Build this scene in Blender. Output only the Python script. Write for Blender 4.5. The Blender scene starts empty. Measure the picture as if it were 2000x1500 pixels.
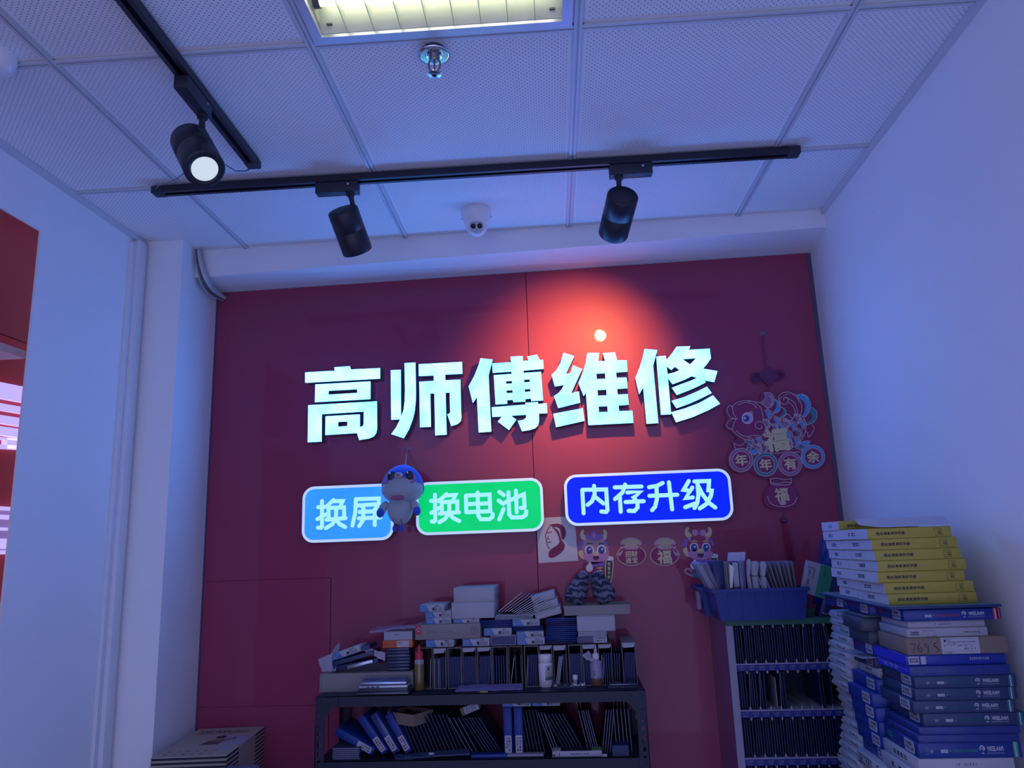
import bpy, bmesh, math, random
from mathutils import Vector, Matrix, Euler
from mathutils.geometry import tessellate_polygon
random.seed(7)
PI = math.pi
sc = bpy.context.scene
COL = sc.collection

# ------------------------------------------------------------------ camera
CAM = Vector((1.31486, -2.63857, 1.50495))
CR = Vector((0.996094, 0.081078, -0.034981))
CU = Vector((0.051065, -0.205729, 0.977276))
CF = Vector((-0.072039, 0.975245, 0.209066))
FPX = 1464.52
cam_data = bpy.data.cameras.new('camera')
cam_data.sensor_fit = 'HORIZONTAL'
cam_data.sensor_width = 36.0
cam_data.lens = FPX / 2000 * 36.0
cam_data.clip_start = 0.02
cam = bpy.data.objects.new('camera', cam_data)
m = Matrix.Identity(4)
for i in range(3):
    m[i][0] = CR[i]; m[i][1] = CU[i]; m[i][2] = -CF[i]; m[i][3] = CAM[i]
cam.matrix_world = m
COL.objects.link(cam)
sc.camera = cam

# ------------------------------------------------------------------ world, exposure
sc.view_settings.view_transform = 'Standard'
sc.view_settings.look = 'None'
sc.view_settings.gamma = 1.0
sc.view_settings.exposure = 0.0
sc.view_settings.use_curve_mapping = False
W = bpy.data.worlds.new('world'); sc.world = W; W.use_nodes = True
wn = W.node_tree.nodes; wl = W.node_tree.links
bg = wn['Background']
tc = wn.new('ShaderNodeTexCoord'); sx = wn.new('ShaderNodeSeparateXYZ'); rp = wn.new('ShaderNodeValToRGB')
wl.new(tc.outputs['Generated'], sx.inputs[0])
mp = wn.new('ShaderNodeMapRange'); mp.inputs[1].default_value = -0.5; mp.inputs[2].default_value = 0.8
wl.new(sx.outputs['Z'], mp.inputs[0]); wl.new(mp.outputs[0], rp.inputs[0])
rp.color_ramp.elements[0].color = (0.26, 0.27, 0.54, 1)
rp.color_ramp.elements[1].color = (0.35, 0.38, 0.78, 1)
rp.color_ramp.elements[1].position = 0.62
wl.new(rp.outputs[0], bg.inputs[0])
bg.inputs[1].default_value = WORLD_STRENGTH = 2.1

def lamp(name, kind, loc, target, energy, color, **kw):
    d = bpy.data.lights.new(name, kind); d.energy = energy; d.color = color
    for k, v in kw.items(): setattr(d, k, v)
    o = bpy.data.objects.new(name, d); COL.objects.link(o)
    o.location = loc
    o.rotation_euler = (Vector(target) - Vector(loc)).to_track_quat('-Z', 'Y').to_euler()
    return o

# ------------------------------------------------------------------ helpers
def at(px, py, X=None, Y=None, Z=None):
    """a point of the place seen at (px, py) of the 2000x1500 frame, on one of the planes x=X, y=Y or z=Z"""
    v = CF + (px - 1000) / FPX * CR - (py - 750) / FPX * CU
    if X is not None: t = (X - CAM.x) / v.x
    elif Y is not None: t = (Y - CAM.y) / v.y
    else: t = (Z - CAM.z) / v.z
    return CAM + v * t

MATS = {}
def mat(name, color, rough=0.55, metal=0.0, emit=None, strength=1.0, noise=0.06, nscale=30, bump=0.0, coat=0.0,
        trans=0.0, alpha=1.0, spec=None, sheen=0.0, ior=None):
    if name in MATS: return MATS[name]
    M = bpy.data.materials.new(name); M.use_nodes = True
    nt = M.node_tree; b = nt.nodes['Principled BSDF']
    tcn = nt.nodes.new('ShaderNodeTexCoord'); nz = nt.nodes.new('ShaderNodeTexNoise')
    nz.inputs['Scale'].default_value = nscale; nz.inputs['Detail'].default_value = 4
    nt.links.new(tcn.outputs['Object'], nz.inputs['Vector'])
    mx = nt.nodes.new('ShaderNodeMix'); mx.data_type = 'RGBA'
    c = tuple(color) + (1,)
    mx.inputs[6].default_value = tuple(max(0, x * (1 - noise)) for x in color) + (1,)
    mx.inputs[7].default_value = tuple(min(1, x * (1 + noise)) for x in color) + (1,)
    nt.links.new(nz.outputs['Fac'], mx.inputs[0])
    nt.links.new(mx.outputs[2], b.inputs['Base Color'])
    b.inputs['Roughness'].default_value = rough
    b.inputs['Metallic'].default_value = metal
    b.inputs['Coat Weight'].default_value = coat
    b.inputs['Coat Roughness'].default_value = 0.03
    if spec is not None: b.inputs['Specular IOR Level'].default_value = spec
    if trans: b.inputs['Transmission Weight'].default_value = trans
    if ior: b.inputs['IOR'].default_value = ior
    if alpha < 1: b.inputs['Alpha'].default_value = alpha
    if sheen: b.inputs['Sheen Weight'].default_value = sheen
    if emit is not None:
        b.inputs['Emission Color'].default_value = tuple(emit) + (1,)
        b.inputs['Emission Strength'].default_value = strength
    if bump:
        bp = nt.nodes.new('ShaderNodeBump'); bp.inputs['Strength'].default_value = bump
        bp.inputs['Distance'].default_value = 0.002
        nt.links.new(nz.outputs['Fac'], bp.inputs['Height']); nt.links.new(bp.outputs[0], b.inputs['Normal'])
    MATS[name] = M
    return M

class MB:
    """collects shapes, builds ONE mesh object"""
    def __init__(s): s.v = []; s.f = []; s.m = []; s.sm = []
    def add(s, vs, fs, mi=0, smooth=False):
        o = len(s.v); s.v += [tuple(v) for v in vs]
        for f in fs: s.f.append([o + i for i in f]); s.m.append(mi); s.sm.append(smooth)
        return s
    def box(s, a, b, mi=0, M=None):
        x0, y0, z0 = a; x1, y1, z1 = b
        vs = [Vector(p) for p in ((x0,y0,z0),(x1,y0,z0),(x1,y1,z0),(x0,y1,z0),(x0,y0,z1),(x1,y0,z1),(x1,y1,z1),(x0,y1,z1))]
        if M is not None: vs = [M @ v for v in vs]
        return s.add(vs, [(0,3,2,1),(4,5,6,7),(0,1,5,4),(1,2,6,5),(2,3,7,6),(3,0,4,7)], mi)
    def hexa(s, vs, mi=0):
        return s.add(vs, [(0,3,2,1),(4,5,6,7),(0,1,5,4),(1,2,6,5),(2,3,7,6),(3,0,4,7)], mi)
    def bevbox(s, a, b, r, mi=0, M=None, seg=2):
        bm = bmesh.new(); bmesh.ops.create_cube(bm, size=1)
        c = [(a[i] + b[i]) / 2 for i in range(3)]; d = [abs(b[i] - a[i]) for i in range(3)]
        for v in bm.verts: v.co = Vector((c[0] + v.co.x * d[0], c[1] + v.co.y * d[1], c[2] + v.co.z * d[2]))
        bmesh.ops.bevel(bm, geom=list(bm.edges), offset=r, segments=seg, affect='EDGES', profile=0.5)
        return s.bm(bm, mi, M, True)
    def bm(s, bm, mi=0, M=None, smooth=False):
        bm.verts.ensure_lookup_table(); bm.verts.index_update()
        vs = [(M @ v.co) if M is not None else v.co.copy() for v in bm.verts]
        fs = [[v.index for v in f.verts] for f in bm.faces]
        bm.free()
        return s.add(vs, fs, mi, smooth)
    def mesh(s, me, M=None, mi=0):
        vs = [(M @ v.co) if M is not None else v.co.copy() for v in me.vertices]
        return s.add(vs, [list(p.vertices) for p in me.polygons], mi)
    def prism(s, loops, M, d, mi=0, side_mi=None, holes=True):
        """loops: list of 2D loops (first outer, rest holes) in local XY, extruded along local Z from 0 to d"""
        side_mi = mi if side_mi is None else side_mi
        L3 = [[Vector((p[0], p[1], 0)) for p in l] for l in loops]
        tris = tessellate_polygon(L3)
        flat = [p for l in L3 for p in l]
        n = len(flat)
        def orient(t):
            a, b, c = (flat[i] for i in t)
            return t if (b - a).cross(c - a).z > 0 else (t[0], t[2], t[1])
        tris = [orient(t) for t in tris]
        top = [M @ Vector((p.x, p.y, d)) for p in flat]
        bot = [M @ p for p in flat]
        s.add(top, tris, mi)
        s.add(bot, [tuple(reversed(t)) for t in tris], side_mi)
        o = 0
        for li, l in enumerate(L3):
            k = len(l)
            area = sum(l[i].x * l[(i+1) % k].y - l[(i+1) % k].x * l[i].y for i in range(k))
            fs = []
            for i in range(k):
                j = (i + 1) % k
                q = (o + i, o + j, n + o + j, n + o + i)
                if (area < 0) != (li > 0): q = tuple(reversed(q))
                fs.append(q)
            s.add(bot + top, fs, side_mi)
            o += k
        return s
    def lathe(s, prof, M=None, mi=0, n=24, smooth=True):
        """prof: (r, z) pairs, axis local z"""
        M = M or Matrix.Identity(4)
        vs = []; fs = []
        for r, z in prof:
            for i in range(n):
                a = 2 * PI * i / n; vs.append(M @ Vector((r * math.cos(a), r * math.sin(a), z)))
        for k in range(len(prof) - 1):
            for i in range(n):
                j = (i + 1) % n
                fs.append((k*n+i, k*n+j, (k+1)*n+j, (k+1)*n+i))
        s.add(vs, fs, mi, smooth)
        if prof[0][0] > 1e-6: s.add(vs[:n], [tuple(reversed(range(n)))], mi)
        if prof[-1][0] > 1e-6: s.add(vs[-n:], [tuple(range(n))], mi)
        return s
    def cyl(s, p0, p1, r, mi=0, n=16, r1=None):
        p0 = Vector(p0); p1 = Vector(p1); d = p1 - p0
        M = Matrix.Translation(p0) @ d.to_track_quat('Z', 'Y').to_matrix().to_4x4()
        return s.lathe([(r, 0), (r if r1 is None else r1, d.length)], M, mi, n)
    def ball(s, c, r, mi=0, n=16, M=None, sc=(1, 1, 1)):
        k = n // 2
        prof = [(max(1e-7, math.sin(PI * i / k)) , -math.cos(PI * i / k)) for i in range(k + 1)]
        T = (M or Matrix.Identity(4)) @ Matrix.Translation(Vector(c)) @ Matrix.Diagonal((r*sc[0], r*sc[1], r*sc[2], 1))
        return s.lathe(prof, T, mi, n)
    def tube(s, pts, r, mi=0, n=8, cap=True):
        pts = [Vector(p) for p in pts]; rs = r if isinstance(r, (list, tuple)) else [r] * len(pts)
        rings = []; up = Vector((0, 0, 1))
        t0 = (pts[1] - pts[0]).normalized()
        nrm = t0.orthogonal().normalized()
        for i, p in enumerate(pts):
            t = (pts[min(i+1, len(pts)-1)] - pts[max(i-1, 0)])
            t = t.normalized() if t.length > 1e-9 else t0
            nrm = (nrm - t * nrm.dot(t)); nrm = nrm.normalized() if nrm.length > 1e-9 else t.orthogonal().normalized()
            b = t.cross(nrm)
            rings.append([p + (nrm * math.cos(2*PI*k/n) + b * math.sin(2*PI*k/n)) * rs[i] for k in range(n)])
        vs = [v for rg in rings for v in rg]; fs = []
        for i in range(len(pts) - 1):
            for k in range(n):
                j = (k + 1) % n; fs.append((i*n+k, i*n+j, (i+1)*n+j, (i+1)*n+k))
        s.add(vs, fs, mi, True)
        if cap:
            s.add(rings[0], [tuple(reversed(range(n)))], mi); s.add(rings[-1], [tuple(range(n))], mi)
        return s
    def ribbon(s, pts, w, M, d, mi=0, side_mi=None):
        """flat stroke with round ends and mitred bends in local XY, thickness d"""
        P = [Vector((p[0], p[1])) for p in pts]
        P = [p for i, p in enumerate(P) if i == 0 or (p - P[i-1]).length > 1e-7]
        n = len(P)
        if n < 2: return s
        s.k = getattr(s, 'k', 0) + 1; d = d + (s.k % 9) * 0.00004
        T = [(P[i+1]-P[i]).normalized() for i in range(n-1)]
        Lf = []; Rt = []
        for i in range(n):
            a = T[max(0, i-1)]; b = T[min(n-2, i)]
            t = a + b
            if t.length < 0.35: t = Vector((-a.y, a.x)) if t.length < 1e-6 else t
            t.normalize(); nrm = Vector((-t.y, t.x)); k = min(1.8, 1/max(0.4, nrm.dot(Vector((-a.y, a.x)))))
            Lf.append(P[i] + nrm*w*k); Rt.append(P[i] - nrm*w*k)
        def cap(c, ang): return [Vector((c.x+math.cos(ang+PI*q/6)*w, c.y+math.sin(ang+PI*q/6)*w)) for q in range(1, 6)]
        a0 = math.atan2(T[0].y, T[0].x); a1 = math.atan2(T[-1].y, T[-1].x)
        v = Lf + Rt; f = []
        for i in range(n-1): f.append((n+i, n+i+1, i+1, i))
        c0 = cap(P[0], a0+PI/2); c1 = cap(P[-1], a1-PI/2); o = len(v); v = v + c0 + c1
        f.append(tuple([0] + [o+q for q in range(5)] + [n])); f.append(tuple([2*n-1] + [o+5+q for q in range(5)] + [n-1]))
        m_ = len(v); top = [M @ Vector((p.x, p.y, d)) for p in v]; bot = [M @ Vector((p.x, p.y, 0)) for p in v]
        s.add(top, f, mi)
        rim = [n+i for i in range(n)] + [o+5+q for q in range(5)] + [n-1-i for i in range(n)] + [o+q for q in range(5)]
        r_ = len(rim); vv = [bot[i] for i in rim] + [top[i] for i in rim]
        s.add(vv, [(i, (i+1) % r_, r_+(i+1) % r_, r_+i) for i in range(r_)], mi if side_mi is None else side_mi)
        return s
    def build(s, name, mats, parent=None):
        me = bpy.data.meshes.new(name)
        me.from_pydata(s.v, [], s.f)
        if not isinstance(mats, (list, tuple)): mats = [mats]
        for M in mats: me.materials.append(M)
        me.polygons.foreach_set('material_index', s.m)
        me.polygons.foreach_set('use_smooth', s.sm)
        me.update()
        o = bpy.data.objects.new(name, me); COL.objects.link(o)
        if parent is not None:
            o.parent = parent
            o.matrix_parent_inverse = parent_world(parent).inverted()
        return o

def parent_world(o):
    M = o.matrix_basis.copy()
    if o.parent is not None: M = parent_world(o.parent) @ o.matrix_parent_inverse @ M
    return M

def tag(o, label=None, cat=None, group=None, kind=None):
    if label: o['label'] = label
    if cat: o['category'] = cat
    if group: o['group'] = group
    if kind: o['kind'] = kind
    return o
def empty(name, loc, label, cat, group=None, rot=None):
    o = bpy.data.objects.new(name, None); COL.objects.link(o); o.location = loc
    o.empty_display_size = 0.02
    if rot: o.rotation_euler = rot
    return tag(o, label, cat, group)
def copy_tree(o, parent=None):
    c = o.copy(); COL.objects.link(c); c.parent = parent
    for ch in [x for x in o.children]: copy_tree(ch, c)
    return c
def structure(mb, name, mats): return tag(mb.build(name, mats), kind='structure')

TXT = {}
def text_mesh(t, size=1.0, offset=0.0):
    key = (t, round(size, 4), round(offset, 4))
    if key not in TXT:
        cu = bpy.data.curves.new('lettering', 'FONT'); cu.body = t; cu.size = size; cu.offset = offset
        cu.align_x = 'CENTER'; cu.align_y = 'CENTER'; cu.resolution_u = 3
        ob = bpy.data.objects.new('lettering', cu)
        me = bpy.data.meshes.new_from_object(ob)
        bpy.data.objects.remove(ob); TXT[key] = me
    return TXT[key]
def text_fit(mb, t, M, w, h, mi, lift=0.0004, offset=0.0):
    """lay the words t, scaled to w x h, on local XY of M"""
    me = text_mesh(t, 1.0, offset)
    xs = [v.co.x for v in me.vertices]; ys = [v.co.y for v in me.vertices]
    if not xs: return
    cx, cy = (min(xs)+max(xs))/2, (min(ys)+max(ys))/2
    sx_ = w / max(1e-6, max(xs)-min(xs)); sy_ = h / max(1e-6, max(ys)-min(ys))
    T = M @ Matrix.Translation((0, 0, lift)) @ Matrix.Diagonal((sx_, sy_, 1, 1)) @ Matrix.Translation((-cx, -cy, 0))
    mb.mesh(me, T, mi)

def wallM(y, flip=False):
    """local X -> world x, local Y -> world z, local Z -> toward the room (-y)"""
    return Matrix(((1,0,0,0),(0,0,-1,y),(0,1,0,0),(0,0,0,1)))
def wx(pts, y):
    """frame points -> (x, z) on the wall-parallel plane y"""
    r = []
    for p in pts:
        q = at(p[0], p[1], Y=y); r.append((q.x, q.z))
    return r
# ------------------------------------------------------------------ room shell
CZ = 2.62          # ceiling height
WY = 0.09          # back wall
LX, RX = -0.18, 2.25
FY = -3.7          # the shop is open to the street behind the camera
GO = Vector((0.18163, -1.20156)); GA = math.radians(1.448); TS, TR = 0.6, 0.6088

white_wall = mat('white_wall_paint', (0.84, 0.84, 0.85), 0.8, noise=0.03, nscale=3, bump=0.25)
def wall_material():
    M = white_wall; nt = M.node_tree; b = nt.nodes['Principled BSDF']
    # fine hairline cracks
    tcn = nt.nodes.new('ShaderNodeTexCoord'); vo = nt.nodes.new('ShaderNodeTexVoronoi'); vo.feature = 'DISTANCE_TO_EDGE'
    vo.inputs['Scale'].default_value = 1.1
    n2 = nt.nodes.new('ShaderNodeTexNoise'); n2.inputs['Scale'].default_value = 3.0; n2.inputs['Detail'].default_value = 8
    ad = nt.nodes.new('ShaderNodeMix'); ad.data_type = 'RGBA'; ad.inputs[0].default_value = 0.35
    nt.links.new(tcn.outputs['Object'], ad.inputs[6]); nt.links.new(n2.outputs['Color'], ad.inputs[7])
    nt.links.new(tcn.outputs['Object'], n2.inputs['Vector'])
    nt.links.new(ad.outputs[2], vo.inputs['Vector'])
    lt = nt.nodes.new('ShaderNodeMath'); lt.operation = 'LESS_THAN'; lt.inputs[1].default_value = 0.0009
    nt.links.new(vo.outputs['Distance'], lt.inputs[0])
    n3 = nt.nodes.new('ShaderNodeTexNoise'); n3.inputs['Scale'].default_value = 2.2
    gt = nt.nodes.new('ShaderNodeMath'); gt.operation = 'GREATER_THAN'; gt.inputs[1].default_value = 0.66
    nt.links.new(tcn.outputs['Object'], n3.inputs['Vector']); nt.links.new(n3.outputs['Fac'], gt.inputs[0])
    mu = nt.nodes.new('ShaderNodeMath'); mu.operation = 'MULTIPLY'
    nt.links.new(lt.outputs[0], mu.inputs[0]); nt.links.new(gt.outputs[0], mu.inputs[1])
    m2 = nt.nodes.new('ShaderNodeMath'); m2.operation = 'MULTIPLY'; m2.inputs[1].default_value = 0.22
    nt.links.new(mu.outputs[0], m2.inputs[0])
    old = b.inputs['Base Color'].links[0].from_socket
    mx = nt.nodes.new('ShaderNodeMix'); mx.data_type = 'RGBA'; mx.inputs[7].default_value = (0.3, 0.3, 0.33, 1)
    nt.links.new(m2.outputs[0], mx.inputs[0]); nt.links.new(old, mx.inputs[6]); nt.links.new(mx.outputs[2], b.inputs['Base Color'])
wall_material()
red_board = mat('red_acrylic_board', (0.32, 0.050, 0.110), 0.45, noise=0.05, nscale=2.5, coat=0.45, spec=0.12)
grey_gap = mat('dark_gap', (0.04, 0.03, 0.04), 0.9)

b = MB(); b.box((LX-0.6, FY, -0.05), (RX+0.1, WY+0.15, 0)); structure(b, 'floor', mat('grey_floor_tile', (0.6, 0.6, 0.62), 0.5, nscale=4))
# ceiling board with perforated tiles
def ceiling_material():
    M = bpy.data.materials.new('perforated_ceiling_tile'); M.use_nodes = True
    nt = M.node_tree; N = nt.nodes; Lk = nt.links; bs = N['Principled BSDF']; bs.inputs['Roughness'].default_value = 0.85
    t = N.new('ShaderNodeTexCoord'); s = N.new('ShaderNodeSeparateXYZ'); Lk.new(t.outputs['Object'], s.inputs[0])
    def mth(op, a, b_=None, c=None):
        n = N.new('ShaderNodeMath'); n.operation = op
        for i, x in enumerate((a, b_, c)):
            if x is None: continue
            if isinstance(x, (int, float)): n.inputs[i].default_value = x
            else: Lk.new(x, n.inputs[i])
        return n.outputs[0]
    u = mth('DIVIDE', s.outputs['X'], TS); v = mth('DIVIDE', s.outputs['Y'], TR)
    fu = mth('FRACT', u); fv = mth('FRACT', v)
    K = 44.0
    def lattice(off):
        a = mth('SUBTRACT', mth('FRACT', mth('ADD', mth('MULTIPLY', fu, K), off)), 0.5)
        b2 = mth('SUBTRACT', mth('FRACT', mth('ADD', mth('MULTIPLY', fv, K), off)), 0.5)
        return mth('SQRT', mth('ADD', mth('MULTIPLY', a, a), mth('MULTIPLY', b2, b2)))
    d = mth('MINIMUM', lattice(0.25), lattice(0.75))
    dot = mth('LESS_THAN', d, 0.115)
    def inside(f): return mth('MULTIPLY', mth('GREATER_THAN', f, 0.035), mth('LESS_THAN', f, 0.965))
    k = mth('MULTIPLY', dot, mth('MULTIPLY', inside(fu), inside(fv)))
    nz = N.new('ShaderNodeTexNoise'); nz.inputs['Scale'].default_value = 3.0; nz.inputs['Detail'].default_value = 6
    Lk.new(t.outputs['Object'], nz.inputs['Vector'])
    mb_ = N.new('ShaderNodeMix'); mb_.data_type = 'RGBA'
    mb_.inputs[6].default_value = (0.80, 0.80, 0.82, 1); mb_.inputs[7].default_value = (0.88, 0.88, 0.88, 1)
    Lk.new(nz.outputs['Fac'], mb_.inputs[0])
    mx = N.new('ShaderNodeMix'); mx.data_type = 'RGBA'; Lk.new(k, mx.inputs[0]); Lk.new(mb_.outputs[2], mx.inputs[6])
    mx.inputs[7].default_value = (0.24, 0.24, 0.28, 1)
    Lk.new(mx.outputs[2], bs.inputs['Base Color'])
    return M
ceil_mat = ceiling_material()
Gm = Matrix.Translation((GO.x, GO.y, CZ)) @ Matrix.Rotation(GA, 4, 'Z')
def gl(x, y, z=0): return Gm @ Vector((x, y, z))
# tiles: one board, slightly raised panels between the grid bars, clipped to the room
b = MB()
inv = Gm.inverted()
def clip_tile(x0, y0, x1, y1):
    poly = [Vector((x0, y0)), Vector((x1, y0)), Vector((x1, y1)), Vector((x0, y1))]
    # clip by room planes given in world
    for (n, d0) in ((Vector((1, 0)), LX), (Vector((-1, 0)), -RX-0.01), (Vector((0, 1)), FY), (Vector((0, -1)), 0.02)):
        out = []
        for i in range(len(poly)):
            p, q = poly[i], poly[(i+1) % len(poly)]
            wp = gl(p.x, p.y); wq = gl(q.x, q.y)
            dp = n.x*wp.x + n.y*wp.y - d0; dq = n.x*wq.x + n.y*wq.y - d0
            if dp >= 0: out.append(p)
            if (dp > 0) != (dq > 0): out.append(p + (q - p) * (dp / (dp - dq)))
        poly = out
        if len(poly) < 3: return None
    return poly
FIX = [(1, -1), (1, -5)]   # cells that hold light fixtures
for i in range(-2, 5):
    for j in range(-6, 3):
        if (i, j) in [(1, -1)]: continue
        pl = clip_tile(i*TS, j*TR, (i+1)*TS, (j+1)*TR)
        if not pl: continue
        b.add([(p.x, p.y, 0) for p in pl], [tuple(reversed(range(len(pl))))], 0)
        b.add([(p.x, p.y, 0.02) for p in pl], [tuple(range(len(pl)))], 0)
ce = structure(b, 'ceiling', ceil_mat); ce.matrix_world = Gm
# grid bars
bar = mat('grid_bar_white', (0.62, 0.63, 0.66), 0.5, metal=0.1, noise=0.04)
b = MB()
w1, w2 = 0.0092, 0.0024
def bars(x0, y0, x1, y1):
    """profile: two flanges with a centre groove, hanging 4 mm under the tiles"""
    a = Vector((x0, y0)); c = Vector((x1, y1)); t = (c - a).normalized(); n = Vector((-t.y, t.x))
    for lo, hi, z in ((-w1, -w2, -0.006), (w2, w1, -0.006), (-w2, w2, -0.0015), (-w1*1.4, -w1, -0.0015), (w1, w1*1.4, -0.0015)):
        P = [a + n*lo, c + n*lo, c + n*hi, a + n*hi]
        b.hexa([Vector((p.x, p.y, z)) for p in P] + [Vector((p.x, p.y, 0.001)) for p in P])
def clip_line(p, q):
    t0, t1 = 0.0, 1.0
    wp = gl(*p); wq = gl(*q)
    for (k, lo, hi) in ((0, LX, RX+0.008), (1, FY, -0.09)):
        a0 = wp[k]; d = wq[k] - a0
        if abs(d) < 1e-6: continue
        ta, tb = sorted(((lo - a0)/d, (hi - a0)/d)); t0 = max(t0, ta); t1 = min(t1, tb)
    if t1 <= t0: return None
    p = Vector(p); q = Vector(q)
    return p + (q-p)*t0, p + (q-p)*t1
for i in range(0, 4):
    r = clip_line((i*TS, -6*TR), (i*TS, 3*TR))
    if r: bars(*r[0], *r[1])
for j in range(-5, 2):
    for i in range(-1, 4):   # cross bars butt against the long bars
        r = clip_line((i*TS + (w1 if i >= 0 else -1), j*TR), ((i+1)*TS - (w1 if i < 3 else -1), j*TR))
        if r: bars(*r[0], *r[1])
for o in ['x']:
    g = structure(b, 'trim_1', bar); g.matrix_world = Gm
# wall angle trims along the ceiling
b = MB()
b.box((LX, FY, CZ-0.018), (LX+0.012, -0.21, CZ-0.001)); b.box((RX-0.012, FY, CZ-0.018), (RX, -0.1, CZ-0.001))
structure(b, 'trim_2', bar)

# left wall with the opening to the next room
OY0, OY1, OZ0, OZ1 = -1.75, -0.72, 0.0, 2.44
b = MB()
b.box((LX-0.006, FY, 0), (LX, OY0, CZ+0.03)); b.box((LX-0.006, OY1, 0), (LX, WY+0.1, CZ+0.03)); b.box((LX-0.006, OY0, OZ1), (LX, OY1, CZ+0.03))
structure(b, 'wall_left', white_wall)
b = MB(); b.box((RX, FY, 0), (RX+0.1, WY+0.15, CZ+0.03)); structure(b, 'wall_right', white_wall)
b = MB(); b.box((LX, WY+0.012, 0), (RX, WY+0.1, CZ+0.03)); structure(b, 'wall_back', white_wall)
# pilaster and beam
b = MB(); b.hexa([(LX, -0.206, 0), (-0.033, -0.206, 0), (-0.045, WY+0.012, 0), (LX, WY+0.012, 0),
                  (LX, -0.206, CZ), (-0.033, -0.206, CZ), (-0.045, WY+0.012, CZ), (LX, WY+0.012, CZ)])
structure(b, 'trim_3', white_wall)
b = MB(); b.hexa([(-0.04, -0.1, 2.515), (RX, -0.1, 2.553), (RX, WY+0.012, 2.534), (-0.044, WY+0.012, 2.52),
                  (-0.04, -0.1, CZ+0.02), (RX, -0.1, CZ+0.02), (RX, WY+0.012, CZ+0.02), (-0.044, WY+0.012, CZ+0.02)])
structure(b, 'trim_4', white_wall)
# corner cable trunking on the left wall
b = MB(); b.box((LX, -0.292, 0), (LX+0.012, -0.207, CZ-0.035)); b.bevbox((LX, -0.272, 0), (LX+0.026, -0.226, CZ-0.02), 0.003)
structure(b, 'trim_5', mat('trunking_pvc', (0.74, 0.74, 0.77), 0.5))
# red cladding boards of the back wall
b = MB()
seam = 0.0012; xm = 1.181
def zt(x): return 2.518 + 0.0061*(x+0.047)
def rboard(x0, x1, z0, z1=None, z1b=None):
    za = z1 if z1 is not None else zt(x0); zb = z1b if z1b is not None else (z1 if z1 is not None else zt(x1))
    b.hexa([(x0, WY, z0), (x1, WY, z0), (x1, WY+0.011, z0), (x0, WY+0.011, z0), (x0, WY, za), (x1, WY, zb), (x1, WY+0.011, zb), (x0, WY+0.011, za)])
rboard(-0.040, 0.434-seam, 1.41+seam); rboard(0.434-seam, xm-seam, 1.41+seam)
rboard(-0.040, 0.434-seam, 0.98+seam, 1.41); rboard(0.434+seam, xm-seam, 0.30, 1.41+seam)
rboard(-0.040, 0.434-seam, 0.30, 0.98)
rboard(xm+seam, 2.236, 0.30)
rboard(-0.040, xm, 0.02, 0.2988); rboard(xm+seam, 2.236, 0.02, 0.2988)
structure(b, 'trim_6', red_board)
b = MB(); b.box((-0.045, WY+0.011, 0.02), (2.24, WY+0.0125, 2.53)); structure(b, 'trim_7', grey_gap)
b = MB()
b.box((-0.047, WY-0.004, 0.02), (-0.040, WY+0.012, 2.518)); b.box((2.236, WY-0.002, 0.02), (RX, WY+0.012, 2.53))
structure(b, 'trim_8', mat('board_edge_strip', (0.09, 0.08, 0.14), 0.5))

# the next room seen through the opening: red side wall, shelf, lit letters
NX = -0.52
b = MB(); b.box((NX-0.03, FY, 0), (NX, 0.6, 2.235)); structure(b, 'wall_next_room', mat('next_room_red_board', (0.62, 0.05, 0.05), 0.4))
b = MB(); b.box((NX-0.03, FY, 2.238), (NX+0.004, 0.6, 2.75)); structure(b, 'trim_9', mat('next_room_dark_red', (0.50, 0.07, 0.09), 0.45))
b = MB(); b.box((NX, 0.55, 0), (LX-0.006, 0.6, 2.75)); b.box((NX, FY, 2.7), (LX-0.006, 0.6, 2.75)); structure(b, 'ceiling_next_room', white_wall)
# ------------------------------------------------------------------ lit signs on the red wall
def led_mat(name, color, strength, var=0.25, scale=14, col2=None):
    M = bpy.data.materials.new(name); M.use_nodes = True; nt = M.node_tree; b = nt.nodes['Principled BSDF']
    b.inputs['Base Color'].default_value = tuple(min(.3, x*0.05) for x in color) + (1,); b.inputs['Specular IOR Level'].default_value = 0.2; b.inputs['Roughness'].default_value = 0.4
    t = nt.nodes.new('ShaderNodeTexCoord'); n = nt.nodes.new('ShaderNodeTexNoise'); n.inputs['Scale'].default_value = scale
    n.inputs['Detail'].default_value = 2
    nt.links.new(t.outputs['Object'], n.inputs['Vector'])
    r = nt.nodes.new('ShaderNodeValToRGB'); r.color_ramp.elements[0].position = 0.32; r.color_ramp.elements[1].position = 0.66
    c2 = col2 or color
    r.color_ramp.elements[0].color = tuple(x * (1 - var) for x in color) + (1,)
    r.color_ramp.elements[1].color = tuple(c2) + (1,)
    nt.links.new(n.outputs['Fac'], r.inputs[0]); nt.links.new(r.outputs[0], b.inputs['Emission Color'])
    b.inputs['Emission Strength'].default_value = strength
    MATS[name] = M; return M
letter_face = led_mat('letter_face_acrylic', (0.034, 0.19, 0.72), 15.0, 0.12, 12, (0.052, 0.22, 0.78))
return_mat = mat('letter_return_metal', (0.12, 0.11, 0.12), 0.5, metal=0.3)
box_rim = mat('sign_rim', (0.55, 0.6, 0.7), 0.4, emit=(0.42, 0.58, 0.88), strength=0.85)
cap_text = led_mat('sign_text_acrylic', (0.40, 0.90, 3.0), 1.0, 0.05, 20)
SF = 0.045     # front plane of the signs

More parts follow.
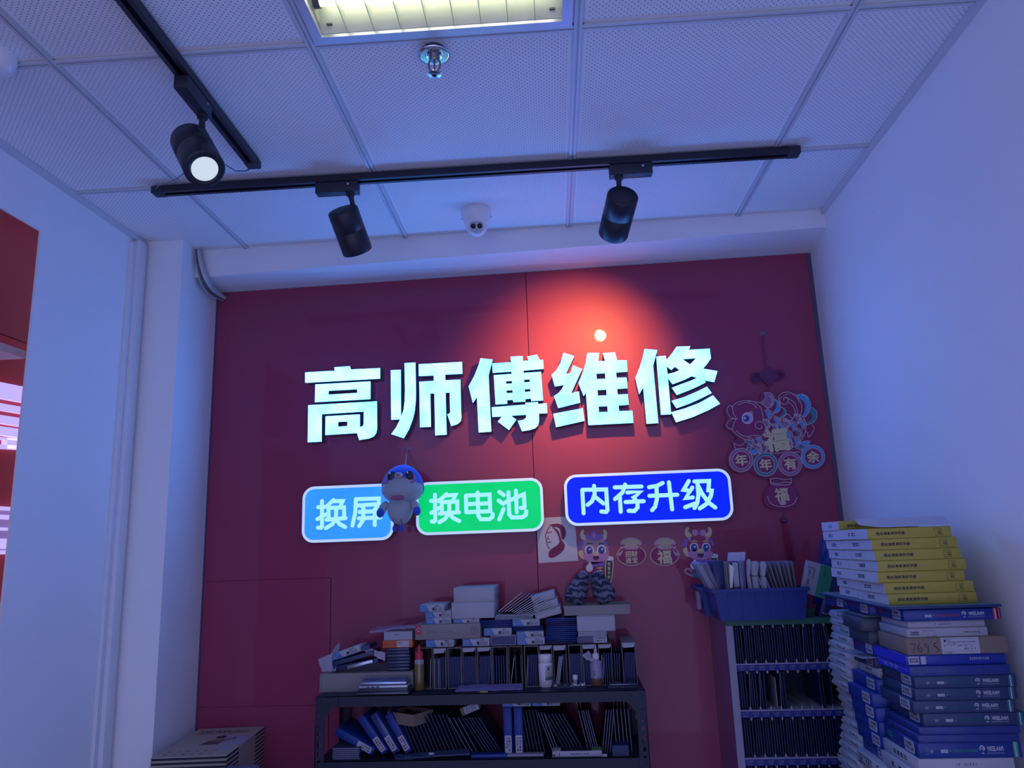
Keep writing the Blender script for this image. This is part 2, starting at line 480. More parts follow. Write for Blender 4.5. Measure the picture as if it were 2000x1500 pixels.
def zc(o, s):
    return lambda pts: [(o[0] + p[0]*s, o[1] + p[1]*s) for p in pts]
LET = {}
LET['高'] = ((590, 700), .12, [
    [[(50,228),(535,200),(522,145),(775,126),(792,180),(1266,158),(1266,326),(50,394)]],
    [[(216,424),(1110,374),(1108,660),(208,710)], [(426,524),(424,590),(898,562),(898,498)]],
    [[(100,762),(1214,698),(1216,1150),(1200,1220),(1160,1270),(1090,1300),(930,1326),(892,1212),(376,1246),(382,942),(936,910),(936,1116),(985,1106),(1002,1070),(1004,862),(316,906),(312,1352),(92,1364)],
     [(582,1030),(580,1112),(736,1102),(738,1024)]]])
LET['师'] = ((750, 695), .12, [
    [[(110,234),(270,226),(272,1030),(118,1038)]],
    [[(334,118),(508,108),(516,560),(514,720),(496,900),(462,1040),(400,1200),(318,1340),(118,1272),(200,1160),(270,1020),(318,880),(336,740),(342,560)]],
    [[(566,136),(1268,98),(1274,288),(992,302),(996,398),(1240,386),(1252,900),(1258,1000),(1246,1060),(1200,1106),(1094,1140),(1030,950),(1066,938),(1078,915),(1070,594),(1000,598),(1016,1280),(834,1292),(820,606),(750,610),(760,1152),(586,1160),(574,422),(812,408),(808,316),(566,326)]]])
LET['傅'] = ((905, 680), .12, [
    [[(280,164),(474,184),(408,444),(452,1356),(250,1370),(220,790),(154,888),(86,622),(180,450),(250,270)]],
    [[(468,250),(776,226),(768,138),(964,128),(970,210),(1062,200),(1038,136),(1198,106),(1246,194),(1296,188),(1306,332),(974,362),(980,402),(1264,384),(1296,846),(1104,858),(1098,818),(1006,824),(1008,866),(812,876),(806,838),(710,844),(714,902),(524,914),(496,440),(788,418),(782,378),(478,398)],
     [(690,534),(694,580),(794,574),(790,528)], [(984,510),(990,556),(1084,550),(1080,504)],
     [(698,686),(702,732),(804,726),(800,680)], [(996,666),(1000,712),(1092,706),(1088,660)]],
    [[(462,962),(1012,918),(1008,888),(1212,876),(1214,908),(1356,898),(1366,1054),(1228,1062),(1232,1180),(1218,1250),(1170,1300),(1080,1330),(954,1350),(884,1184),(980,1166),(1022,1130),(1024,1080),(772,1098),(860,1162),(742,1330),(562,1196),(630,1110),(470,1116)]]])
LET['维'] = ((1070, 680), .116667, [
    [[(262,76),(440,134),(302,430),(378,420),(424,288),(574,350),(388,754),(520,724),(542,908),(174,1000),(104,800),(180,750),(235,685),(272,612),(116,638),(64,446),(150,360),(210,250)]],
    [[(92,1098),(584,1006),(614,1214),(138,1320)]],
    [[(662,80),(858,80),(842,218),(960,214),(922,84),(1122,70),(1160,206),(1318,200),(1334,390),(1142,404),(1150,496),(1318,490),(1332,668),(1160,678),(1168,776),(1338,770),(1354,944),(1184,956),(1192,1054),(1414,1046),(1432,1248),(680,1286),(638,742),(600,800),(512,580),(580,430),(630,260)],
     [(812,424),(818,518),(964,512),(960,416)], [(830,698),(838,796),(986,790),(980,690)], [(848,974),(856,1072),(1004,1066),(998,968)]]])
LET['修'] = ((1230, 665), .123333, [
    [[(234,134),(434,152),(370,400),(452,1306),(268,1316),(214,740),(150,850),(90,592),(160,420),(205,270)]],
    [[(422,254),(568,242),(580,308),(660,216),(742,98),(958,90),(934,148),(1266,128),(1286,280),(1232,360),(1160,446),(1388,484),(1338,656),(1174,624),(1204,660),(1090,720),(930,790),(748,860),(670,748),(820,690),(960,640),(1072,590),(984,562),(860,622),(678,690),(604,588),(654,1166),(496,1174)],
     [(584,406),(598,532),(700,508),(796,468),(716,412),(660,464)], [(828,292),(956,380),(1054,276)]],
    [[(666,956),(850,900),(1040,820),(1222,732),(1298,830),(1130,915),(940,1000),(742,1070)]],
    [[(662,1136),(860,1080),(1100,990),(1318,868),(1430,1000),(1250,1100),(1000,1210),(736,1294)]]])
PLACE = {'高': 'leftmost, above the sky blue sign box', '师': 'directly above the plush bird',
         '傅': 'in the middle, above the green sign box', '维': 'directly below the bright lamp reflection',
         '修': 'rightmost, next to the red fish ornament'}
for ch, (o, s, polys) in LET.items():
    conv = zc(o, s)
    allp = [q for pl in polys for q in wx(conv(pl[0]), SF)]
    cx = sum(p[0] for p in allp)/len(allp); cz = min(p[1] for p in allp)
    root = empty('sign_letter', (cx, WY, cz), 'glowing white character %s on the red wall, %s' % (ch, PLACE[ch]), 'sign letter', 'glowing characters of the big sign')
    f = MB(); r = MB()
    for pl in polys:
        loops = [wx(conv(l), SF) for l in pl]
        f.prism(loops, wallM(SF + 0.004), 0.004, 0)
        # trim edge and return, 1.2 mm outside the face: same outline behind the face
        r.prism(loops, wallM(WY - 0.0005), WY - SF - 0.005, 0)
    f.build('letter_face', letter_face, root); r.build('letter_return', return_mat, root)

def rrect(x0, z0, x1, z1, r, n=8):
    L = []
    for cx, cz, a0 in ((x1-r, z1-r, 0), (x0+r, z1-r, 90), (x0+r, z0+r, 180), (x1-r, z0+r, 270)):
        for k in range(n+1):
            a = math.radians(a0 + 90*k/n); L.append((cx + r*math.cos(a), cz + r*math.sin(a)))
    return L
BOXES = [
  ('换屏', 'sky blue lit sign box with white characters 换屏, half behind the plush bird', (590.3,1006), (768.5,995), (680,947.5), (680,1057.5),
   (0.035, 0.33, 2.2), (580,940), .1, 3.85, [
   [(490,385),(490,880),(470,910),(410,905)],[(415,505),(560,500)],[(400,740),(570,645)],[(715,365),(570,500)],[(700,390),(895,385),(845,500)],
   [(615,520),(620,730)],[(615,520),(920,510),(925,720)],[(770,520),(760,730),(690,840),(565,915)],[(575,750),(950,720)],[(760,750),(840,840),(945,895)],
   [(1150,350),(1600,335),(1600,445),(1150,475)],[(1150,350),(1140,600),(1085,865)],[(1275,490),(1315,570)],[(1575,480),(1500,580)],
   [(1225,600),(1620,580)],[(1210,725),(1630,705)],[(1300,600),(1290,760),(1215,875)],[(1520,580),(1520,855)]]),
  ('换电池', 'green lit sign box with white characters 换电池, right of the plush bird', (812.6,995), (1061.3,985), (938,937.5), (938,1041.5),
   (0.0, 0.68, 0.19), (810,925), .13, 3.75, [
   [(303,318),(310,700),(290,722),(255,718)],[(245,410),(375,405)],[(250,590),(370,515)],[(478,308),(360,415)],[(460,330),(615,320),(575,400)],
   [(405,430),(410,580)],[(405,430),(640,420),(640,580)],[(520,420),(520,590),(455,680),(370,730)],[(375,600),(665,580)],[(515,600),(580,670),(670,712)],
   [(770,330),(775,580)],[(770,330),(1125,315),(1135,565),(775,580)],[(770,460),(1130,445)],[(945,285),(955,630),(990,685),(1120,685),(1165,655),(1172,610)],
   [(1270,275),(1340,325)],[(1260,405),(1330,455)],[(1335,530),(1270,690)],[(1365,430),(1640,310),(1650,500),(1640,515),(1595,515)],
   [(1520,255),(1533,580)],[(1408,280),(1420,610),(1460,660),(1620,655),(1670,620),(1675,565)]]),
  ('内存升级', 'deep blue lit sign box with white characters 内存升级, the widest of three', (1102.8,975), (1429.6,965), (1266,921), (1266,1022),
   (0.0, 0.018, 4.0), (1095,905), .1725, 3.85, [
   [(245,300),(260,565)],[(245,300),(515,295),(530,530),(515,550),(460,545)],[(378,255),(385,350),(355,430),(305,470)],[(385,375),(485,455)],
   [(612,272),(915,262)],[(730,240),(700,330),(615,405)],[(670,380),(680,548)],[(755,330),(905,322),(825,385),(870,440),(870,500),(835,540),(770,537)],[(735,438),(940,428)],
   [(1000,270),(1090,255),(1155,222)],[(1085,265),(1090,400),(1070,490),(1035,530)],[(1005,368),(1320,355)],[(1225,215),(1262,520)],
   [(1450,200),(1392,300),(1435,305)],[(1490,275),(1415,395),(1495,385)],[(1410,497),(1520,455)],[(1515,205),(1680,200),(1672,305),(1710,310),(1700,370),(1650,460),(1575,510)],
   [(1550,230),(1560,360),(1545,450),(1515,505)],[(1560,260),(1600,340),(1670,440),(1750,500)]])]
for t, lab, L_, R_, T_, B_, colr, o, s, rad, strokes in BOXES:
    x0 = at(*L_, Y=SF).x; x1 = at(*R_, Y=SF).x; z1 = at(*T_, Y=SF).z; z0 = at(*B_, Y=SF).z
    root = empty('sign_box', ((x0+x1)/2, WY, z0), lab, 'sign', 'lit sign boxes under the big characters')
    b = MB(); b.prism([rrect(x0, z0, x1, z1, 0.043)], wallM(WY - 0.0005), WY - SF - 0.004); b.build('housing', return_mat, root)
    b = MB(); b.prism([rrect(x0, z0, x1, z1, 0.043), list(reversed(rrect(x0+.0095, z0+.0095, x1-.0095, z1-.0095, 0.034)))], wallM(SF + 0.004), 0.005); b.build('rim', box_rim, root)
    b = MB(); b.prism([rrect(x0+.0095, z0+.0095, x1-.0095, z1-.0095, 0.034)], wallM(SF + 0.004), 0.004)
    b.build('face_panel', led_mat('face_' + {'换屏': 'sky', '换电池': 'green', '内存升级': 'blue'}[t], colr, 1.0, 0.10, 9), root)
    b = MB(); conv = zc(o, s); k = (at(1001, 980, Y=SF).x - at(1000, 980, Y=SF).x)
    for st in strokes: b.ribbon(wx(conv(st), SF), rad*k, wallM(SF), 0.0012)
    b.build('lettering', cap_text, root)

# lit letters and sign box in the next room, flat on its red side wall
def sidebar(mb, px0, py0, py1, y1, th=0.01):
    pass
lit_nr = mat('next_room_lit_acrylic', (0.6, 0.55, 0.8), 0.4, emit=(0.52, 0.44, 0.95), strength=0.9)
root = empty('sign_letter', (NX, -0.3, 1.6), 'lilac lit strokes of a sign seen through the left opening', 'sign letter')
b = MB()
def nrz(px, py): return at(px, py, X=NX+0.02)
for (a, c) in ((746, 777), (787, 800), (810, 826), (832, 849)):
    p0 = nrz(0, a); p1 = nrz(0, c); q0 = nrz(46, a+2); q1 = nrz(46, c+3)
    b.hexa([(NX, p1.y, p1.z), (NX, q1.y+.2, q1.z), (NX+.02, q1.y+.2, q1.z), (NX+.02, p1.y, p1.z),
            (NX, p0.y, p0.z), (NX, q0.y+.2, q0.z), (NX+.02, q0.y+.2, q0.z), (NX+.02, p0.y, p0.z)])
for (xa, xb, ya, yb) in ((0, 40, 853, 858), (14, 40, 855, 876), (0, 40, 868, 876)):
    p0 = nrz(xa, ya); q0 = nrz(xb, ya); p1 = nrz(xa, yb); q1 = nrz(xb, yb)
    b.hexa([(NX, p1.y, p1.z), (NX, q1.y+.05, q1.z), (NX+.02, q1.y+.05, q1.z), (NX+.02, p1.y, p1.z),
            (NX, p0.y, p0.z), (NX, q0.y+.05, q0.z), (NX+.02, q0.y+.05, q0.z), (NX+.02, p0.y, p0.z)])
b.build('letter_face', lit_nr, root)
root = empty('sign_box', (NX, -0.3, 1.45), 'dull violet sign box with pale rim, seen low through the left opening', 'sign')
b = MB(); p = nrz(-60, 985); q = nrz(60, 990); r_ = nrz(-60, 1084)
b.box((NX, p.y, r_.z), (NX+.015, q.y, p.z)); b.build('face_panel', mat('next_room_panel', (0.3, 0.2, 0.45), 0.4, emit=(0.25, 0.16, 0.42), strength=0.6), root)
b = MB(); b.box((NX+.001, p.y, p.z-.012), (NX+.02, q.y, p.z)); b.box((NX+.001, p.y, r_.z), (NX+.02, q.y, r_.z+.012))
b.build('rim', lit_nr, root)
b = MB()
for (a, c) in ((1005, 1014), (1030, 1036), (1052, 1072)):
    b.box((NX+.001, p.y, nrz(0, c).z), (NX+.018, nrz(42, c).y, nrz(0, a).z))
b.build('lettering', lit_nr, root)
# shelf beyond the opening
b = MB(); p = at(50, 693, X=NX+0.2)
b.box((NX, p.y-1.0, p.z-0.012), (NX+0.2, p.y, p.z+0.012))
tag(b.build('wall_shelf', mat('shelf_white', (0.8, 0.8, 0.84), 0.5)), 'white wall shelf on red wall, seen through the left opening', 'shelf')
b = MB(); b.box((NX+0.02, p.y-0.75, p.z+0.012), (NX+0.18, p.y-0.12, p.z+0.04))
tag(b.build('flat_box', mat('slate_card', (0.25, 0.3, 0.42), 0.6)), 'flat slate grey box lying on the white shelf beyond the opening', 'box')
# ------------------------------------------------------------------ fluorescent light fixture
yel = mat('reflector_enamel', (0.58, 0.60, 0.50), 0.35, noise=0.03)
frame_m = mat('fixture_frame', (0.62, 0.64, 0.68), 0.3, metal=0.3)
root = empty('ceiling_light', gl(TS*1.5, -TR/2, 0), 'recessed square fluorescent light with louvre, at the top edge', 'ceiling light')
fx0, fx1, fy0, fy1 = TS*1+0.014, TS*2-0.014, -TR+0.014, -0.014
b = MB()
for (xa, ya, xb, yb) in ((fx0, fy0, fx1, fy0+.022), (fx0, fy1-.022, fx1, fy1), (fx0, fy0+.022, fx0+.022, fy1-.022), (fx1-.022, fy0+.022, fx1, fy1-.022)):
    b.box((xa, ya, -0.012), (xb, yb, 0.012), 0, Gm)
b.build('frame', frame_m, root)
ix0, ix1, iy0, iy1 = fx0+.022, fx1-.022, fy0+.022, fy1-.022
b = MB()   # housing with white back
b.box((ix0-.004, iy0, 0.09), (ix1+.004, iy1, 0.094), 0, Gm)
for (xa, ya, xb, yb) in ((ix0-.004, iy0-.004, ix0, iy1+.004), (ix1, iy0-.004, ix1+.004, iy1+.004), (ix0, iy0-.004, ix1, iy0), (ix0, iy1, ix1, iy1+.004)):
    b.box((xa, ya, 0.0), (xb, yb, 0.094), 0, Gm)
b.build('housing', yel, root)
# three louvre rows: curved side reflectors along x, cross blades, one tube each
rows = 3; rw = (iy1 - iy0)/rows
tube_on = mat('tube_lit', (0.9, 0.9, 0.8), 0.4, emit=(1.0, 1.03, 0.76), strength=4.5)
for k in range(rows):
    y0 = iy0 + k*rw; y1 = y0 + rw; yc = (y0+y1)/2; yt = y1 - 0.060
    b = MB()
    for sgn, ye in ((1, y0), (-1, y1)):
        prof = [(ye + sgn*0.001, -0.004), (ye + sgn*0.012, 0.012), (ye + sgn*0.026, 0.035), (ye + sgn*0.040, 0.060)]
        for (ya, za), (yb, zb) in zip(prof[:-1], prof[1:]):
            b.add([Gm @ Vector(p) for p in ((ix0, ya, za), (ix1, ya, za), (ix1, yb, zb), (ix0, yb, zb))], [(0,1,2,3)], 0, True)
    nb = 9
    for i in range(1, nb):
        x = ix0 + (ix1-ix0)*i/nb
        vs = [(x, y0+.001, -0.004), (x, y1-.001, -0.004), (x, y1-.03, 0.026), (x, y0+.03, 0.026)]
        b.hexa([Gm @ Vector((v[0]-.0007, v[1], v[2])) for v in vs] + [Gm @ Vector((v[0]+.0007, v[1], v[2])) for v in vs])
    for i in (0.35, nb-0.35):
        x = ix0 + (ix1-ix0)*i/nb
        for ye in (y0+.012, y1-.012):
            b.box((x-.006, ye-.003, 0.009), (x+.006, ye+.003, 0.0125), 1, Gm)
    b.build('louvre', [yel, return_mat], root)
    b = MB(); b.cyl(gl(ix0+.012, yt, 0.034), gl(ix1-.012, yt, 0.034), 0.013, 0, 14)
    b.build('fluorescent_tube', tube_on, root)
    b = MB()
    for xe in (ix0, ix1-.014):
        b = MB(); b.cyl(gl(xe, yt, 0.034), gl(xe+.014, yt, 0.034), 0.017, 0, 14)
        b.build('lamp_holder', mat('holder_dark', (0.12, 0.12, 0.13), 0.5), root)

# ------------------------------------------------------------------ sprinkler
chrome = mat('chrome', (0.78, 0.80, 0.85), 0.12, metal=1.0, noise=0.02)
brass = mat('dull_brass', (0.30, 0.28, 0.26), 0.3, metal=0.9)
sp = at(848, 97, Z=CZ)
root = empty('sprinkler', (sp.x, sp.y, CZ), 'chrome fire sprinkler head below the ceiling light', 'sprinkler')
T = Matrix.Translation((sp.x, sp.y, CZ)) @ Matrix.Rotation(PI, 4, 'X')
b = MB(); b.lathe([(0.026, 0), (0.027, 0.004), (0.020, 0.010), (0.014, 0.012)], T, 0, 28); b.build('base_ring', mat('dark_steel', (0.12, 0.13, 0.16), 0.35, metal=0.8), root)
b = MB(); b.lathe([(0.014, 0.009), (0.036, 0.013), (0.037, 0.015), (0.030, 0.017), (0.022, 0.014), (0.014, 0.017)], T, 0, 32); b.build('escutcheon', chrome, root)
b = MB(); b.lathe([(0.011, 0.008), (0.012, 0.024), (0.009, 0.030)], T, 0, 16)
for sgn in (-1, 1):
    b.tube([T @ Vector(p) for p in ((sgn*.010, 0, .026), (sgn*.0135, 0, .036), (sgn*.012, 0, .048), (sgn*.005, 0, .058), (0, 0, .060))], 0.0024)
b.cyl(T @ Vector((0, 0, .058)), T @ Vector((0, 0, .066)), 0.0045)
b.build('sprinkler_body', brass, root)
b = MB(); b.cyl(T @ Vector((0, 0, .030)), T @ Vector((0, 0, .057)), 0.0022, 0, 10); b.build('glass_bulb', mat('red_bulb', (0.4, 0.05, 0.1), 0.1, coat=1.0), root)
b = MB(); b.lathe([(0.001, .0645), (0.007, .0645), (0.007, .066), (0.001, .066)], T)
for k in range(16):
    a = 2*PI*k/16; c0, s0 = math.cos(a), math.sin(a); n0 = (-s0*.0016, c0*.0016)
    vs = [(c0*.006-n0[0], s0*.006-n0[1]), (c0*.016-n0[0]*1.3, s0*.016-n0[1]*1.3), (c0*.016+n0[0]*1.3, s0*.016+n0[1]*1.3), (c0*.006+n0[0], s0*.006+n0[1])]
    b.hexa([T @ Vector((x, y, .0645 - (.002 if i in (1, 2) else 0))) for i, (x, y) in enumerate(vs)] + [T @ Vector((x, y, .066 - (.002 if i in (1, 2) else 0))) for i, (x, y) in enumerate(vs)])
b.build('deflector', mat('deflector_metal', (0.55, 0.75, 0.75), 0.2, metal=1.0), root)

# ------------------------------------------------------------------ track rails and spot lamps
black = mat('black_powder_coat', (0.014, 0.017, 0.030), 0.42, noise=0.2)
black2 = mat('black_plastic', (0.020, 0.024, 0.040), 0.5, noise=0.1)
def rail(name, p0, p1, lab):
    """open track: U profile hanging from the ceiling bars"""
    p0 = Vector(p0); p1 = Vector(p1); t = (p1-p0); L = t.length; t.normalize(); n = Vector((-t.y, t.x, 0))
    M = Matrix(((t.x, n.x, 0, p0.x), (t.y, n.y, 0, p0.y), (0, 0, 1, CZ-0.0065), (0, 0, 0, 1)))
    root = empty(name, (p0+p1)/2, lab, 'track rail', 'black ceiling track rails')
    b = MB()
    b.box((0, -0.0175, -0.004), (L, 0.0175, 0), 0, M)
    for y0, y1 in ((-0.0175, -0.015), (0.015, 0.0175)): b.box((0, y0, -0.021), (L, y1, -0.004), 0, M)
    for y0, y1 in ((-0.015, -0.0065), (0.0065, 0.015)): b.box((0, y0, -0.021), (L, y1, -0.0185), 0, M)
    b.build('rail_body', black, root)
    for x0, x1 in ((-0.004, 0.030), (L-0.030, L+0.004)):
        b = MB(); b.bevbox((x0, -0.0185, -0.0225), (x1, 0.0185, 0.0), 0.0012, 0, M); b.build('end_cap', black2, root)
    return M, L
rbase = [at(303, 376, Z=CZ-0.02), at(1558, 298, Z=CZ-0.02)]
y_at = lambda x: rbase[0].y + (x - rbase[0].x)/(rbase[1].x-rbase[0].x)*(rbase[1].y-rbase[0].y)
rail('track_rail', (rbase[0].x, rbase[0].y, CZ), (rbase[1].x, rbase[1].y, CZ), 'black ceiling track rail running parallel to the red wall')
l0 = at(497, 324, Z=CZ-0.02)
rail('track_rail', (l0.x, l0.y, CZ), (l0.x+0.064, l0.y-1.75, CZ), 'black ceiling track rail running toward the camera at upper left')
lens_off = mat('lamp_reflector', (0.5, 0.5, 0.52), 0.2, metal=0.9)
lens_on = mat('lamp_lens_lit', (1, 1, 0.9), 0.3, emit=(1.0, 1.0, 0.93), strength=9.0)
def vent_mat():
    M = mat('vented_black_cap', (0.02, 0.025, 0.042), 0.5, bump=0.0)
    nt = M.node_tree; b_ = nt.nodes['Principled BSDF']; vo = nt.nodes.new('ShaderNodeTexVoronoi'); vo.inputs['Scale'].default_value = 260
    t_ = nt.nodes.new('ShaderNodeTexCoord'); nt.links.new(t_.outputs['Object'], vo.inputs['Vector'])
    bp = nt.nodes.new('ShaderNodeBump'); bp.inputs['Strength'].default_value = 0.8; bp.inputs['Distance'].default_value = 0.003
    nt.links.new(vo.outputs['Distance'], bp.inputs['Height']); nt.links.new(bp.outputs[0], b_.inputs['Normal']); return M
vent = vent_mat()
def spot(ad0, ad1, arm, axis, head_c, R, H, lab, lit=None, n_off=0):
    """ad0, ad1: adapter box ends along the rail; arm: stem foot on the adapter; head_c: centre of the can; axis: unit vector where it shines"""
    root = empty('track_spotlight', ((ad0[0]+ad1[0])/2, (ad0[1]+ad1[1])/2, CZ-0.03), lab, 'spotlight', 'black track spotlights')
    a0 = Vector(ad0); a1 = Vector(ad1); t = (a1-a0); L = t.length; t.normalize(); n = Vector((-t.y, t.x, 0))
    M = Matrix(((t.x, n.x, 0, a0.x), (t.y, n.y, 0, a0.y), (0, 0, 1, CZ), (0, 0, 0, 1)))
    b = MB(); b.bevbox((0, -0.0165, -0.062), (L, 0.0165, -0.029), 0.0015, 0, M)
    b.build('adapter', black2, root)
    b = MB(); b.cyl(M @ Vector((L*0.78, -0.0166, -0.040)), M @ Vector((L*0.78, -0.0185, -0.040)), 0.0035, 0, 12); b.build('screw', chrome, root)
    ax = Vector(axis).normalized(); hc = Vector(head_c)
    Mh = Matrix.Translation(hc) @ ax.to_track_quat('Z', 'Y').to_matrix().to_4x4()
    b = MB(); h = H/2
    prof = [(R*0.5, -h), (R*0.93, -h), (R, -h+0.004), (R, -h*0.06), (R*0.975, -h*0.06+0.0008), (R*0.975, -h*0.06+0.003), (R, -h*0.06+0.0038), (R, h-0.002), (R*0.97, h), (R*0.66, h), (R*0.64, h-0.012), (0.0005, h-0.013)]
    b.lathe(prof, Mh, 0, 40); b.build('lamp_body', black, root)
    b = MB(); b.lathe([(0.0005, -h-0.0012), (R*0.86, -h-0.0012), (R*0.86, -h+0.001)], Mh, 0, 40); b.build('vent_cap', vent, root)
    b = MB(); b.lathe([(R*0.65, h-0.001), (R*0.48, h-0.006), (R*0.48, h-0.008)], Mh, 0, 32)
    pass
    b.build('reflector_ring', lens_off if not lit else mat('lit_ring', (0.85, 0.9, 0.85), 0.3, emit=(0.45, 0.52, 0.46), strength=1.0), root)
    b = MB(); b.lathe([(0.0005, h-0.004), (R*0.48, h-0.006)], Mh, 0, 32)
    b.build('lens', lens_on if lit else mat('lens_unlit', (0.25, 0.27, 0.3), 0.15), root)
    # swivel stem
    foot = Vector(arm); tip = Mh @ Vector((0, 0, -h*0.62)); side = (foot - tip); side -= ax*side.dot(ax)
    tip2 = tip + side.normalized()*R*0.92
    b = MB(); b.cyl(foot + Vector((0, 0, 0.002)), foot - Vector((0, 0, 0.008)), 0.013, 0, 20)
    b.tube([foot, foot*0.6+tip2*0.4, tip2], [0.0095, 0.0075, 0.008], 0, 14); b.ball(tip2, 0.0115)
    b.build('swivel_stem', black2, root)
    if lit:
        p = Mh @ Vector((0, 0, h+0.004))
        lamp('spot_beam', 'SPOT', p, p + ax, lit[0], lit[1], spot_size=math.radians(lit[2]), spot_blend=lit[3], shadow_soft_size=R*0.5)
    return Mh
def onrail(x, z): return (x, y_at(x), z)
# middle lamp (off)
a = at(617, 372, Z=CZ-0.05).x; c = at(700, 368, Z=CZ-0.05).x
hx = 0.705
spot(onrail(a, 0), onrail(c, 0), (at(682, 372, Y=-0.60).x, y_at(0.7), CZ-0.062), (0.16, 0.66, -0.73), at(684, 451, Y=-0.555), 0.046, 0.135, 'black track spotlight, unlit, left of the white dome camera')
# right lamp (on, shining on the wall)
a = at(1190, 340, Z=CZ-0.05).x; c = at(1273, 336, Z=CZ-0.05).x
LAMP2 = spot(onrail(a, 0), onrail(c, 0), (at(1209, 345, Y=-0.58).x, y_at(1.5), CZ-0.062), (-0.18, 0.87, -0.44), at(1207, 420, Y=-0.545), 0.0455, 0.145, 'black track spotlight turned to the red wall, right of the dome camera', lit=(56.0, (1.0, 0.50, 0.12), 80, 1.0))
# left lamp (on, facing the viewer)
rx = lambda y: l0.x + 0.064*(l0.y - y)/1.75
Yl = -1.06
cap = at(370, 272, Y=-1.02); lens = at(402, 334, Y=-1.09)
ax = (lens-cap)
spot((rx(-1.16), -1.16, 0), (rx(-1.03), -1.03, 0), (rx(-1.045), -1.045, CZ-0.062), ax, (cap+lens)/2, 0.047, 0.15, 'black track spotlight with glowing lens facing the viewer, upper left', lit=(6.0, (1.0, 1.0, 0.9), 70, 0.6))
# loose wires at the rail ends
wire = mat('blue_grey_wire', (0.10, 0.12, 0.25), 0.5)
b = MB(); e = l0 + Vector((0, 0.008, 0.004))
b.tube([e, at(480, 334, Y=l0.y+.01), at(460, 334, Y=l0.y-.05), at(441, 322, Y=l0.y-.12)], 0.0016)
tag(b.build('wire', wire), 'thin dark wire from the left rail end to the lit lamp', 'wire')
b = MB(); e = Vector((rbase[0].x, rbase[0].y, CZ-0.012))
b.tube([e, at(310, 362, Y=e.y-.05), at(340, 352, Y=e.y-.15), at(362, 337, Y=e.y-.30), at(368, 325, Y=e.y-.38)], 0.0018)
tag(b.build('wire', mat('violet_wire', (0.25, 0.2, 0.35), 0.5)), 'thin violet wire rising from the left end of the cross rail', 'wire')

# ------------------------------------------------------------------ dome camera
pw = mat('white_camera_plastic', (0.80, 0.80, 0.82), 0.3, noise=0.02)
dc = at(930, 412, Z=CZ)
root = empty('dome_camera', (dc.x, dc.y, CZ), 'white turret security camera on the ceiling above the sign', 'security camera')
T = Matrix.Translation((dc.x, dc.y, CZ)) @ Matrix.Rotation(PI, 4, 'X')
b = MB(); b.lathe([(0.052, 0), (0.053, 0.012), (0.051, 0.016), (0.044, 0.040), (0.040, 0.052), (0.034, 0.056), (0.03, 0.05)], T, 0, 40); b.build('base', pw, root)
bc = Vector((dc.x, dc.y, CZ-0.056)); dirn = (CAM - bc); dirn = Vector((dirn.x*0.9, dirn.y, dirn.z*0.9)).normalized()
Mb = Matrix.Translation(bc) @ dirn.to_track_quat('Z', 'Y').to_matrix().to_4x4()
R = 0.036
b = MB(); prof = [(R*math.sin(PI*i/16), -R*math.cos(PI*i/16)) for i in range(1, 13)]; b.lathe([(1e-5, -R)] + prof + [(R*math.sin(PI*12.2/16)*0.97, R*0.69)], Mb, 0, 32); b.build('eyeball', pw, root)
b = MB(); b.lathe([(1e-5, R*0.76), (R*0.66, R*0.74), (R*0.67, R*0.70)], Mb, 0, 32); b.build('faceplate', mat('grey_faceplate', (0.55, 0.55, 0.58), 0.3), root)
for s_ in (-1, 1):
    b = MB(); b.lathe([(1e-5, R*0.79), (R*0.23, R*0.785), (R*0.24, R*0.74)], Mb @ Matrix.Translation((s_*R*0.30, 0, 0)), 0, 20); b.build('lens', mat('lens_black', (0.006, 0.008, 0.015), 0.1), root)
for s_ in (-1, 1):
    b = MB(); b.cyl(T @ Vector((s_*0.047, -0.006, 0.022)), T @ Vector((s_*0.051, -0.007, 0.022)), 0.0022, 0, 8)
    b.build('screw', return_mat, root)
# white disc at the left edge of the frame
p = at(-8, 108, Z=CZ)
b = MB(); b.lathe([(0.042, 0), (0.042, 0.012), (0.038, 0.03), (0.026, 0.042), (0.001, 0.046)], Matrix.Translation((p.x, p.y, CZ)) @ Matrix.Rotation(PI, 4, 'X'), 0, 36)
tag(b.build('smoke_detector', pw), 'round white ceiling device cut by the left edge', 'smoke detector')

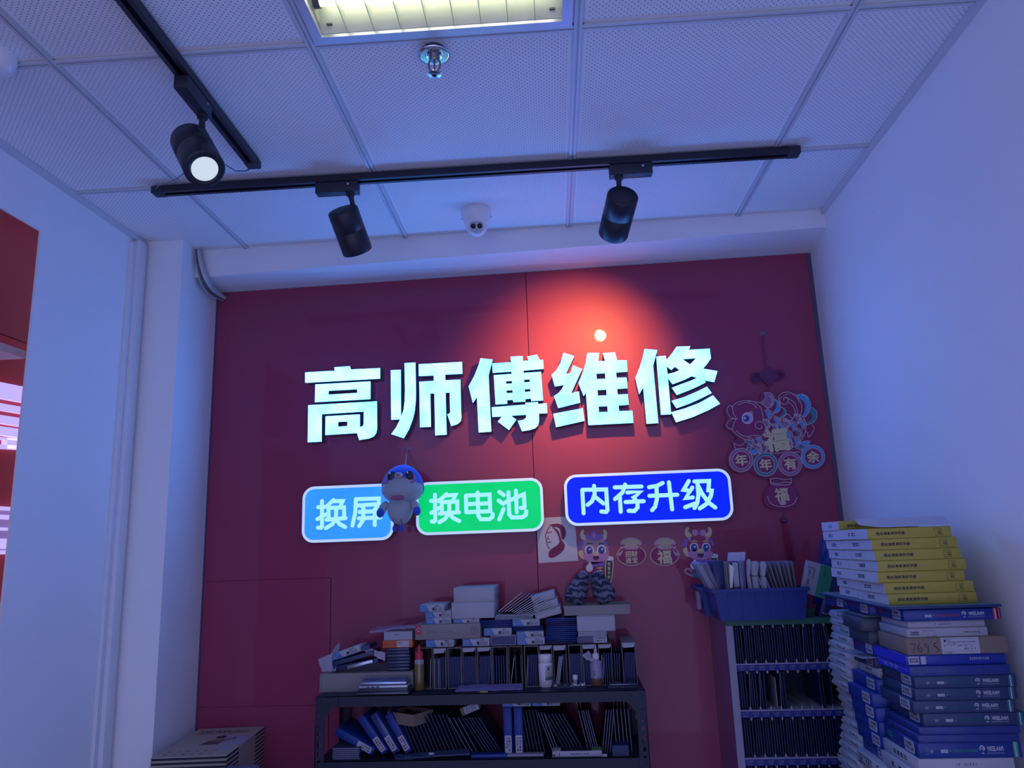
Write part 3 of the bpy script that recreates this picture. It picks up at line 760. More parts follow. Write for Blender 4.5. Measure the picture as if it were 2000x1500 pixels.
# ------------------------------------------------------------------ cable bundle in the corner above the pilaster
cgrey = [mat('cable_grey_a', (0.42, 0.42, 0.44), 0.5), mat('cable_grey_b', (0.60, 0.60, 0.62), 0.5), mat('cable_dark', (0.12, 0.12, 0.14), 0.5)]
for k in range(6):
    o = k*0.0075
    base = [at(383, 487, Y=-.112), at(384, 505, Y=-.114), at(386, 525, Y=-.112), at(393, 550, Y=-.09), at(411, 571, Y=-.02), at(436, 584, Y=.075)]
    kk = k/5
    off = [(-.002+.022*kk, -.012*kk, 0.004), (-.002+.026*kk, -.014*kk, 0), (.000+.030*kk, -.014*kk, -.004*(1-kk)), (.002+.030*kk, -.010*kk, -.012*(1-kk)+.012*kk), (.000+.020*kk, -.01*kk, -.010*(1-kk)+.012*kk), (-.002+.012*kk, 0, -.006*(1-kk)+.006*kk)]
    pts = [tuple(b_ + Vector(o_)) for b_, o_ in zip(base, off)]
    pts2 = []
    for i in range(len(pts)-1):
        for q in range(4):
            a_ = Vector(pts[max(i-1, 0)]); b_ = Vector(pts[i]); c_ = Vector(pts[i+1]); d_ = Vector(pts[min(i+2, len(pts)-1)]); t_ = q/4
            pts2.append(0.5*((2*b_) + (c_-a_)*t_ + (2*a_-5*b_+4*c_-d_)*t_*t_ + (3*b_-a_-3*c_+d_)*t_**3))
    pts2.append(Vector(pts[-1]))
    b = MB(); b.tube(pts2, 0.0032 if k != 3 else 0.0042)
    tag(b.build('cable', cgrey[(k*2+k//2) % 3]), 'grey cable in the bundle drooping at the upper left corner of the red wall', 'cable', 'cable bundle at the beam corner')
# ------------------------------------------------------------------ things hanging or stuck on the red wall
gold = mat('pale_gold_print', (0.52, 0.44, 0.42), 0.4)
gold2 = mat('gold_foil', (0.62, 0.54, 0.30), 0.35)
deepred = mat('deep_red_felt', (0.22, 0.025, 0.10), 0.7)
magred = mat('magenta_red_print', (0.25, 0.02, 0.12), 0.6)
blue_p = mat('blue_print', (0.07, 0.28, 0.62), 0.5); teal_p = mat('teal_print', (0.04, 0.19, 0.28), 0.5)
navy_p = mat('navy_print', (0.03, 0.05, 0.30), 0.5); white_p = mat('white_print', (0.78, 0.78, 0.80), 0.5)
plum_p = mat('plum_print', (0.30, 0.12, 0.26), 0.5)
TW = 0.003   # ornament thickness steps
class Flat:
    """collects flat coloured pieces of one ornament; coordinates are frame points, all on the wall-parallel plane y0"""
    def __init__(s, o, sc_, y0): s.o = o; s.s = sc_; s.y = y0; s.k = at(1501, 900, Y=y0).x - at(1500, 900, Y=y0).x
    def P(s, pts): return wx([(s.o[0]+p[0]*s.s, s.o[1]+p[1]*s.s) for p in pts], s.y)
    def poly(s, mb, pts, back, front, mi=0):
        s.n = getattr(s, 'n', 0) + 1; mb.prism([s.P(pts)], wallM(s.y - back), front - back + (s.n % 7)*0.00004, mi)
    def line(s, mb, pts, w, back, front, mi=0): mb.ribbon(s.P(pts), w*s.s*s.k/2, wallM(s.y - back), front - back, mi)
    def ring(s, c, r, a0=0, a1=360, n=24, ry=None):
        ry = ry or r
        return [(c[0]+r*math.cos(math.radians(a0+(a1-a0)*i/n)), c[1]-ry*math.sin(math.radians(a0+(a1-a0)*i/n))) for i in range(n+1)]
    def disc(s, mb, c, r, back, front, mi=0, ry=None, n=24): s.poly(mb, s.ring(c, r, n=n, ry=ry)[:-1], back, front, mi)
    def text(s, mb, t, c, w, h, front, mi, offset=0.02, rot=0.0):
        q = s.P([c])[0]
        M = wallM(s.y - front) @ Matrix.Translation((q[0], q[1], 0)) @ Matrix.Rotation(rot, 4, 'Z')
        e = 0.035*h*s.s*s.k/max(1, len(t)**.5)
        for q, (dx, dy) in enumerate(((0, 0), (e, 0), (-e, 0), (0, e), (0, -e))):
            text_fit(mb, t, M @ Matrix.Translation((dx, dy, q*0.00002)), w*s.s*s.k, h*s.s*s.k, mi, 0.0004, 0.0)
def smooth(pts, closed=False, n=5):
    out = []; m_ = len(pts)
    rng = range(m_ if closed else m_-1)
    for i in rng:
        g = lambda k: pts[k % m_] if closed else pts[max(0, min(m_-1, k))]
        a, b_, c, d = g(i-1), g(i), g(i+1), g(i+2)
        for q in range(n):
            t = q/n
            out.append(tuple(0.5*((2*b_[j]) + (c[j]-a[j])*t + (2*a[j]-5*b_[j]+4*c[j]-d[j])*t*t + (3*b_[j]-a[j]-3*c[j]+d[j])*t**3) for j in (0, 1)))
    if not closed: out.append(pts[-1])
    return out

# ---- fish new year ornament
F = Flat((1410, 760), 0.11333, 0.082)
c0 = F.P([(860, 700)])[0]
fish = empty('hanging_ornament', (c0[0], WY, c0[1]+0.14), 'red and blue fish ornament with four coins, pouch and tassel on the red wall', 'wall ornament')
b = MB()
sil = [(40,350),(100,270),(190,250),(300,180),(480,160),(640,190),(680,60),(800,40),(930,120),(1000,60),(1120,25),(1260,60),(1380,60),(1500,110),(1570,250),(1660,360),(1680,500),(1620,610),(1620,740),(1540,860),(1570,930),(1700,960),(1800,1080),(1810,1240),(1700,1380),(1560,1410),(1420,1390),(1340,1490),(1200,1525),(1020,1490),(920,1530),(740,1545),(580,1490),(500,1420),(330,1460),(150,1390),(80,1220),(120,1070),(190,1000),(170,900),(260,860),(150,740),(50,680),(40,590),(90,515),(50,440)]
F.poly(b, smooth(sil, True, 4), 0.0, 0.004); b.build('backing_board', deepred, fish)
b = MB()
F.poly(b, smooth([(165,320),(250,235),(380,200),(520,215),(640,300),(705,420),(720,560),(750,680),(700,790),(600,860),(480,885),(340,850),(220,760),(165,700),(200,580),(250,515),(190,420)], True, 4), 0.004, 0.0048)
b.build('fish_head', magred, fish)
g = MB()
W8 = 11
L8 = lambda pts, sm=True: F.line(g, smooth(pts) if sm else pts, W8, 0.0044, 0.0056)
L8([(165,310),(250,240),(380,205),(520,215),(640,300),(690,400),(705,560)])
L8([(680,640),(665,685),(620,685),(570,640),(580,590),(640,560),(720,600),(750,680),(700,790),(600,860),(480,885),(340,850),(220,760),(165,700)])
L8([(180,310),(130,285),(85,340),(100,430),(160,500),(250,515)]); L8([(250,515),(150,525),(85,590),(80,640),(130,690),(180,680)])
L8([(180,310),(190,420),(250,515)]); L8([(180,690),(200,590),(250,515)])
L8([(245,720),(320,790),(430,820),(560,790)]); L8([(260,280),(400,235),(520,260),(600,330)])
L8([(430,210),(650,240),(760,320),(880,440),(990,540),(1100,560),(1200,530),(1260,450),(1350,450),(1430,560),(1430,740),(1350,890),(1200,1020),(1000,1100),(800,1100),(600,1030),(460,950),(380,880)])
L8([(650,240),(720,190),(750,120),(720,70),(830,75),(890,150),(890,250),(830,320),(770,320)])
L8([(900,180),(980,230),(1000,320),(960,400),(880,420)]); L8([(1010,310),(1080,350),(1100,430),(1050,490),(970,500)])
L8([(1000,540),(1060,460),(1130,440),(1200,510)])
L8([(1060,190),(1060,150),(1110,150),(1135,200),(1110,250),(1060,270),(1000,230),(970,150),(1020,80),(1120,55),(1240,90),(1330,190),(1370,320),(1350,450)])
L8([(1140,230),(1220,300),(1260,420),(1210,520)]); L8([(1080,150),(1180,190),(1260,270),(1300,420)])
L8([(1280,110),(1380,90),(1480,150),(1520,270),(1490,400),(1420,490)]); L8([(1530,320),(1610,370),(1635,460),(1580,570),(1450,625)])
L8([(1550,620),(1580,700),(1490,830),(1470,760),(1440,740)])
L8([(205,930),(240,960),(330,970),(410,900)]); L8([(205,930),(215,1000),(270,1060),(350,1075),(430,1020),(440,960)])
L8([(385,1080),(440,1000)]); L8([(385,1080),(420,1135),(480,1110),(500,1020)]); L8([(510,1110),(560,1135),(610,1090),(600,1030)])
L8([(1350,920),(1500,895),(1480,970),(1400,985)]); L8([(1410,1000),(1350,1045),(1260,1015)]); L8([(1400,1010),(1340,1080),(1200,1090)])
sc_centers = [(770,450,1),(740,610,0),(915,570,1),(880,690,0),(1010,680,1),(1190,640,1),(1120,800,1),(1355,615,1),(1290,770,2),(1255,910,1),(1130,950,0),(1080,600,0),(1270,520,0),(600,890,1),(460,930,2),(600,1030,0),(720,990,0)]
bl = g; tl = g; wd = g; pl_ = g
for (x, y, k) in sc_centers:
    for r in (92, 60): F.line(g, F.ring((x, y), r, -75, 115, 10), 9, 0.0044, 0.0054)
    for i in range(6):
        a = math.radians(-60 + 170*i/5)
        if (k == 0): F.disc(g, (x+76*math.cos(a), y-76*math.sin(a)), 8, 0.0044, 0.0052, 3, n=8)
    if k: F.poly(g, F.ring((x, y), 52, -75, 115, 10), 0.004, 0.0049, k)
    F.poly(g, F.ring((x, y), 90, -75, 115, 10), 0.004, 0.0046, 4)
b = MB(); F.poly(b, smooth([(1280,110),(1380,90),(1480,150),(1520,270),(1490,400),(1410,490),(1390,450),(1430,350),(1420,250),(1370,190)], True, 3), 0.004, 0.0050); b.build('fin', blue_p, fish)
b = MB(); F.poly(b, smooth([(910,185),(980,230),(1000,320),(960,400),(870,410),(920,340),(940,270)], True, 3), 0.004, 0.0050); b.build('fin', blue_p, fish)
b = MB(); F.poly(b, smooth([(510,1050),(570,1035),(610,1080),(570,1128),(515,1115)], True, 3), 0.004, 0.0050); b.build('fin', blue_p, fish)
b = MB(); F.poly(b, smooth([(1320,925),(1500,897),(1480,965),(1380,980)], True, 3), 0.004, 0.0050); b.build('fin', blue_p, fish)
b = MB(); F.poly(b, smooth([(1530,330),(1610,380),(1632,460),(1570,570),(1460,618),(1450,590),(1530,530),(1545,460),(1510,400)], True, 3), 0.004, 0.0050); b.build('fin', teal_p, fish)
b = MB(); F.poly(b, smooth([(1020,315),(1080,350),(1100,430),(1050,490),(970,495),(1040,430),(1050,370)], True, 3), 0.004, 0.0050); b.build('fin', teal_p, fish)
b = MB(); F.poly(b, smooth([(440,1000),(490,985),(480,1090),(420,1130),(385,1080)], True, 3), 0.004, 0.0050); b.build('fin', teal_p, fish)
b = MB(); F.poly(b, smooth([(1270,985),(1410,1000),(1330,1040),(1250,1015)], True, 3), 0.004, 0.0050); b.build('fin', teal_p, fish)
b = MB(); F.poly(b, smooth([(720,75),(830,80),(885,150),(885,250),(830,315),(770,315),(670,240),(750,150)], True, 3), 0.004, 0.0046); b.build('fin', plum_p, fish)
for a in range(9): F.disc(g, (800+62*math.cos(math.radians(70-16*a)), 205-90*math.sin(math.radians(70-16*a))), 8, 0.0044, 0.0052, 3, n=8)
for a in range(16):
    q = math.radians(200-13*a); F.disc(g, (1150+170*math.cos(q), 240-150*math.sin(q)), 7, 0.0044, 0.0052, 3, n=8)
for a in range(9): q = math.radians(95-16*a); F.disc(g, (1390+90*math.cos(q), 280-170*math.sin(q)), 7, 0.0050, 0.0056, 3, n=8)
g.build('printed_outline', [gold, blue_p, teal_p, white_p, plum_p], fish)
b = MB(); F.disc(b, (435,505), 98, 0.0048, 0.0056, 0); F.disc(b, (437,507), 86, 0.0056, 0.0060, 1); F.disc(b, (410,510), 55, 0.006, 0.0064, 2); F.disc(b, (386,505), 20, 0.0064, 0.0068, 0, n=12)
for (x, y) in ((475,420), (500,425), (522,440)): F.line(b, [(x, y), (x+6, y-38)], 6, 0.0048, 0.006, 0)
b.build('eye', [white_p, mat('eye_lilac', (0.45, 0.35, 0.55), 0.5), navy_p], fish)
b = MB()
for q_, (dx_, dy_) in enumerate(((0,0),(8,0),(-8,0),(0,8),(0,-8),(5,5),(-5,-5),(5,-5),(-5,5))): F.text(b, '福', (925+dx_, 880+dy_), 400, 380, 0.0064+.00002*q_, 0, 0.012, 0.06)
b.build('lettering', gold2, fish)
for i, ((x, y), ch, cm) in enumerate((((325,1225), '年', plum_p), ((745,1300), '年', teal_p), ((1165,1290), '有', plum_p), ((1560,1170), '余', blue_p))):
    b = MB(); F.disc(b, (x, y), 208, 0.004, 0.0062, 0, n=36); F.disc(b, (x, y), 196, 0.0062, 0.0066, 1, n=36); F.disc(b, (x, y), 154, 0.0066, 0.0070, 0, n=36)
    F.disc(b, (x, y), 144, 0.007, 0.0074, 2, n=36); F.text(b, ch, (x, y), 205, 195, 0.0078, 3, 0.008, 0.04)
    b.build('coin', [gold, cm, magred, gold2], fish)
# knot, cord, pouch, tassel (frame 1380,620, scale .32)
F2 = Flat((1380, 620), 0.32, 0.082)
b = MB()
F2.poly(b, [(375,296),(437,362),(380,425),(318,360)], 0, 0.006, 0)
for cx_, cy_ in ((303, 368), (443, 352)):
    for r in (31, 22, 13): F2.line(b, F2.ring((cx_, cy_), r, n=18), 5.5, 0.0, 0.005, 0)
for k in range(5):
    F2.line(b, [(328+11*k, 348-11*k+3), (388+11*k-2, 412-11*k)], 5, 0.006, 0.0075, 0)
    F2.line(b, [(334+12*k, 372+11*k-3), (372+13*k-1, 308+12*k)], 5, 0.0065, 0.008, 0)
b.build('knot', mat('plum_cord', (0.16, 0.035, 0.12), 0.7), fish)
q = [at(1380+x*.32, 620+y*.32, Y=0.078) for x, y in ((342,105),(336,140),(347,200),(357,235),(352,200),(350,140),(346,105))]
b = MB(); b.tube(q, 0.0012); q2 = [at(1380+x*.32, 620+y*.32, Y=0.078) for x, y in ((357,235),(360,298))]; b.tube(q2, 0.0022)
q3 = [at(1380+x*.32, 620+y*.32, Y=0.078) for x, y in ((378,424),(380,460))]; b.tube(q3, 0.0014)
q4 = [at(1380+x*.32, 620+y*.32, Y=0.078) for x, y in ((455,965),(455,985))]; b.tube(q4, 0.0014)
b.build('cord', mat('red_cord', (0.22, 0.03, 0.10), 0.6), fish)
b = MB(); h = at(1380+345*.32, 620+100*.32, Y=WY); b.lathe([(0.011, 0), (0.011, 0.002), (0.004, 0.004), (0.003, 0.010)], wallM(WY) @ Matrix.Translation((h.x, h.z, 0)), 0, 20)
b.build('suction_hook', mat('clear_hook', (0.45, 0.35, 0.5), 0.15, alpha=0.55), fish)
b = MB()
F2.poly(b, smooth([(380,970),(440,962),(525,975),(520,1020),(548,1060),(565,1110),(545,1150),(500,1170),(420,1170),(365,1155),(345,1110),(355,1060),(385,1020)], True, 4), 0, 0.004, 0)
F2.poly(b, smooth([(392,1022),(505,1018),(540,1065),(555,1110),(530,1148),(480,1160),(420,1158),(372,1135),(365,1095),(375,1055)], True, 4), 0.004, 0.005, 1)
for pts in ([(385,990),(420,982),(470,990),(515,985)], [(388,1005),(430,1015),(480,1005),(515,1010)], [(388,985),(398,1020),(500,1020),(515,990)], [(370,1095),(385,1130),(420,1150),(480,1155),(530,1135),(552,1095)]):
    F2.line(b, smooth(pts), 4, 0.0044, 0.006, 2)
F2.disc(b, (462, 1132), 22, 0.005, 0.0062, 2, ry=14)
F2.text(b, '福', (455, 1082), 80, 78, 0.0062, 3, 0.01, 0.03)
b.build('pouch', [deepred, magred, gold, gold2], fish)
b = MB(); t0_ = at(1380+466*.32, 620+1170*.32, Y=0.078); t1_ = at(1380+472*.32, 620+1225*.32, Y=0.078); b.tube([t0_, t1_], 0.0012)
tb = at(1380+473*.32, 620+1240*.32, Y=0.074); b.ball(tb, 0.0105, 0, 16)
for k in range(22):
    xo = -0.008 + 0.016*k/21; yo = 0.006*math.sin(k*2.4)
    b.tube([(tb.x+xo*.3, 0.072+yo*.3, tb.z-.006), (tb.x+xo+.004, 0.070+yo, tb.z-.05), (tb.x+xo*1.4+.012, 0.070+yo, tb.z-.135)], [0.0012, 0.0014, 0.001], 1, 5)
b.build('tassel', [mat('plum_bead', (0.12, 0.02, 0.12), 0.4), mat('crimson_thread', (0.30, 0.015, 0.07), 0.6)], fish)

# ---- portrait sheet (plain generic head print)
S = Flat((1000, 980), 0.225, WY - 0.001)
q = S.P([(213,140),(543,127),(575,512),(232,533)])
b = MB(); b.prism([q], wallM(WY - 0.0005), 0.0008, 0)
S.poly(b, smooth([(330,200),(400,190),(455,220),(468,290),(440,330),(425,300),(410,230),(350,215)], True, 3), 0.0006, 0.0009, 1)
S.poly(b, smooth([(345,215),(400,250),(420,300),(430,330),(460,380),(430,440),(350,488),(318,470),(330,420),(400,370),(410,330),(390,270)], True, 3), 0.0006, 0.0009, 1)
for pts in ([(330,205),(298,270),(292,300),(300,340),(312,390),(330,410)], [(305,270),(345,262)], [(315,300),(310,320),(322,325)], [(312,352),(340,350)]):
    S.line(b, smooth(pts), 7, 0.0006, 0.0010, 1)
tag(b.build('paper_print', [mat('white_paper', (0.62, 0.62, 0.66), 0.7), mat('maroon_ink', (0.20, 0.03, 0.10), 0.7)]),
    'white paper sheet with a dark red head print, right of the green sign box', 'paper print')

# ---- money bag stickers
def money_bag(cx_, flip, txt, lab):
    b = MB(); f = -1 if flip else 1
    X_ = lambda pts: [(cx_ + f*p[0], p[1]) for p in pts]
    S.poly(b, S.ring((cx_+f*5, 465), 128, n=30, ry=92)[:-1], 0, 0.0016, 2); S.poly(b, S.ring((cx_+f*5, 465), 119, n=30, ry=84)[:-1], 0.0016, 0.0019, 1)
    S.poly(b, smooth(X_([(-90,345),(-50,318),(0,310),(50,318),(95,350),(85,380),(50,372),(60,410),(-55,410),(-50,375),(-85,372)]), True, 3), 0, 0.0022, 3)
    for (dx, dy, r) in ((-45, 350, 30), (0, 338, 34), (45, 350, 30), (-20, 365, 26), (25, 366, 26)): S.disc(b, (cx_+dx, dy), r, 0.0022, 0.0028, 2, ry=r*.6, n=16)
    for k in range(-3, 4): S.line(b, X_([(k*16, 378), (k*13, 408)]), 4, 0.0022, 0.0026, 2)
    S.poly(b, smooth(X_([(-70,395),(-95,385),(-85,410),(-65,415),(-100,440),(-135,460),(-95,472),(-70,430)]), True, 3), 0.0016, 0.0030, 3)
    S.text(b, txt, (cx_+f*5, 480), 118 if len(txt) < 2 else 105, 112 if len(txt) < 2 else 105, 0.0024, 0, 0.012 if len(txt) < 2 else 0.01)
    return tag(b.build('sticker', [gold2, magred, mat('soft_gold_print', (0.50, 0.43, 0.26), .5), mat('peach_print', (0.48, 0.30, 0.36), 0.5)]), lab, 'sticker', 'money bag stickers')
money_bag(1032, False, '招财\n进宝', 'money bag sticker with four small gold characters, beside the crowned dragon sticker')
money_bag(1328, True, '福', 'money bag sticker with one big gold 福, beside the red dragon sticker')

# ---- dragon stickers
def dragon(ox, oy, head_m, crown, scroll_txt, lab):
    b = MB(); T = lambda pts: [(p[0]+ox, p[1]+oy) for p in pts]
    M_ = [gold, head_m, mat('pink_print', (0.55, 0.25, 0.45), 0.5), white_p, navy_p, magred, mat('violet_print', (0.25, 0.13, 0.45), 0.5), teal_p, gold2, mat('black_print', (0.02, 0.02, 0.06), 0.5), mat('peach_print', (0.48, 0.30, 0.36))]
    D = lambda c, r, z0, z1, mi, ry=None: S.disc(b, (c[0]+ox, c[1]+oy), r, z0, z1, mi, ry=ry)
    P_ = lambda pts, z0, z1, mi: S.poly(b, smooth(T(pts), True, 3), z0, z1, mi)
    for (sx_, px) in ((1, 612), (-1, 806)):
        P_([(px, 240), (px+16*sx_, 250), (px+10*sx_, 280), (px+40*sx_, 310), (px+30*sx_, 345), (px-12*sx_, 320), (px-20*sx_, 270)], 0, 0.0012, 8)
        P_([(px-20*sx_, 350), (px+20*sx_, 340), (px+20*sx_, 440), (px-15*sx_, 410), (px-42*sx_, 400), (px-30*sx_, 375)], 0, 0.0010, 6)
        P_([(px-35*sx_, 430), (px+20*sx_, 420), (px+20*sx_, 500), (px-20*sx_, 480)], 0, 0.0009, 8)
        P_([(px+2*sx_, 325), (px+30*sx_, 330), (px+25*sx_, 365)], 0.001, 0.0018, 10)
    P_([(625,480),(612,400),(640,330),(710,305),(775,330),(830,400),(845,470),(820,510),(720,540),(650,520)], 0, 0.0016, 1)
    if crown:
        P_([(640,320),(650,270),(675,290),(712,245),(745,290),(775,265),(790,320),(712,335)], 0.0016, 0.0024, 6)
        P_([(712,268),(726,290),(712,315),(698,290)], 0.0024, 0.0028, 2)
    else:
        for s1 in (-1, 1): P_([(715, 290), (715+30*s1, 262), (715+60*s1, 275), (715+55*s1, 310), (715+25*s1, 318)], 0.0016, 0.0024, 2)
        D((715, 290), 14, 0.0024, 0.0028, 6)
    D((727, 478), 112, 0.0016, 0.0024, 2, 46)
    for ex in (672, 776):
        D((ex, 418), 38, 0.0016, 0.0022, 3, 42); D((ex, 420), 28, 0.0022, 0.0026, 4, 34); D((ex+6, 412), 9, 0.0026, 0.003, 3)
        S.line(b, T([(ex-22, 368), (ex, 358), (ex+22, 366)]), 9, 0.0016, 0.0022, 9 if crown else 8)
    D((727, 448), 30, 0.0024, 0.0034, 8, 20)
    P_([(700,478),(727,472),(757,478),(745,502),(727,508),(710,500)], 0.0024, 0.0028, 9); D((727, 497), 14, 0.0028, 0.003, 5, 7)
    # body: shirt, closure, trousers
    P_([(640,520),(820,520),(830,600),(800,640),(680,640),(640,600),(615,560)], 0, 0.0010, 5)
    P_([(690,520),(800,520),(800,555),(700,560)], 0.001, 0.0016, 6)
    for yy in (575, 600, 625): S.line(b, T([(735, yy), (790, yy-4)]), 8, 0.001, 0.0018, 8)
    S.line(b, T([(765, 565), (765, 635)]), 8, 0.001, 0.0018, 8)
    P_([(665,635),(805,635),(800,680),(675,680)], 0, 0.0009, 7)
    S.line(b, T(smooth([(655,665),(600,640),(598,610),(630,605),(650,625)])), 14, 0, 0.0012, 10)
    D((672, 575), 31, 0.001, 0.0024, 3, 34); D((676, 542), 12, 0.001, 0.0022, 3, 20)
    # scroll
    P_([(812,500),(880,500),(865,690),(812,685)], 0, 0.0012, 8); P_([(822,515),(870,515),(858,678),(820,675)], 0.0012, 0.0018, 9)
    for k, ch in enumerate(scroll_txt): S.text(b, ch, (842+ox, 540+oy+38*k), 26, 30, 0.002, 8, 0.02)
    D((848, 492), 34, 0.0012, 0.0024, 3, 20)
    return tag(b.build('sticker', M_), lab, 'sticker', 'cartoon dragon stickers')
dragon(0, 0, mat('dragon_peach', (0.42, 0.26, 0.26), 0.5), True, '恭喜发财', 'cartoon dragon sticker with tan head and violet crown, above the furry slippers')
dragon(908, -22, mat('dragon_red', (0.34, 0.03, 0.10), 0.5), False, '万事如意', 'cartoon dragon sticker with red head and pink bow, behind the blue bin')

# ------------------------------------------------------------------ plush bird
fur_w = mat('white_plush', (0.36, 0.41, 0.48), 0.95, sheen=0.4, nscale=150, bump=0.3)
fur_b = mat('blue_plush', (0.02, 0.10, 0.62), 0.95, sheen=0.3, nscale=150, bump=0.3)
PYY = -0.02
pb = at(787, 950, Y=PYY); K = (at(788, 950, Y=PYY).x - pb.x)
bird = empty('plush_bird', (pb.x, PYY, pb.z-0.13), 'blue and white plush bird hanging on a cord between the lit sign boxes', 'plush toy')
def bp_(px, py, dy=0.0): return Vector((pb.x + (px-787)*K, PYY+dy, pb.z - (py-950)*K*1.03))
def plush(profile_z, name, m_, sy=0.85, n=28):
    b = MB(); b.lathe(profile_z, Matrix.Translation((0, PYY, 0)) @ Matrix.Diagonal((1, sy, 1, 1)), 0, n); return b
cx_ = pb.x
def lath(rows, cxp, dy, sy, m_, name, tilt=0):
    b = MB(); c = bp_(cxp, 950, dy); prof = []
    M = Matrix.Translation((c.x, c.y, 0)) @ Matrix.Diagonal((1, sy, 1, 1))
    prof = [(r*K, pb.z - (y-950)*K*1.03) for y, r in smooth(rows)]
    b.lathe(prof, M, 0, 32); return b.build(name, m_, bird)
hd = lath([(981, 0.01), (980, 14), (974, 30), (965, 38), (955, 40.5), (945, 39), (935, 35), (925, 28), (917, 18), (912, 0.01)], 786.5, 0, 0.80, fur_w, 'head')
# blue hood: shell over the top and back of the head, cut open around the muzzle
b = MB(); rows = [(909.5, 0.01), (911, 10), (917, 22), (925, 30.5), (935, 36.5), (945, 40.2), (955, 41.5), (964, 39.5)]
n = 40; sm_ = smooth(rows, n=4); ring = []
for (y, r) in sm_:
    for i in range(n):
        a = 2*PI*i/n; ring.append(Vector((bp_(786.5, y).x + r*K*math.cos(a), PYY + r*K*0.82*math.sin(a), bp_(786.5, y).z)))
fs = []
for k in range(len(sm_)-1):
    for i in range(n):
        j = (i+1) % n; a = 2*PI*(i+.5)/n; front = math.sin(a) < -0.0
        ym = (sm_[k][0]+sm_[k+1][0])/2
        lim = 933 + 14*abs(math.cos(a))**1.5 if front else 970
        if ym < lim: fs.append((k*n+i, k*n+j, (k+1)*n+j, (k+1)*n+i))
b.add(ring, fs, 0, True); b.build('hood', fur_b, bird)
# muzzle
b = MB(); b.ball(bp_(786, 957, -0.016), 1.0, 0, 24, None, (39*K, 0.045, 21.5*K)); b.build('muzzle', fur_w, bird)
lath([(1021, 0.01), (1018, 10), (1010, 19), (998, 24), (986, 24), (976, 20), (966, 16)], 781.5, 0.0, 0.9, fur_w, 'body')
def surf_disc(px, py, rx, rz, dy, m_, name, rot=0):
    b = MB(); b.ball((0, 0, 0), 1.0, 0, 20, Matrix.Translation(bp_(px, py, dy)) @ Matrix.Rotation(rot, 4, 'Y'), (rx*K, 0.006, rz*K)); return b.build(name, m_, bird)
ink = mat('plush_black', (0.01, 0.014, 0.04), 0.4); pk = mat('plush_pink', (0.42, 0.16, 0.40), 0.8)
surf_disc(762.5, 937, 5, 8, -0.038, pk, 'cheek', 0.55); surf_disc(812, 937, 5, 8, -0.038, pk, 'cheek', -0.55)
for ex, rt in ((771, 0.45), (805, -0.45)):
    e_ = surf_disc(ex, 932, 8.0, 9.0, -0.0465, ink, 'eye', rt)
    b = MB(); b.ball(bp_(ex-3.0, 927, -0.0525), 1.0, 0, 12, None, (1.6*K, 0.002, 2.2*K)); b.build('eye_highlight', white_p, e_)
b = MB(); b.ball(bp_(786, 932, -0.058), 1.0, 0, 20, None, (8.2*K, 0.014, 5.6*K)); b.build('beak', mat('beak_yellow', (0.62, 0.42, 0.36), 0.7), bird)
b = MB(); b.ball(bp_(786, 931, -0.0665), 1.0, 0, 20, None, (5.6*K, 0.010, 3.4*K)); b.build('mouth', mat('beak_coral', (0.50, 0.17, 0.28), 0.7), bird)
for px in (761, 810): surf_disc(px, 943 if px < 787 else 944.5, 3.9, 2.5, -0.046, pk, 'blush', 0.3 if px < 787 else -0.3)
b = MB(); b.ball(bp_(783, 972.5, -0.052), 1.0, 0, 20, None, (13*K, 0.012, 3.8*K)); b.build('mouth_patch', mat('mouth_red', (0.42, 0.10, 0.25), 0.8), bird)
for (p0, p1, p2, r_) in (((757, 979), (750, 988), (746, 999), 1), ((806, 978), (813, 988), (817, 998), -1)):
    b = MB(); pts = [bp_(*p0, -.005), bp_((p0[0]+p1[0])/2, (p0[1]+p1[1])/2, -.01), bp_(*p1, -.012), bp_(*p2, -.015)]
    b.tube(pts, [5*K, 7*K, 8*K, 6.5*K], 0, 14); b.ball(pts[-1], 6.6*K); ar = b.build('wing', fur_w, bird)
    b = MB(); b.ball(bp_(p2[0], p2[1]-1, -0.026), 1.0, 0, 16, Matrix.Identity(4), (7*K, 0.012, 9*K)); b.build('wing_tip', fur_b, ar)
for (fx_, fy_) in ((772, 1027), (786.5, 1027)):
    b = MB(); b.ball(bp_(fx_, fy_, -0.01), 1.0, 0, 16, None, (4.6*K, 0.008, 6.8*K)); ft = b.build('foot', fur_b, bird)
    b = MB(); b.tube([bp_(fx_+.5, 1010, -0.035), bp_(fx_+.5, 1014, -.033), bp_(fx_, 1022, -0.012)], 0.0009, 0, 6); b.build('leg_cord', ink, ft)
b = MB(); hk = Vector((at(796, 878, Y=WY).x, 0.084, at(796, 878, Y=WY).z))
b.tube([bp_(792, 912, 0), hk + Vector((.002, 0, 0))], 0.0008, 0, 6); b.tube([bp_(791, 912, 0), hk - Vector((.002, 0, 0))], 0.0008, 0, 6)
b.build('cord', mat('lilac_cord', (0.45, 0.35, 0.5), 0.6), bird)
b = MB(); b.lathe([(0.009, 0), (0.009, 0.0015), (0.003, 0.004), (0.003, 0.008)], wallM(WY) @ Matrix.Translation((hk.x, hk.z+.003, 0)), 0, 20); b.build('suction_hook', MATS['clear_hook'], bird)
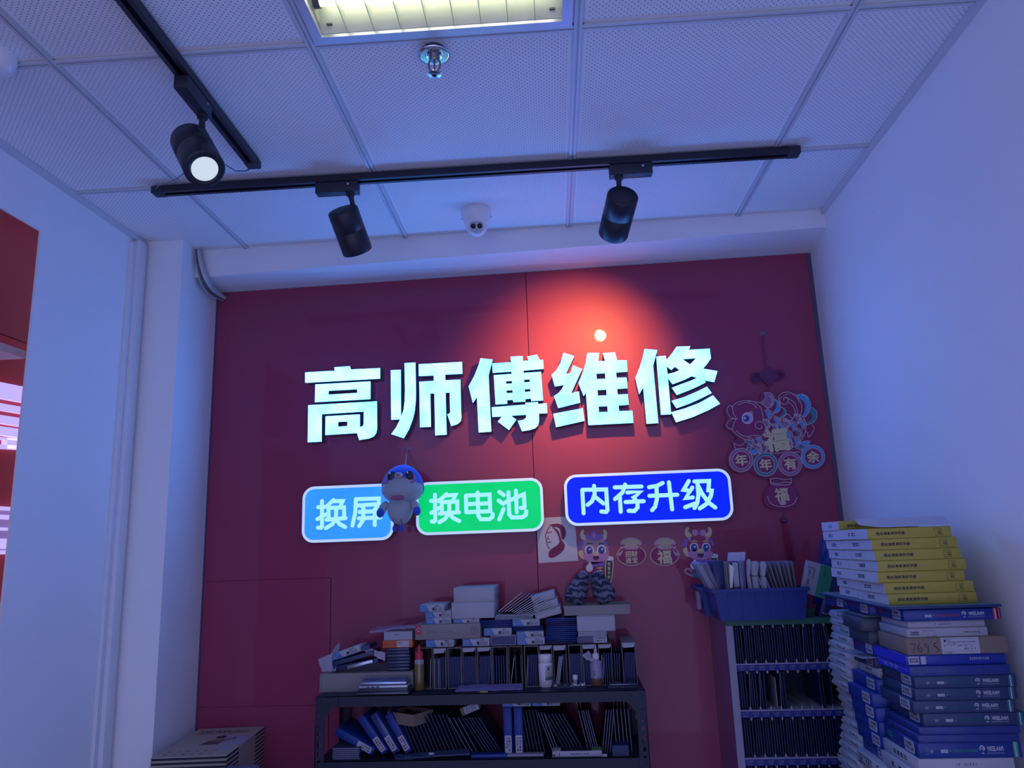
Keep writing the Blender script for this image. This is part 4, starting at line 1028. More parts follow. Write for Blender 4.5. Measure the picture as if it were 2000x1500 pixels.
# ------------------------------------------------------------------ box builders for the merchandise
ORD = ['top', 'second', 'third', 'fourth', 'fifth', 'sixth', 'seventh', 'eighth', 'ninth', 'tenth', 'eleventh', 'twelfth', 'thirteenth', 'fourteenth', 'fifteenth',
       'sixteenth', 'seventeenth', 'eighteenth', 'nineteenth', 'twentieth', '21st', '22nd', '23rd', '24th', '25th', '26th', '27th', '28th', '29th', '30th', '31st', '32nd']
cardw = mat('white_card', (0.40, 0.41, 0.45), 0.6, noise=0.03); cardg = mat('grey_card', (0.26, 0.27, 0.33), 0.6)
kraft = mat('kraft_card', (0.22, 0.165, 0.13), 0.75, nscale=60); kraft_l = mat('pale_kraft_card', (0.27, 0.24, 0.24), 0.7, nscale=60)
stick = mat('white_sticker', (0.42, 0.42, 0.48), 0.5); inkm = mat('black_ink', (0.02, 0.02, 0.05), 0.6)
lblue = mat('label_blue', (0.04, 0.16, 0.46), 0.5); navy = mat('navy_card', (0.012, 0.028, 0.13), 0.45); blue_c = mat('blue_card', (0.008, 0.035, 0.32), 0.4)
vivid = mat('vivid_blue_card', (0.012, 0.035, 0.62), 0.3); slate = mat('slate_navy_card', (0.035, 0.055, 0.13), 0.5); dgrey = mat('charcoal_card', (0.045, 0.055, 0.085), 0.5)
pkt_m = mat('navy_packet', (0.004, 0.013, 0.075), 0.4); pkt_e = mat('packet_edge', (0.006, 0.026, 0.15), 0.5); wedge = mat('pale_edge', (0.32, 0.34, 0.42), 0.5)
redp = mat('red_ink', (0.42, 0.04, 0.09), 0.5); greenp = mat('green_ink', (0.03, 0.30, 0.16), 0.5); yellowc = mat('yellow_card', (0.40, 0.34, 0.05), 0.55)
orangep = mat('orange_plastic', (0.50, 0.11, 0.03), 0.4)
clearp = mat('clear_plastic', (0.55, 0.58, 0.68), 0.12, alpha=0.42, noise=0.02)
FM = lambda y=0.0: Matrix(((1,0,0,0),(0,0,-1,y),(0,1,0,0),(0,0,0,1)))
def LM(d, x=0.0): return Matrix(((0,0,-1,x),(-1,0,0,d),(0,1,0,0),(0,0,0,1)))
def TM(z): return Matrix(((1,0,0,0),(0,1,0,0),(0,0,1,z),(0,0,0,1)))
def rect(mb, M, x0, y0, x1, y1, mi, t=0.0003): mb.prism([[(x0,y0),(x1,y0),(x1,y1),(x0,y1)]], M, t, mi)
def glyphs(mb, M, x0, y0, x1, y1, n, mi, rows=1, t=0.0003, seed=0, dens=0.8):
    """small block marks where print is too small to read"""
    r = random.Random(seed*77+n)
    h = (y1-y0)/rows
    for q in range(rows):
        w = (x1-x0)/n
        for k in range(n):
            if r.random() > dens+.12: continue
            a = x0+k*w; b_ = y1-(q+1)*h
            rect(mb, M, a+w*.1, b_+h*.62, a+w*.85, b_+h*.78, mi, t)
            rect(mb, M, a+w*.12, b_+h*.2, a+w*.85, b_+h*.34, mi, t)
            rect(mb, M, a+w*(.2+.4*r.random()), b_+h*.15, a+w*(.35+.4*r.random()) + w*.1, b_+h*.85, mi, t)
def stickers(mb, M, x0, y0, x1, y1, base, ink_, seed=0, cut=True):
    if cut:
        c = (y1-y0)*.2; mb.prism([[(x0,y0),(x1-c,y0),(x1,y0+c),(x1,y1),(x0,y1)]], M, 0.0003, base)
    else: rect(mb, M, x0, y0, x1, y1, base)
    glyphs(mb, M, x0+(x1-x0)*.08, y0+(y1-y0)*.12, x1-(x1-x0)*.08, y1-(y1-y0)*.12, 6, ink_, 2, 0.0006, seed)
def place(o, loc, rz=0.0, ry=0.0, rx_=0.0): o.location = loc; o.rotation_euler = (rx_, ry, rz); return o
def cardbox(mb, w, d, h, mi=0, lid=None):
    mb.bevbox((0, 0, 0), (w, d, h), min(0.0012, h*.12), mi, seg=1)
    return mb
def span(px0, py0, px1, py1, Y):
    """x and z extent on plane y=Y of something whose front shows as this rectangle"""
    mx_, my = (px0+px1)/2, (py0+py1)/2
    return at(px0, my, Y=Y).x, at(px1, my, Y=Y).x, at(mx_, py1, Y=Y).z, at(mx_, py0, Y=Y).z

def bold_text(mb, t, M, w, h, mi, lift=0.0004, th=0.0004, offset=0.0):
    """heavier lettering: the same words laid five times, a hair apart"""
    for k, (dx, dy) in enumerate(((0, 0), (th, 0), (-th, 0), (0, th), (0, -th))):
        text_fit(mb, t, M @ Matrix.Translation((dx, dy, k*0.00002)), w, h, mi, lift, offset)
# ------------------------------------------------------------------ black slotted angle rack
RX0, RX1, RY0, RY1 = 0.484, 1.506, -0.200, 0.075
rackm = mat('rack_navy_paint', (0.005, 0.010, 0.030), 0.5, noise=0.15)
root = empty('storage_rack', ((RX0+RX1)/2, (RY0+RY1)/2, 0), 'dark slotted steel storage rack under the lit signs', 'shelf rack')
RZ = [1.060, 0.872, 0.46, 0.06]
def leg(x, y, sx_, sy_):
    """L angle with slots: outer corner at (x, y)"""
    b = MB(); w, t = 0.030, 0.002
    def plate(M):
        z0, z1 = 0.0, RZ[0]-0.001; zz = z0; 
        b.box((0, 0, z0), (0.009, t, z1), 0, M); b.box((w-0.012, 0, z0), (w, t, z1), 0, M)
        zt_ = z1 - 0.078
        b.box((0.009, 0, zt_), (w-0.012, t, z1), 0, M)
        while zt_ > 0.05:
            sl = 0.022 if int((z1-zt_)/0.036) % 2 else 0.012
            b.box((0.009, 0, zt_-sl-0.012), (w-0.012, t, zt_-sl), 0, M); zt_ -= sl + 0.012
        b.box((0.009, 0, 0), (w-0.012, t, zt_), 0, M)
    plate(Matrix(((sx_,0,0,x),(0,sy_,0,y),(0,0,1,0),(0,0,0,1))))
    plate(Matrix(((0,sx_,0,x),(sy_,0,0,y),(0,0,1,0),(0,0,0,1))))
    return b.build('leg', rackm, root)
for x, sx_ in ((RX0, 1), (RX1, -1)):
    for y, sy_ in ((RY0, 1), (RY1, -1)): leg(x, y, sx_, sy_)
for z in RZ:
    b = MB(); b.box((RX0+.0022, RY0+.0022, z-0.002), (RX1-.0022, RY1-.0022, z)); 
    b.box((RX0+.0022, RY0+.0022, z-0.032), (RX1-.0022, RY0+.0035, z)); b.box((RX0+.0022, RY1-.0035, z-0.032), (RX1-.0022, RY1-.0022, z))
    b.box((RX0+.0022, RY0+.0035, z-0.032), (RX0+.0035, RY1-.0035, z)); b.box((RX1-.0035, RY0+.0035, z-0.032), (RX1-.0022, RY1-.0035, z))
    b.build('shelf_panel', rackm, root)
for x, s_ in ((RX0, 1), (RX1, -1)):
    b = MB(); pts = [(x+.001*s_, 1.058), (x+.073*s_, 1.058), (x+.073*s_, 1.030), (x+.055*s_, 1.026), (x+.031*s_, 0.995), (x+.030*s_, 0.975), (x+.001*s_, 0.975)]
    b.prism([pts], wallM(RY0-0.0002), 0.0016); b.build('gusset_plate', rackm, root)
    for (dx, dz) in ((0.012, 1.046), (0.045, 1.046), (0.012, 1.006)):
        b = MB(); b.lathe([(0.0042, 0), (0.0036, 0.002), (0.0005, 0.0026)], wallM(RY0-0.0018) @ Matrix.Translation((x+dx*s_, dz, 0)), 0, 12); b.build('bolt', mat('bolt_dark', (0.06, 0.07, 0.11), 0.3, metal=0.6), root)

# ------------------------------------------------------------------ screen packets (thin padded envelopes), one mesh, many copies
def packet_mesh(h, d, t, edge):
    b = MB(); b.box((0, 0.0006, 0), (t, d, h)); b.box((t*.12, 0, 0.001), (t*.88, 0.0007, h-0.001), 1); b.box((t*.25, 0.001, h-0.0002), (t*.75, d-.001, h+0.0006), 1)
    me_o = b.build('screen_packet', [pkt_m, edge]); me = me_o.data; bpy.data.objects.remove(me_o); return me
PK_N = packet_mesh(0.094, 0.15, 0.0032, pkt_e); PK_W = packet_mesh(0.090, 0.15, 0.0026, wedge)
NPK = 0
def packet(me, loc, lean, label, group, rz=0.0, cat='packet'):
    global NPK; NPK += 1
    o = bpy.data.objects.new('screen_packet', me); COL.objects.link(o); place(o, loc, rz, lean); return tag(o, label, cat, group)

# ------------------------------------------------------------------ cartons standing on the rack top, open toward the viewer
CYF = -0.112
cw = [(811,845),(846,872),(874,902),(903,931),(932,960),(961,992),(993,1021),(1024,1053),(1054,1080),(1081,1108),(1111,1137),(1138,1165),(1169,1197),(1216,1244)]
words = ['leftmost', 'second', 'third', 'fourth', 'fifth', 'sixth', 'seventh', 'eighth', 'ninth', 'tenth', 'eleventh', 'twelfth', 'thirteenth', 'rightmost']
fill = [('w', 2), ('mix', 7), ('n', 9), ('n', 9), ('nl', 8), ('n', 6), ('w1', 3), ('w1n', 7), ('n', 6), ('w3', 6), ('n', 8), ('n', 7), ('w2', 6), ('nl', 7)]
carton_in = mat('carton_inside', (0.10, 0.10, 0.13), 0.8)
for k, ((a, c), wd_, (kind, n)) in enumerate(zip(cw, words, fill)):
    x0 = at(a, 1300, Y=CYF).x + 0.0008; x1 = at(c, 1300, Y=CYF).x - 0.0008; zb = RZ[0]; zt_ = 1.184 if k not in (0,) else 1.186
    if k == 13: zt_ = 1.187
    w = x1-x0; h = zt_-zb; d = 0.165; t = 0.0016
    root = empty('file_carton', (x0, CYF, zb), 'open cardboard carton of packets, %s%s in the row on the rack top' % (wd_, '' if wd_ in ('leftmost', 'rightmost') else ' from the left'), 'carton', 'cartons in a row on the rack top')
    b = MB()
    b.box((x0, CYF, zb), (x0+t, CYF+d, zt_)); b.box((x1-t, CYF, zb), (x1, CYF+d, zt_)); b.box((x0+t, CYF, zb), (x1-t, CYF+d, zb+t)); b.box((x0+t, CYF+d-t, zb+t), (x1-t, CYF+d, zt_)); b.box((x0+t, CYF, zt_-t), (x1-t, CYF+d-t, zt_))
    b.build('carton_body', [kraft_l if k % 3 else kraft][0], root)
    if k in (1, 3, 4, 8, 9, 11, 12, 13):   # torn flap hanging over the opening
        b = MB(); fz = zt_-t; hh = [0.010, 0.013, 0.008, 0.011][k % 4]
        b.hexa([(x0+.004, CYF-.009, fz-hh), (x1-.006, CYF-.009, fz-hh*.9), (x1-.006, CYF-.0082, fz-hh*.9), (x0+.004, CYF-.0082, fz-hh),
                (x0+.001, CYF, fz), (x1-.001, CYF, fz), (x1-.001, CYF+.001, fz), (x0+.001, CYF+.001, fz)])
        b.build('flap', cardw, root)
    inx = w - 2*t - 0.002
    for i in range(n):
        lean = 0.0; me = PK_N
        if kind in ('w', 'w3') and i < 4: me = PK_W; lean = 0.17 if kind == 'w3' else 0.03
        if kind == 'mix' and i in (0, 2, 3): me = PK_W
        if kind in ('w1', 'w1n', 'w2') and i < (1 if kind != 'w2' else 2): me = PK_W; lean = 0.16 if kind == 'w1' else 0.09
        if kind == 'nl': lean = 0.05
        if kind == 'w1n' and i: lean = 0.02
        step = (inx - 0.0034 - (0.017 if lean > .1 else .004 if lean else 0))/max(1, n-1) if n > 1 else 0
        hsin = 0
        packet(me, (x0+t+0.001+step*i + (random.random()-.5)*.0004, CYF+0.004+random.random()*.003, zb+t+0.0003), lean,
               '%s packet standing in the %s carton on the rack top' % ('pale edged' if me is PK_W else 'thin navy blue', wd_), 'packets in the %s rack top carton' % wd_)
# packets leaning between the last two cartons
x0 = at(1199, 1300, Y=CYF).x
for i in range(3):
    packet(PK_N, (x0+0.0005+i*0.0062, CYF+0.002, RZ[0]+0.0003), 0.02+0.015*i, 'navy packet standing loose in the gap beside the rightmost rack top carton', 'loose packets beside the rightmost carton')

# ------------------------------------------------------------------ boxes piled on the cartons
CT = 1.1872
def label_box(w, d, h, sd):
    """slim white carton: blue corner with two lines of print, black print block at right"""
    b = MB(); cardbox(b, w, d, h, 0)
    b.prism([[(0.001,0.0008),(w*.40,0.0008),(w*.27,h-.0008),(0.001,h-.0008)]], FM(), 0.0003, 1)
    glyphs(b, FM(), w*.05, h*.18, w*.27, h*.85, 4, 2, 2, 0.0005, sd)
    glyphs(b, FM(), w*.52, h*.15, w*.94, h*.62, 8, 3, 2, 0.0004, sd+1); rect(b, FM(), w*.54, h*.18, w*.62, h*.6, 3, 0.0005); glyphs(b, FM(), w*.64, h*.66, w*.82, h*.94, 4, 3, 1, 0.0004, sd+2)
    return b
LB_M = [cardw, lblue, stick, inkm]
def put_label_box(px, Y, z0, lab, sd=0, d=0.15, h=None, rz=0.0, ry=0.0):
    x0, x1, za, zb = span(*px, Y); h = h or (zb-za)
    o = label_box(x1-x0, d, h, sd).build('glass_film_box', LB_M); place(o, (x0, Y, z0), rz, ry)
    return tag(o, lab, 'box', 'slim white boxes with a blue corner')
Y1 = -0.108
put_label_box((832,1245,886,1259), Y1, CT, 'slim white box with blue corner directly under the left end of the red logo box', 1, h=0.024)
put_label_box((903,1247,956,1262), Y1, CT, 'slim white box with blue corner under the right end of the red logo box', 2, h=0.024)
x0, x1, _, _ = span(958, 1243, 1008, 1262, Y1)
b = MB(); cardbox(b, x1-x0, 0.14, 0.031, 0); rect(b, FM(), 0.003, 0.003, x1-x0-.003, 0.028, 1)
tag(place(b.build('flat_box', [mat('beige_edge_card', (0.25, 0.24, 0.26), 0.6), navy]), (x0, Y1, CT)), 'navy fronted flat box with pale edges between two blue cornered boxes', 'box')
put_label_box((1010,1249,1064,1262), Y1, CT, 'slim box with blue corner, lowest of the pair left of the navy packet pile', 3, h=0.0215)
put_label_box((1009,1238,1062,1249), Y1+.002, CT+.0217, 'slim box with blue corner, upper of the pair left of the navy packet pile', 4, h=0.0195)
def flat_pile(px0, px1, Y, z0, n, pitch, lab, grp, me_d=0.15, mats=(None,), seed=1, jit=0.004):
    r = random.Random(seed); xa = at(px0, 1220, Y=Y).x; xb = at(px1, 1220, Y=Y).x
    b = MB(); w = xb-xa; b.bevbox((0, 0, 0), (w, me_d, pitch*.9), pitch*.25, 0, seg=1)
    mm = b.build('flat_packet', mats[0]); me = mm.data; bpy.data.objects.remove(mm)
    for i in range(n):
        o = bpy.data.objects.new('flat_packet', me); COL.objects.link(o)
        if len(mats) > 1 and r.random() < .35:
            o.data = me.copy(); o.data.materials[0] = mats[1+int(r.random()*(len(mats)-1))]
        place(o, (xa+(r.random()-.5)*jit*2, Y+r.random()*jit, z0+i*pitch), (r.random()-.5)*.05); tag(o, lab, 'packet', grp)
    return z0+n*pitch
soft = mat('navy_soft_packet', (0.008, 0.028, 0.17), 0.38)
flat_pile(1064, 1125, Y1, CT, 13, 0.0062, 'flat navy packet in the pile right of the blue cornered box pair', 'navy packet pile beside the white carton', mats=(soft, pkt_m), seed=3)
# red logo box
x0, x1, za, zb = span(811, 1216, 938, 1246, Y1-.006)
w = x1-x0; h = 0.047; b = MB(); cardbox(b, w, 0.155, h, 0)
b.prism([rrect(0.0015, h-.031, 0.0205, h-.001, 0.002, 3)], FM(), 0.0004, 1)
def arc_ring(b, M, c, r, wd_, mi, t, a0=0, a1=360, n=20):
    pts = [(c[0]+r*math.cos(math.radians(a0+(a1-a0)*i/n)), c[1]+r*math.sin(math.radians(a0+(a1-a0)*i/n))) for i in range(n+1)]
    b.ribbon(pts, wd_/2, M, t, mi)
arc_ring(b, FM(), (0.011, h-.015), 0.0055, 0.0018, 2, 0.0008)
arc_ring(b, FM(), (w-.020, h*.52), 0.0105, 0.002, 3, 0.0004)
b.ribbon([(w-.024, h*.62), (w-.016, h*.52), (w-.024, h*.42)], 0.0009, FM(), 0.0004, 3)
text_fit(b, '静声音', FM() @ Matrix.Translation((w*.26, h*.50, 0)), w*.15, 0.0075, 4); text_fit(b, '充之音', FM() @ Matrix.Translation((w*.50, h*.50, 0)), w*.15, 0.0075, 4)
tag(place(b.build('carton', [kraft_l, redp, stick, mat('maroon_print', (0.20, 0.06, 0.12), 0.5), mat('grey_print', (0.16, 0.14, 0.18), 0.6)]), (x0, Y1-.006, CT+.0246)), 'grey carton with a red square logo at its left end, above the rack cartons', 'carton')
ZB = CT+.0246+.0475
put_label_box((832,1208,881,1220), Y1, ZB, 'slim box with blue corner resting on the left end of the red logo box', 5, h=0.0195)
put_label_box((831,1197,881,1208), Y1, ZB+.0197, 'slim box with blue corner, middle of three at the upper left of the pile', 6, h=0.0195)
put_label_box((819,1183,867,1196), Y1-.004, ZB+.0394, 'slim white box with blue corner, topmost of three at the upper left', 7, h=0.0215)
put_label_box((885,1213,936,1221), Y1+.001, ZB, 'slim box with blue corner squeezed under the two big white cartons', 8, h=0.0145)
# two big white cartons
x0, x1, _, _ = span(882, 1185, 965, 1214, Y1-.004)
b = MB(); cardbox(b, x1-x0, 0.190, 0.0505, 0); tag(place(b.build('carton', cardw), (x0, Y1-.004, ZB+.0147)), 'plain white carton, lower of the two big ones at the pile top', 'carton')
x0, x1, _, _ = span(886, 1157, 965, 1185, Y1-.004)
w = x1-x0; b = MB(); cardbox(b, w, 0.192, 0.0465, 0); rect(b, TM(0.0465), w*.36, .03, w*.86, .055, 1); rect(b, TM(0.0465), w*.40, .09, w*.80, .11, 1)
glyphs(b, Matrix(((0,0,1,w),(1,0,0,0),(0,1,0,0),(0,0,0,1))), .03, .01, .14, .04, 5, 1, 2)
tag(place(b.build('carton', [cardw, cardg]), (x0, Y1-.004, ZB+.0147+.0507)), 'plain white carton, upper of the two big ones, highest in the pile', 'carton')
# right of them: blue cornered boxes and navy packets
z = flat_pile(938, 1000, Y1+.004, CT+.0312+.0235, 4, 0.0060, 'flat navy packet in the pile right of the red logo box', 'navy packets beside the red logo box', mats=(soft, pkt_m), seed=5)
put_label_box((945,1230,999,1243), Y1, CT+.0312, 'slim box with blue corner on the navy fronted box', 9, h=0.0225)
z2 = flat_pile(1001, 1060, Y1+.002, CT+.0415, 3, 0.0056, 'flat navy packet under the topmost right blue cornered box', 'navy packets under a blue cornered box', mats=(soft, pkt_m), seed=6)
put_label_box((1001,1212,1054,1225), Y1, z2, 'slim box with blue corner below the fanned pale cards', 10, h=0.0205)
z3 = z2 + .0207
z4 = flat_pile(968, 1043, Y1+.004, z3 if z3 > z else z, 3, 0.0052, 'flat pale card lying under the fanned cards', 'pale flat cards under the fan', mats=(wedge, pkt_m, cardg), seed=8)
# fanned cards leaning to the upper right
for grp, (n, bx, tx) in enumerate(((7, (974, 1196), 0), (8, (1003, 1199), 1))):
    for i in range(n):
        p = at(bx[0]+i*(6.5 if grp == 0 else 4.6), bx[1]+i*(0.2 if grp == 0 else 0.9), Y=Y1+.008+grp*-.012)
        b = MB(); L = 0.098 - 0.002*i if grp == 0 else 0.100 - .001*i
        b.box((0, 0, 0), (L, 0.14, 0.0016), 0); b.box((0, -0.0003, 0.0002), (L, 0, 0.0014), 1)
        o = b.build('glass_film_card', [cardg, mat('bright_edge', (0.7, 0.72, 0.78), 0.4)])
        a = math.radians((-36 + i*1.3) if grp == 0 else (-30 + i*1.6)); place(o, (p.x, p.y, p.z+.002), 0, a)
        tag(o, ['thin pale card in the rear half of the fan on the pile', 'thin pale card in the front half of the fan on the pile'][grp], 'card', ['rear fan of pale cards', 'front fan of pale cards'][grp])
# three white cartons tilted beside the fan
for i, (lab) in enumerate(('lowest', 'middle', 'topmost')):
    p = at(1047-i*3.2, 1211-i*15.5, Y=Y1+.004)
    b = MB(); cardbox(b, 0.086-.005*i, 0.14, 0.0235, 0)
    if i == 1: rect(b, FM(), 0.05, 0.011, 0.068, 0.0125, 1)
    tag(place(b.build('carton', [cardw, stick]), (p.x, p.y, p.z), 0, math.radians(-12.5)), 'pale carton tilted against the fanned cards, %s of three' % lab, 'carton', 'three tilted pale cartons')
# items on the right half
x0, x1, _, _ = span(1127, 1246, 1183, 1259, Y1)
w = x1-x0; b = MB(); cardbox(b, w, 0.15, 0.0215, 0); rect(b, FM(), w*.58, 0.001, w+.004, 0.0205, 1); glyphs(b, FM(), w*.62, 0.003, w, 0.019, 6, 2, 2, 0.0005, 4)
tag(place(b.build('flat_box', [mat('violet_grey_card', (0.10, 0.08, 0.18), 0.5), stick, inkm]), (x0, Y1, CT)), 'violet grey box with a white print label, behind the dropper bottle tip', 'box')
zz = flat_pile(1128, 1184, Y1, CT+.0217, 3, 0.0046, 'thin white slab under the plain white carton at right', 'thin white slabs under the white carton', mats=(cardw,), seed=9, jit=.001)
x0, x1, _, _ = span(1127, 1207, 1202, 1237, Y1)
b = MB(); b.bevbox((0, 0, 0), (x1-x0, 0.15, 0.051), 0.003, 0); b.box((0.002, -.0004, .0462), (x1-x0-.004, .0002, .0468), 1)
tag(place(b.build('carton', [cardw, inkm]), (x0, Y1, zz)), 'white carton with rounded edges below the long tray holding the slippers', 'carton')
zlong = max(zz+.0512, CT+13*.0062)
x0, x1, _, _ = span(1102, 1190, 1231, 1207, Y1-.002)
w = x1-x0
b = MB(); t_ = .0016; hh = 0.030
b.box((0,0,0),(w,.13,t_)); b.box((0,0,t_),(w,t_,hh)); b.box((0,.13-t_,t_),(w,.13,hh)); b.box((0,t_,t_),(t_,.13-t_,hh)); b.box((w-t_,t_,t_),(w,.13-t_,hh)); b.box((t_, t_, hh-.006), (w-t_, .13-t_, hh-.0045), 1)
tag(place(b.build('cardboard_tray', [kraft_l, kraft]), (x0, Y1-.002, zlong)), 'long shallow tan cardboard box carrying the furry slippers', 'cardboard box')
ZS = zlong + hh
# ------------------------------------------------------------------ furry slippers standing on their heels
def fur_mat(name, a, c, sc_):
    M = bpy.data.materials.new(name); M.use_nodes = True; nt = M.node_tree; bs = nt.nodes['Principled BSDF']; bs.inputs['Roughness'].default_value = 1
    t = nt.nodes.new('ShaderNodeTexCoord'); w_ = nt.nodes.new('ShaderNodeTexWave'); w_.inputs['Scale'].default_value = sc_; w_.inputs['Distortion'].default_value = 7; w_.inputs['Detail'].default_value = 3; w_.inputs['Detail Scale'].default_value = 3
    w_.bands_direction = 'Z'
    nt.links.new(t.outputs['Object'], w_.inputs['Vector']); r = nt.nodes.new('ShaderNodeValToRGB'); r.color_ramp.elements[0].color = a + (1,); r.color_ramp.elements[1].color = c + (1,)
    r.color_ramp.elements[0].position = .3; r.color_ramp.elements[1].position = .7
    nt.links.new(w_.outputs['Fac'], r.inputs[0]); nt.links.new(r.outputs[0], bs.inputs['Base Color']); return M
tabby = fur_mat('grey_tabby_fur', (0.035, 0.042, 0.085), (0.20, 0.21, 0.29), 14)
def slipper(base, top, rw, s_, lab):
    """base, top: points; padded teardrop body with short tufts"""
    bs = Vector(base); tp = Vector(top); ax_ = tp-bs; L = ax_.length
    zA = ax_.normalized(); yA = (Vector((0, 1, 0)) - zA*zA.y).normalized(); xA = yA.cross(zA)
    Mq = Matrix.Translation(bs) @ Matrix((xA, yA, zA)).transposed().to_4x4() @ Matrix.Diagonal((1, 0.62, 1, 1))
    prof = [(0.0005, -0.004), (rw*.62, 0.0), (rw*.90, L*.10), (rw, L*.25), (rw*.93, L*.45), (rw*.76, L*.65), (rw*.60, L*.82), (rw*.45, L*.95), (rw*.22, L*1.02), (0.0005, L*1.04)]
    root = empty('furry_slipper', base, lab, 'slipper', 'pair of furry slippers')
    b = MB(); b.lathe(prof, Mq, 0, 28); body = b.build('slipper_body', tabby, root)
    b = MB(); r = random.Random(int(s_*10)+20)
    for k in range(1500):
        u = r.random(); a = r.random()*2*PI; z = u*L; 
        rr = 0
        for (r0, z0), (r1, z1) in zip(prof[:-1], prof[1:]):
            if z0 <= z <= z1: rr = r0+(r1-r0)*(z-z0)/max(1e-6, z1-z0)
        p = Mq @ Vector((rr*math.cos(a), rr*math.sin(a), z)); nn = (Mq.to_3x3() @ Vector((math.cos(a), math.sin(a), -0.5+.4*r.random()))).normalized()
        q = p + nn*(0.004+.004*r.random()) + Vector((r.uniform(-.002,.002), r.uniform(-.002,.002), -.002)); sd = nn.orthogonal().normalized()*.0008
        p = p - nn*.001
        b.add([p-sd, p+sd, q], [(0,1,2),(2,1,0)])
    fr = b.build('fur', tabby, root); fr['kind'] = 'stuff'
    b = MB(); b.ball(bs + Vector((0.006*s_, 0.02, 0.012)), 1, 0, 16, None, (rw*.85, .02, .012)); b.build('sole', mat('slipper_sole', (0.05, 0.06, 0.12), 0.8), root)
sl0 = at(1126, 1184, Y=-.055); st0 = at(1146, 1136, Y=-.045); sl1 = at(1176, 1184, Y=-.055); st1 = at(1157, 1137, Y=-.045)
sl0 = at(1122, 1186, Y=-.055)
slipper((at(1118, 1178, Y=-.06).x, -.06, ZS+.006), (at(1144, 1136, Y=-.05).x, -.052, ZS+.100), 0.034, 1, 'left furry grey tabby slipper leaning right on the long tray')
slipper((at(1187, 1178, Y=-.06).x, -.06, ZS+.006), (at(1164, 1136, Y=-.05).x, -.052, ZS+.100), 0.034, -1, 'right furry grey tabby slipper leaning left on the long tray')

# ------------------------------------------------------------------ left part of the rack top
TYF = -0.124
x0, x1, za, zb = span(628, 1313, 807, 1346, TYF)
w = x1-x0; hh = 0.056
b = MB(); t_ = .002; d = .20
b.box((0,0,0),(w,d,t_)); b.box((0,0,t_),(w,t_,hh)); b.box((0,d-t_,t_),(w,d,hh)); b.box((0,t_,t_),(t_,d-t_,hh)); b.box((w-t_,t_,t_),(w,d-t_,hh))
b.box((-.006, 0.0005, 0), (-.001, .003, hh)); b.box((0, t_, hh-.0016), (w, .045, hh-.0004))
tag(place(b.build('cardboard_tray', kraft_l), (x0, TYF, RZ[0])), 'low tan cardboard box at the left end of the rack top', 'cardboard box')
TZ = RZ[0]+.0025; XL = x0; XR = x1
# pile of clear thin cases
xa = at(756, 1285, Y=-.10).x; xb = at(800, 1285, Y=-.10).x
case_m = mat('smoky_case', (0.035, 0.045, 0.11), 0.25)
for i in range(10):
    b = MB(); b.bevbox((0, 0, 0), (xb-xa, .11, .0098), .0012, 0, seg=1); b.box((.003, -.0004, .0045), (xb-xa-.003, .0001, .0055), 1)
    tag(place(b.build('film_case', [case_m, wedge if i % 2 else case_m]), (xa+random.uniform(-.001,.001), -.10, TZ+.024+i*.0102)), 'smoky thin plastic case in the pile under the orange box', 'case', 'smoky case pile under the orange box')
b = MB(); b.bevbox((0,0,0),(xb-xa+.006,.115,.0235),.001); tag(place(b.build('flat_box', navy), (xa-.003, -.102, TZ)), 'dark base box under the pile of smoky cases', 'box')
zo = TZ+.024+10*.0102
xa2 = at(747, 1255, Y=-.108).x; xb2 = at(806, 1255, Y=-.108).x; w = xb2-xa2
b = MB(); b.bevbox((0,0,0),(w,.12,.0235),.0015); rect(b, FM(), w*.48, .002, w*.88, .022, 1); glyphs(b, FM(), w*.52, .012, w*.68, .018, 4, 2); glyphs(b, FM(), w*.76, .004, w*.84, .008, 2, 2)
b.box((0, -.0005, .0105), (w*.47, 0, .0112), 2)
tag(place(b.build('plastic_box', [orangep, stick, inkm]), (xa2, -.108, zo)), 'orange box with a white sticker on the smoky cases', 'box')
b = MB(); w = at(805, 1240, Y=-.106).x - at(750, 1240, Y=-.106).x
b.box((0,0,0),(w,.11,.0012)); b.box((0,0,.0012),(w,.001,.026)); b.box((0,.109,.0012),(w,.11,.026)); b.box((0,.001,.0012),(.001,.109,.026)); b.box((w-.001,.001,.0012),(w,.109,.026)); b.box((-.001,-.001,.026),(w+.001,.111,.0275)); b.box((w*.2,.002,.002),(w*.8,.1,.012),1); b.box((w*.38, -.0004, .016), (w*.52, 0, .018), 1)
tag(place(b.build('plastic_box', [clearp, pkt_m]), (at(750, 1240, Y=-.106).x, -.106, zo+.0237)), 'clear lidded plastic box standing on the orange box', 'box')
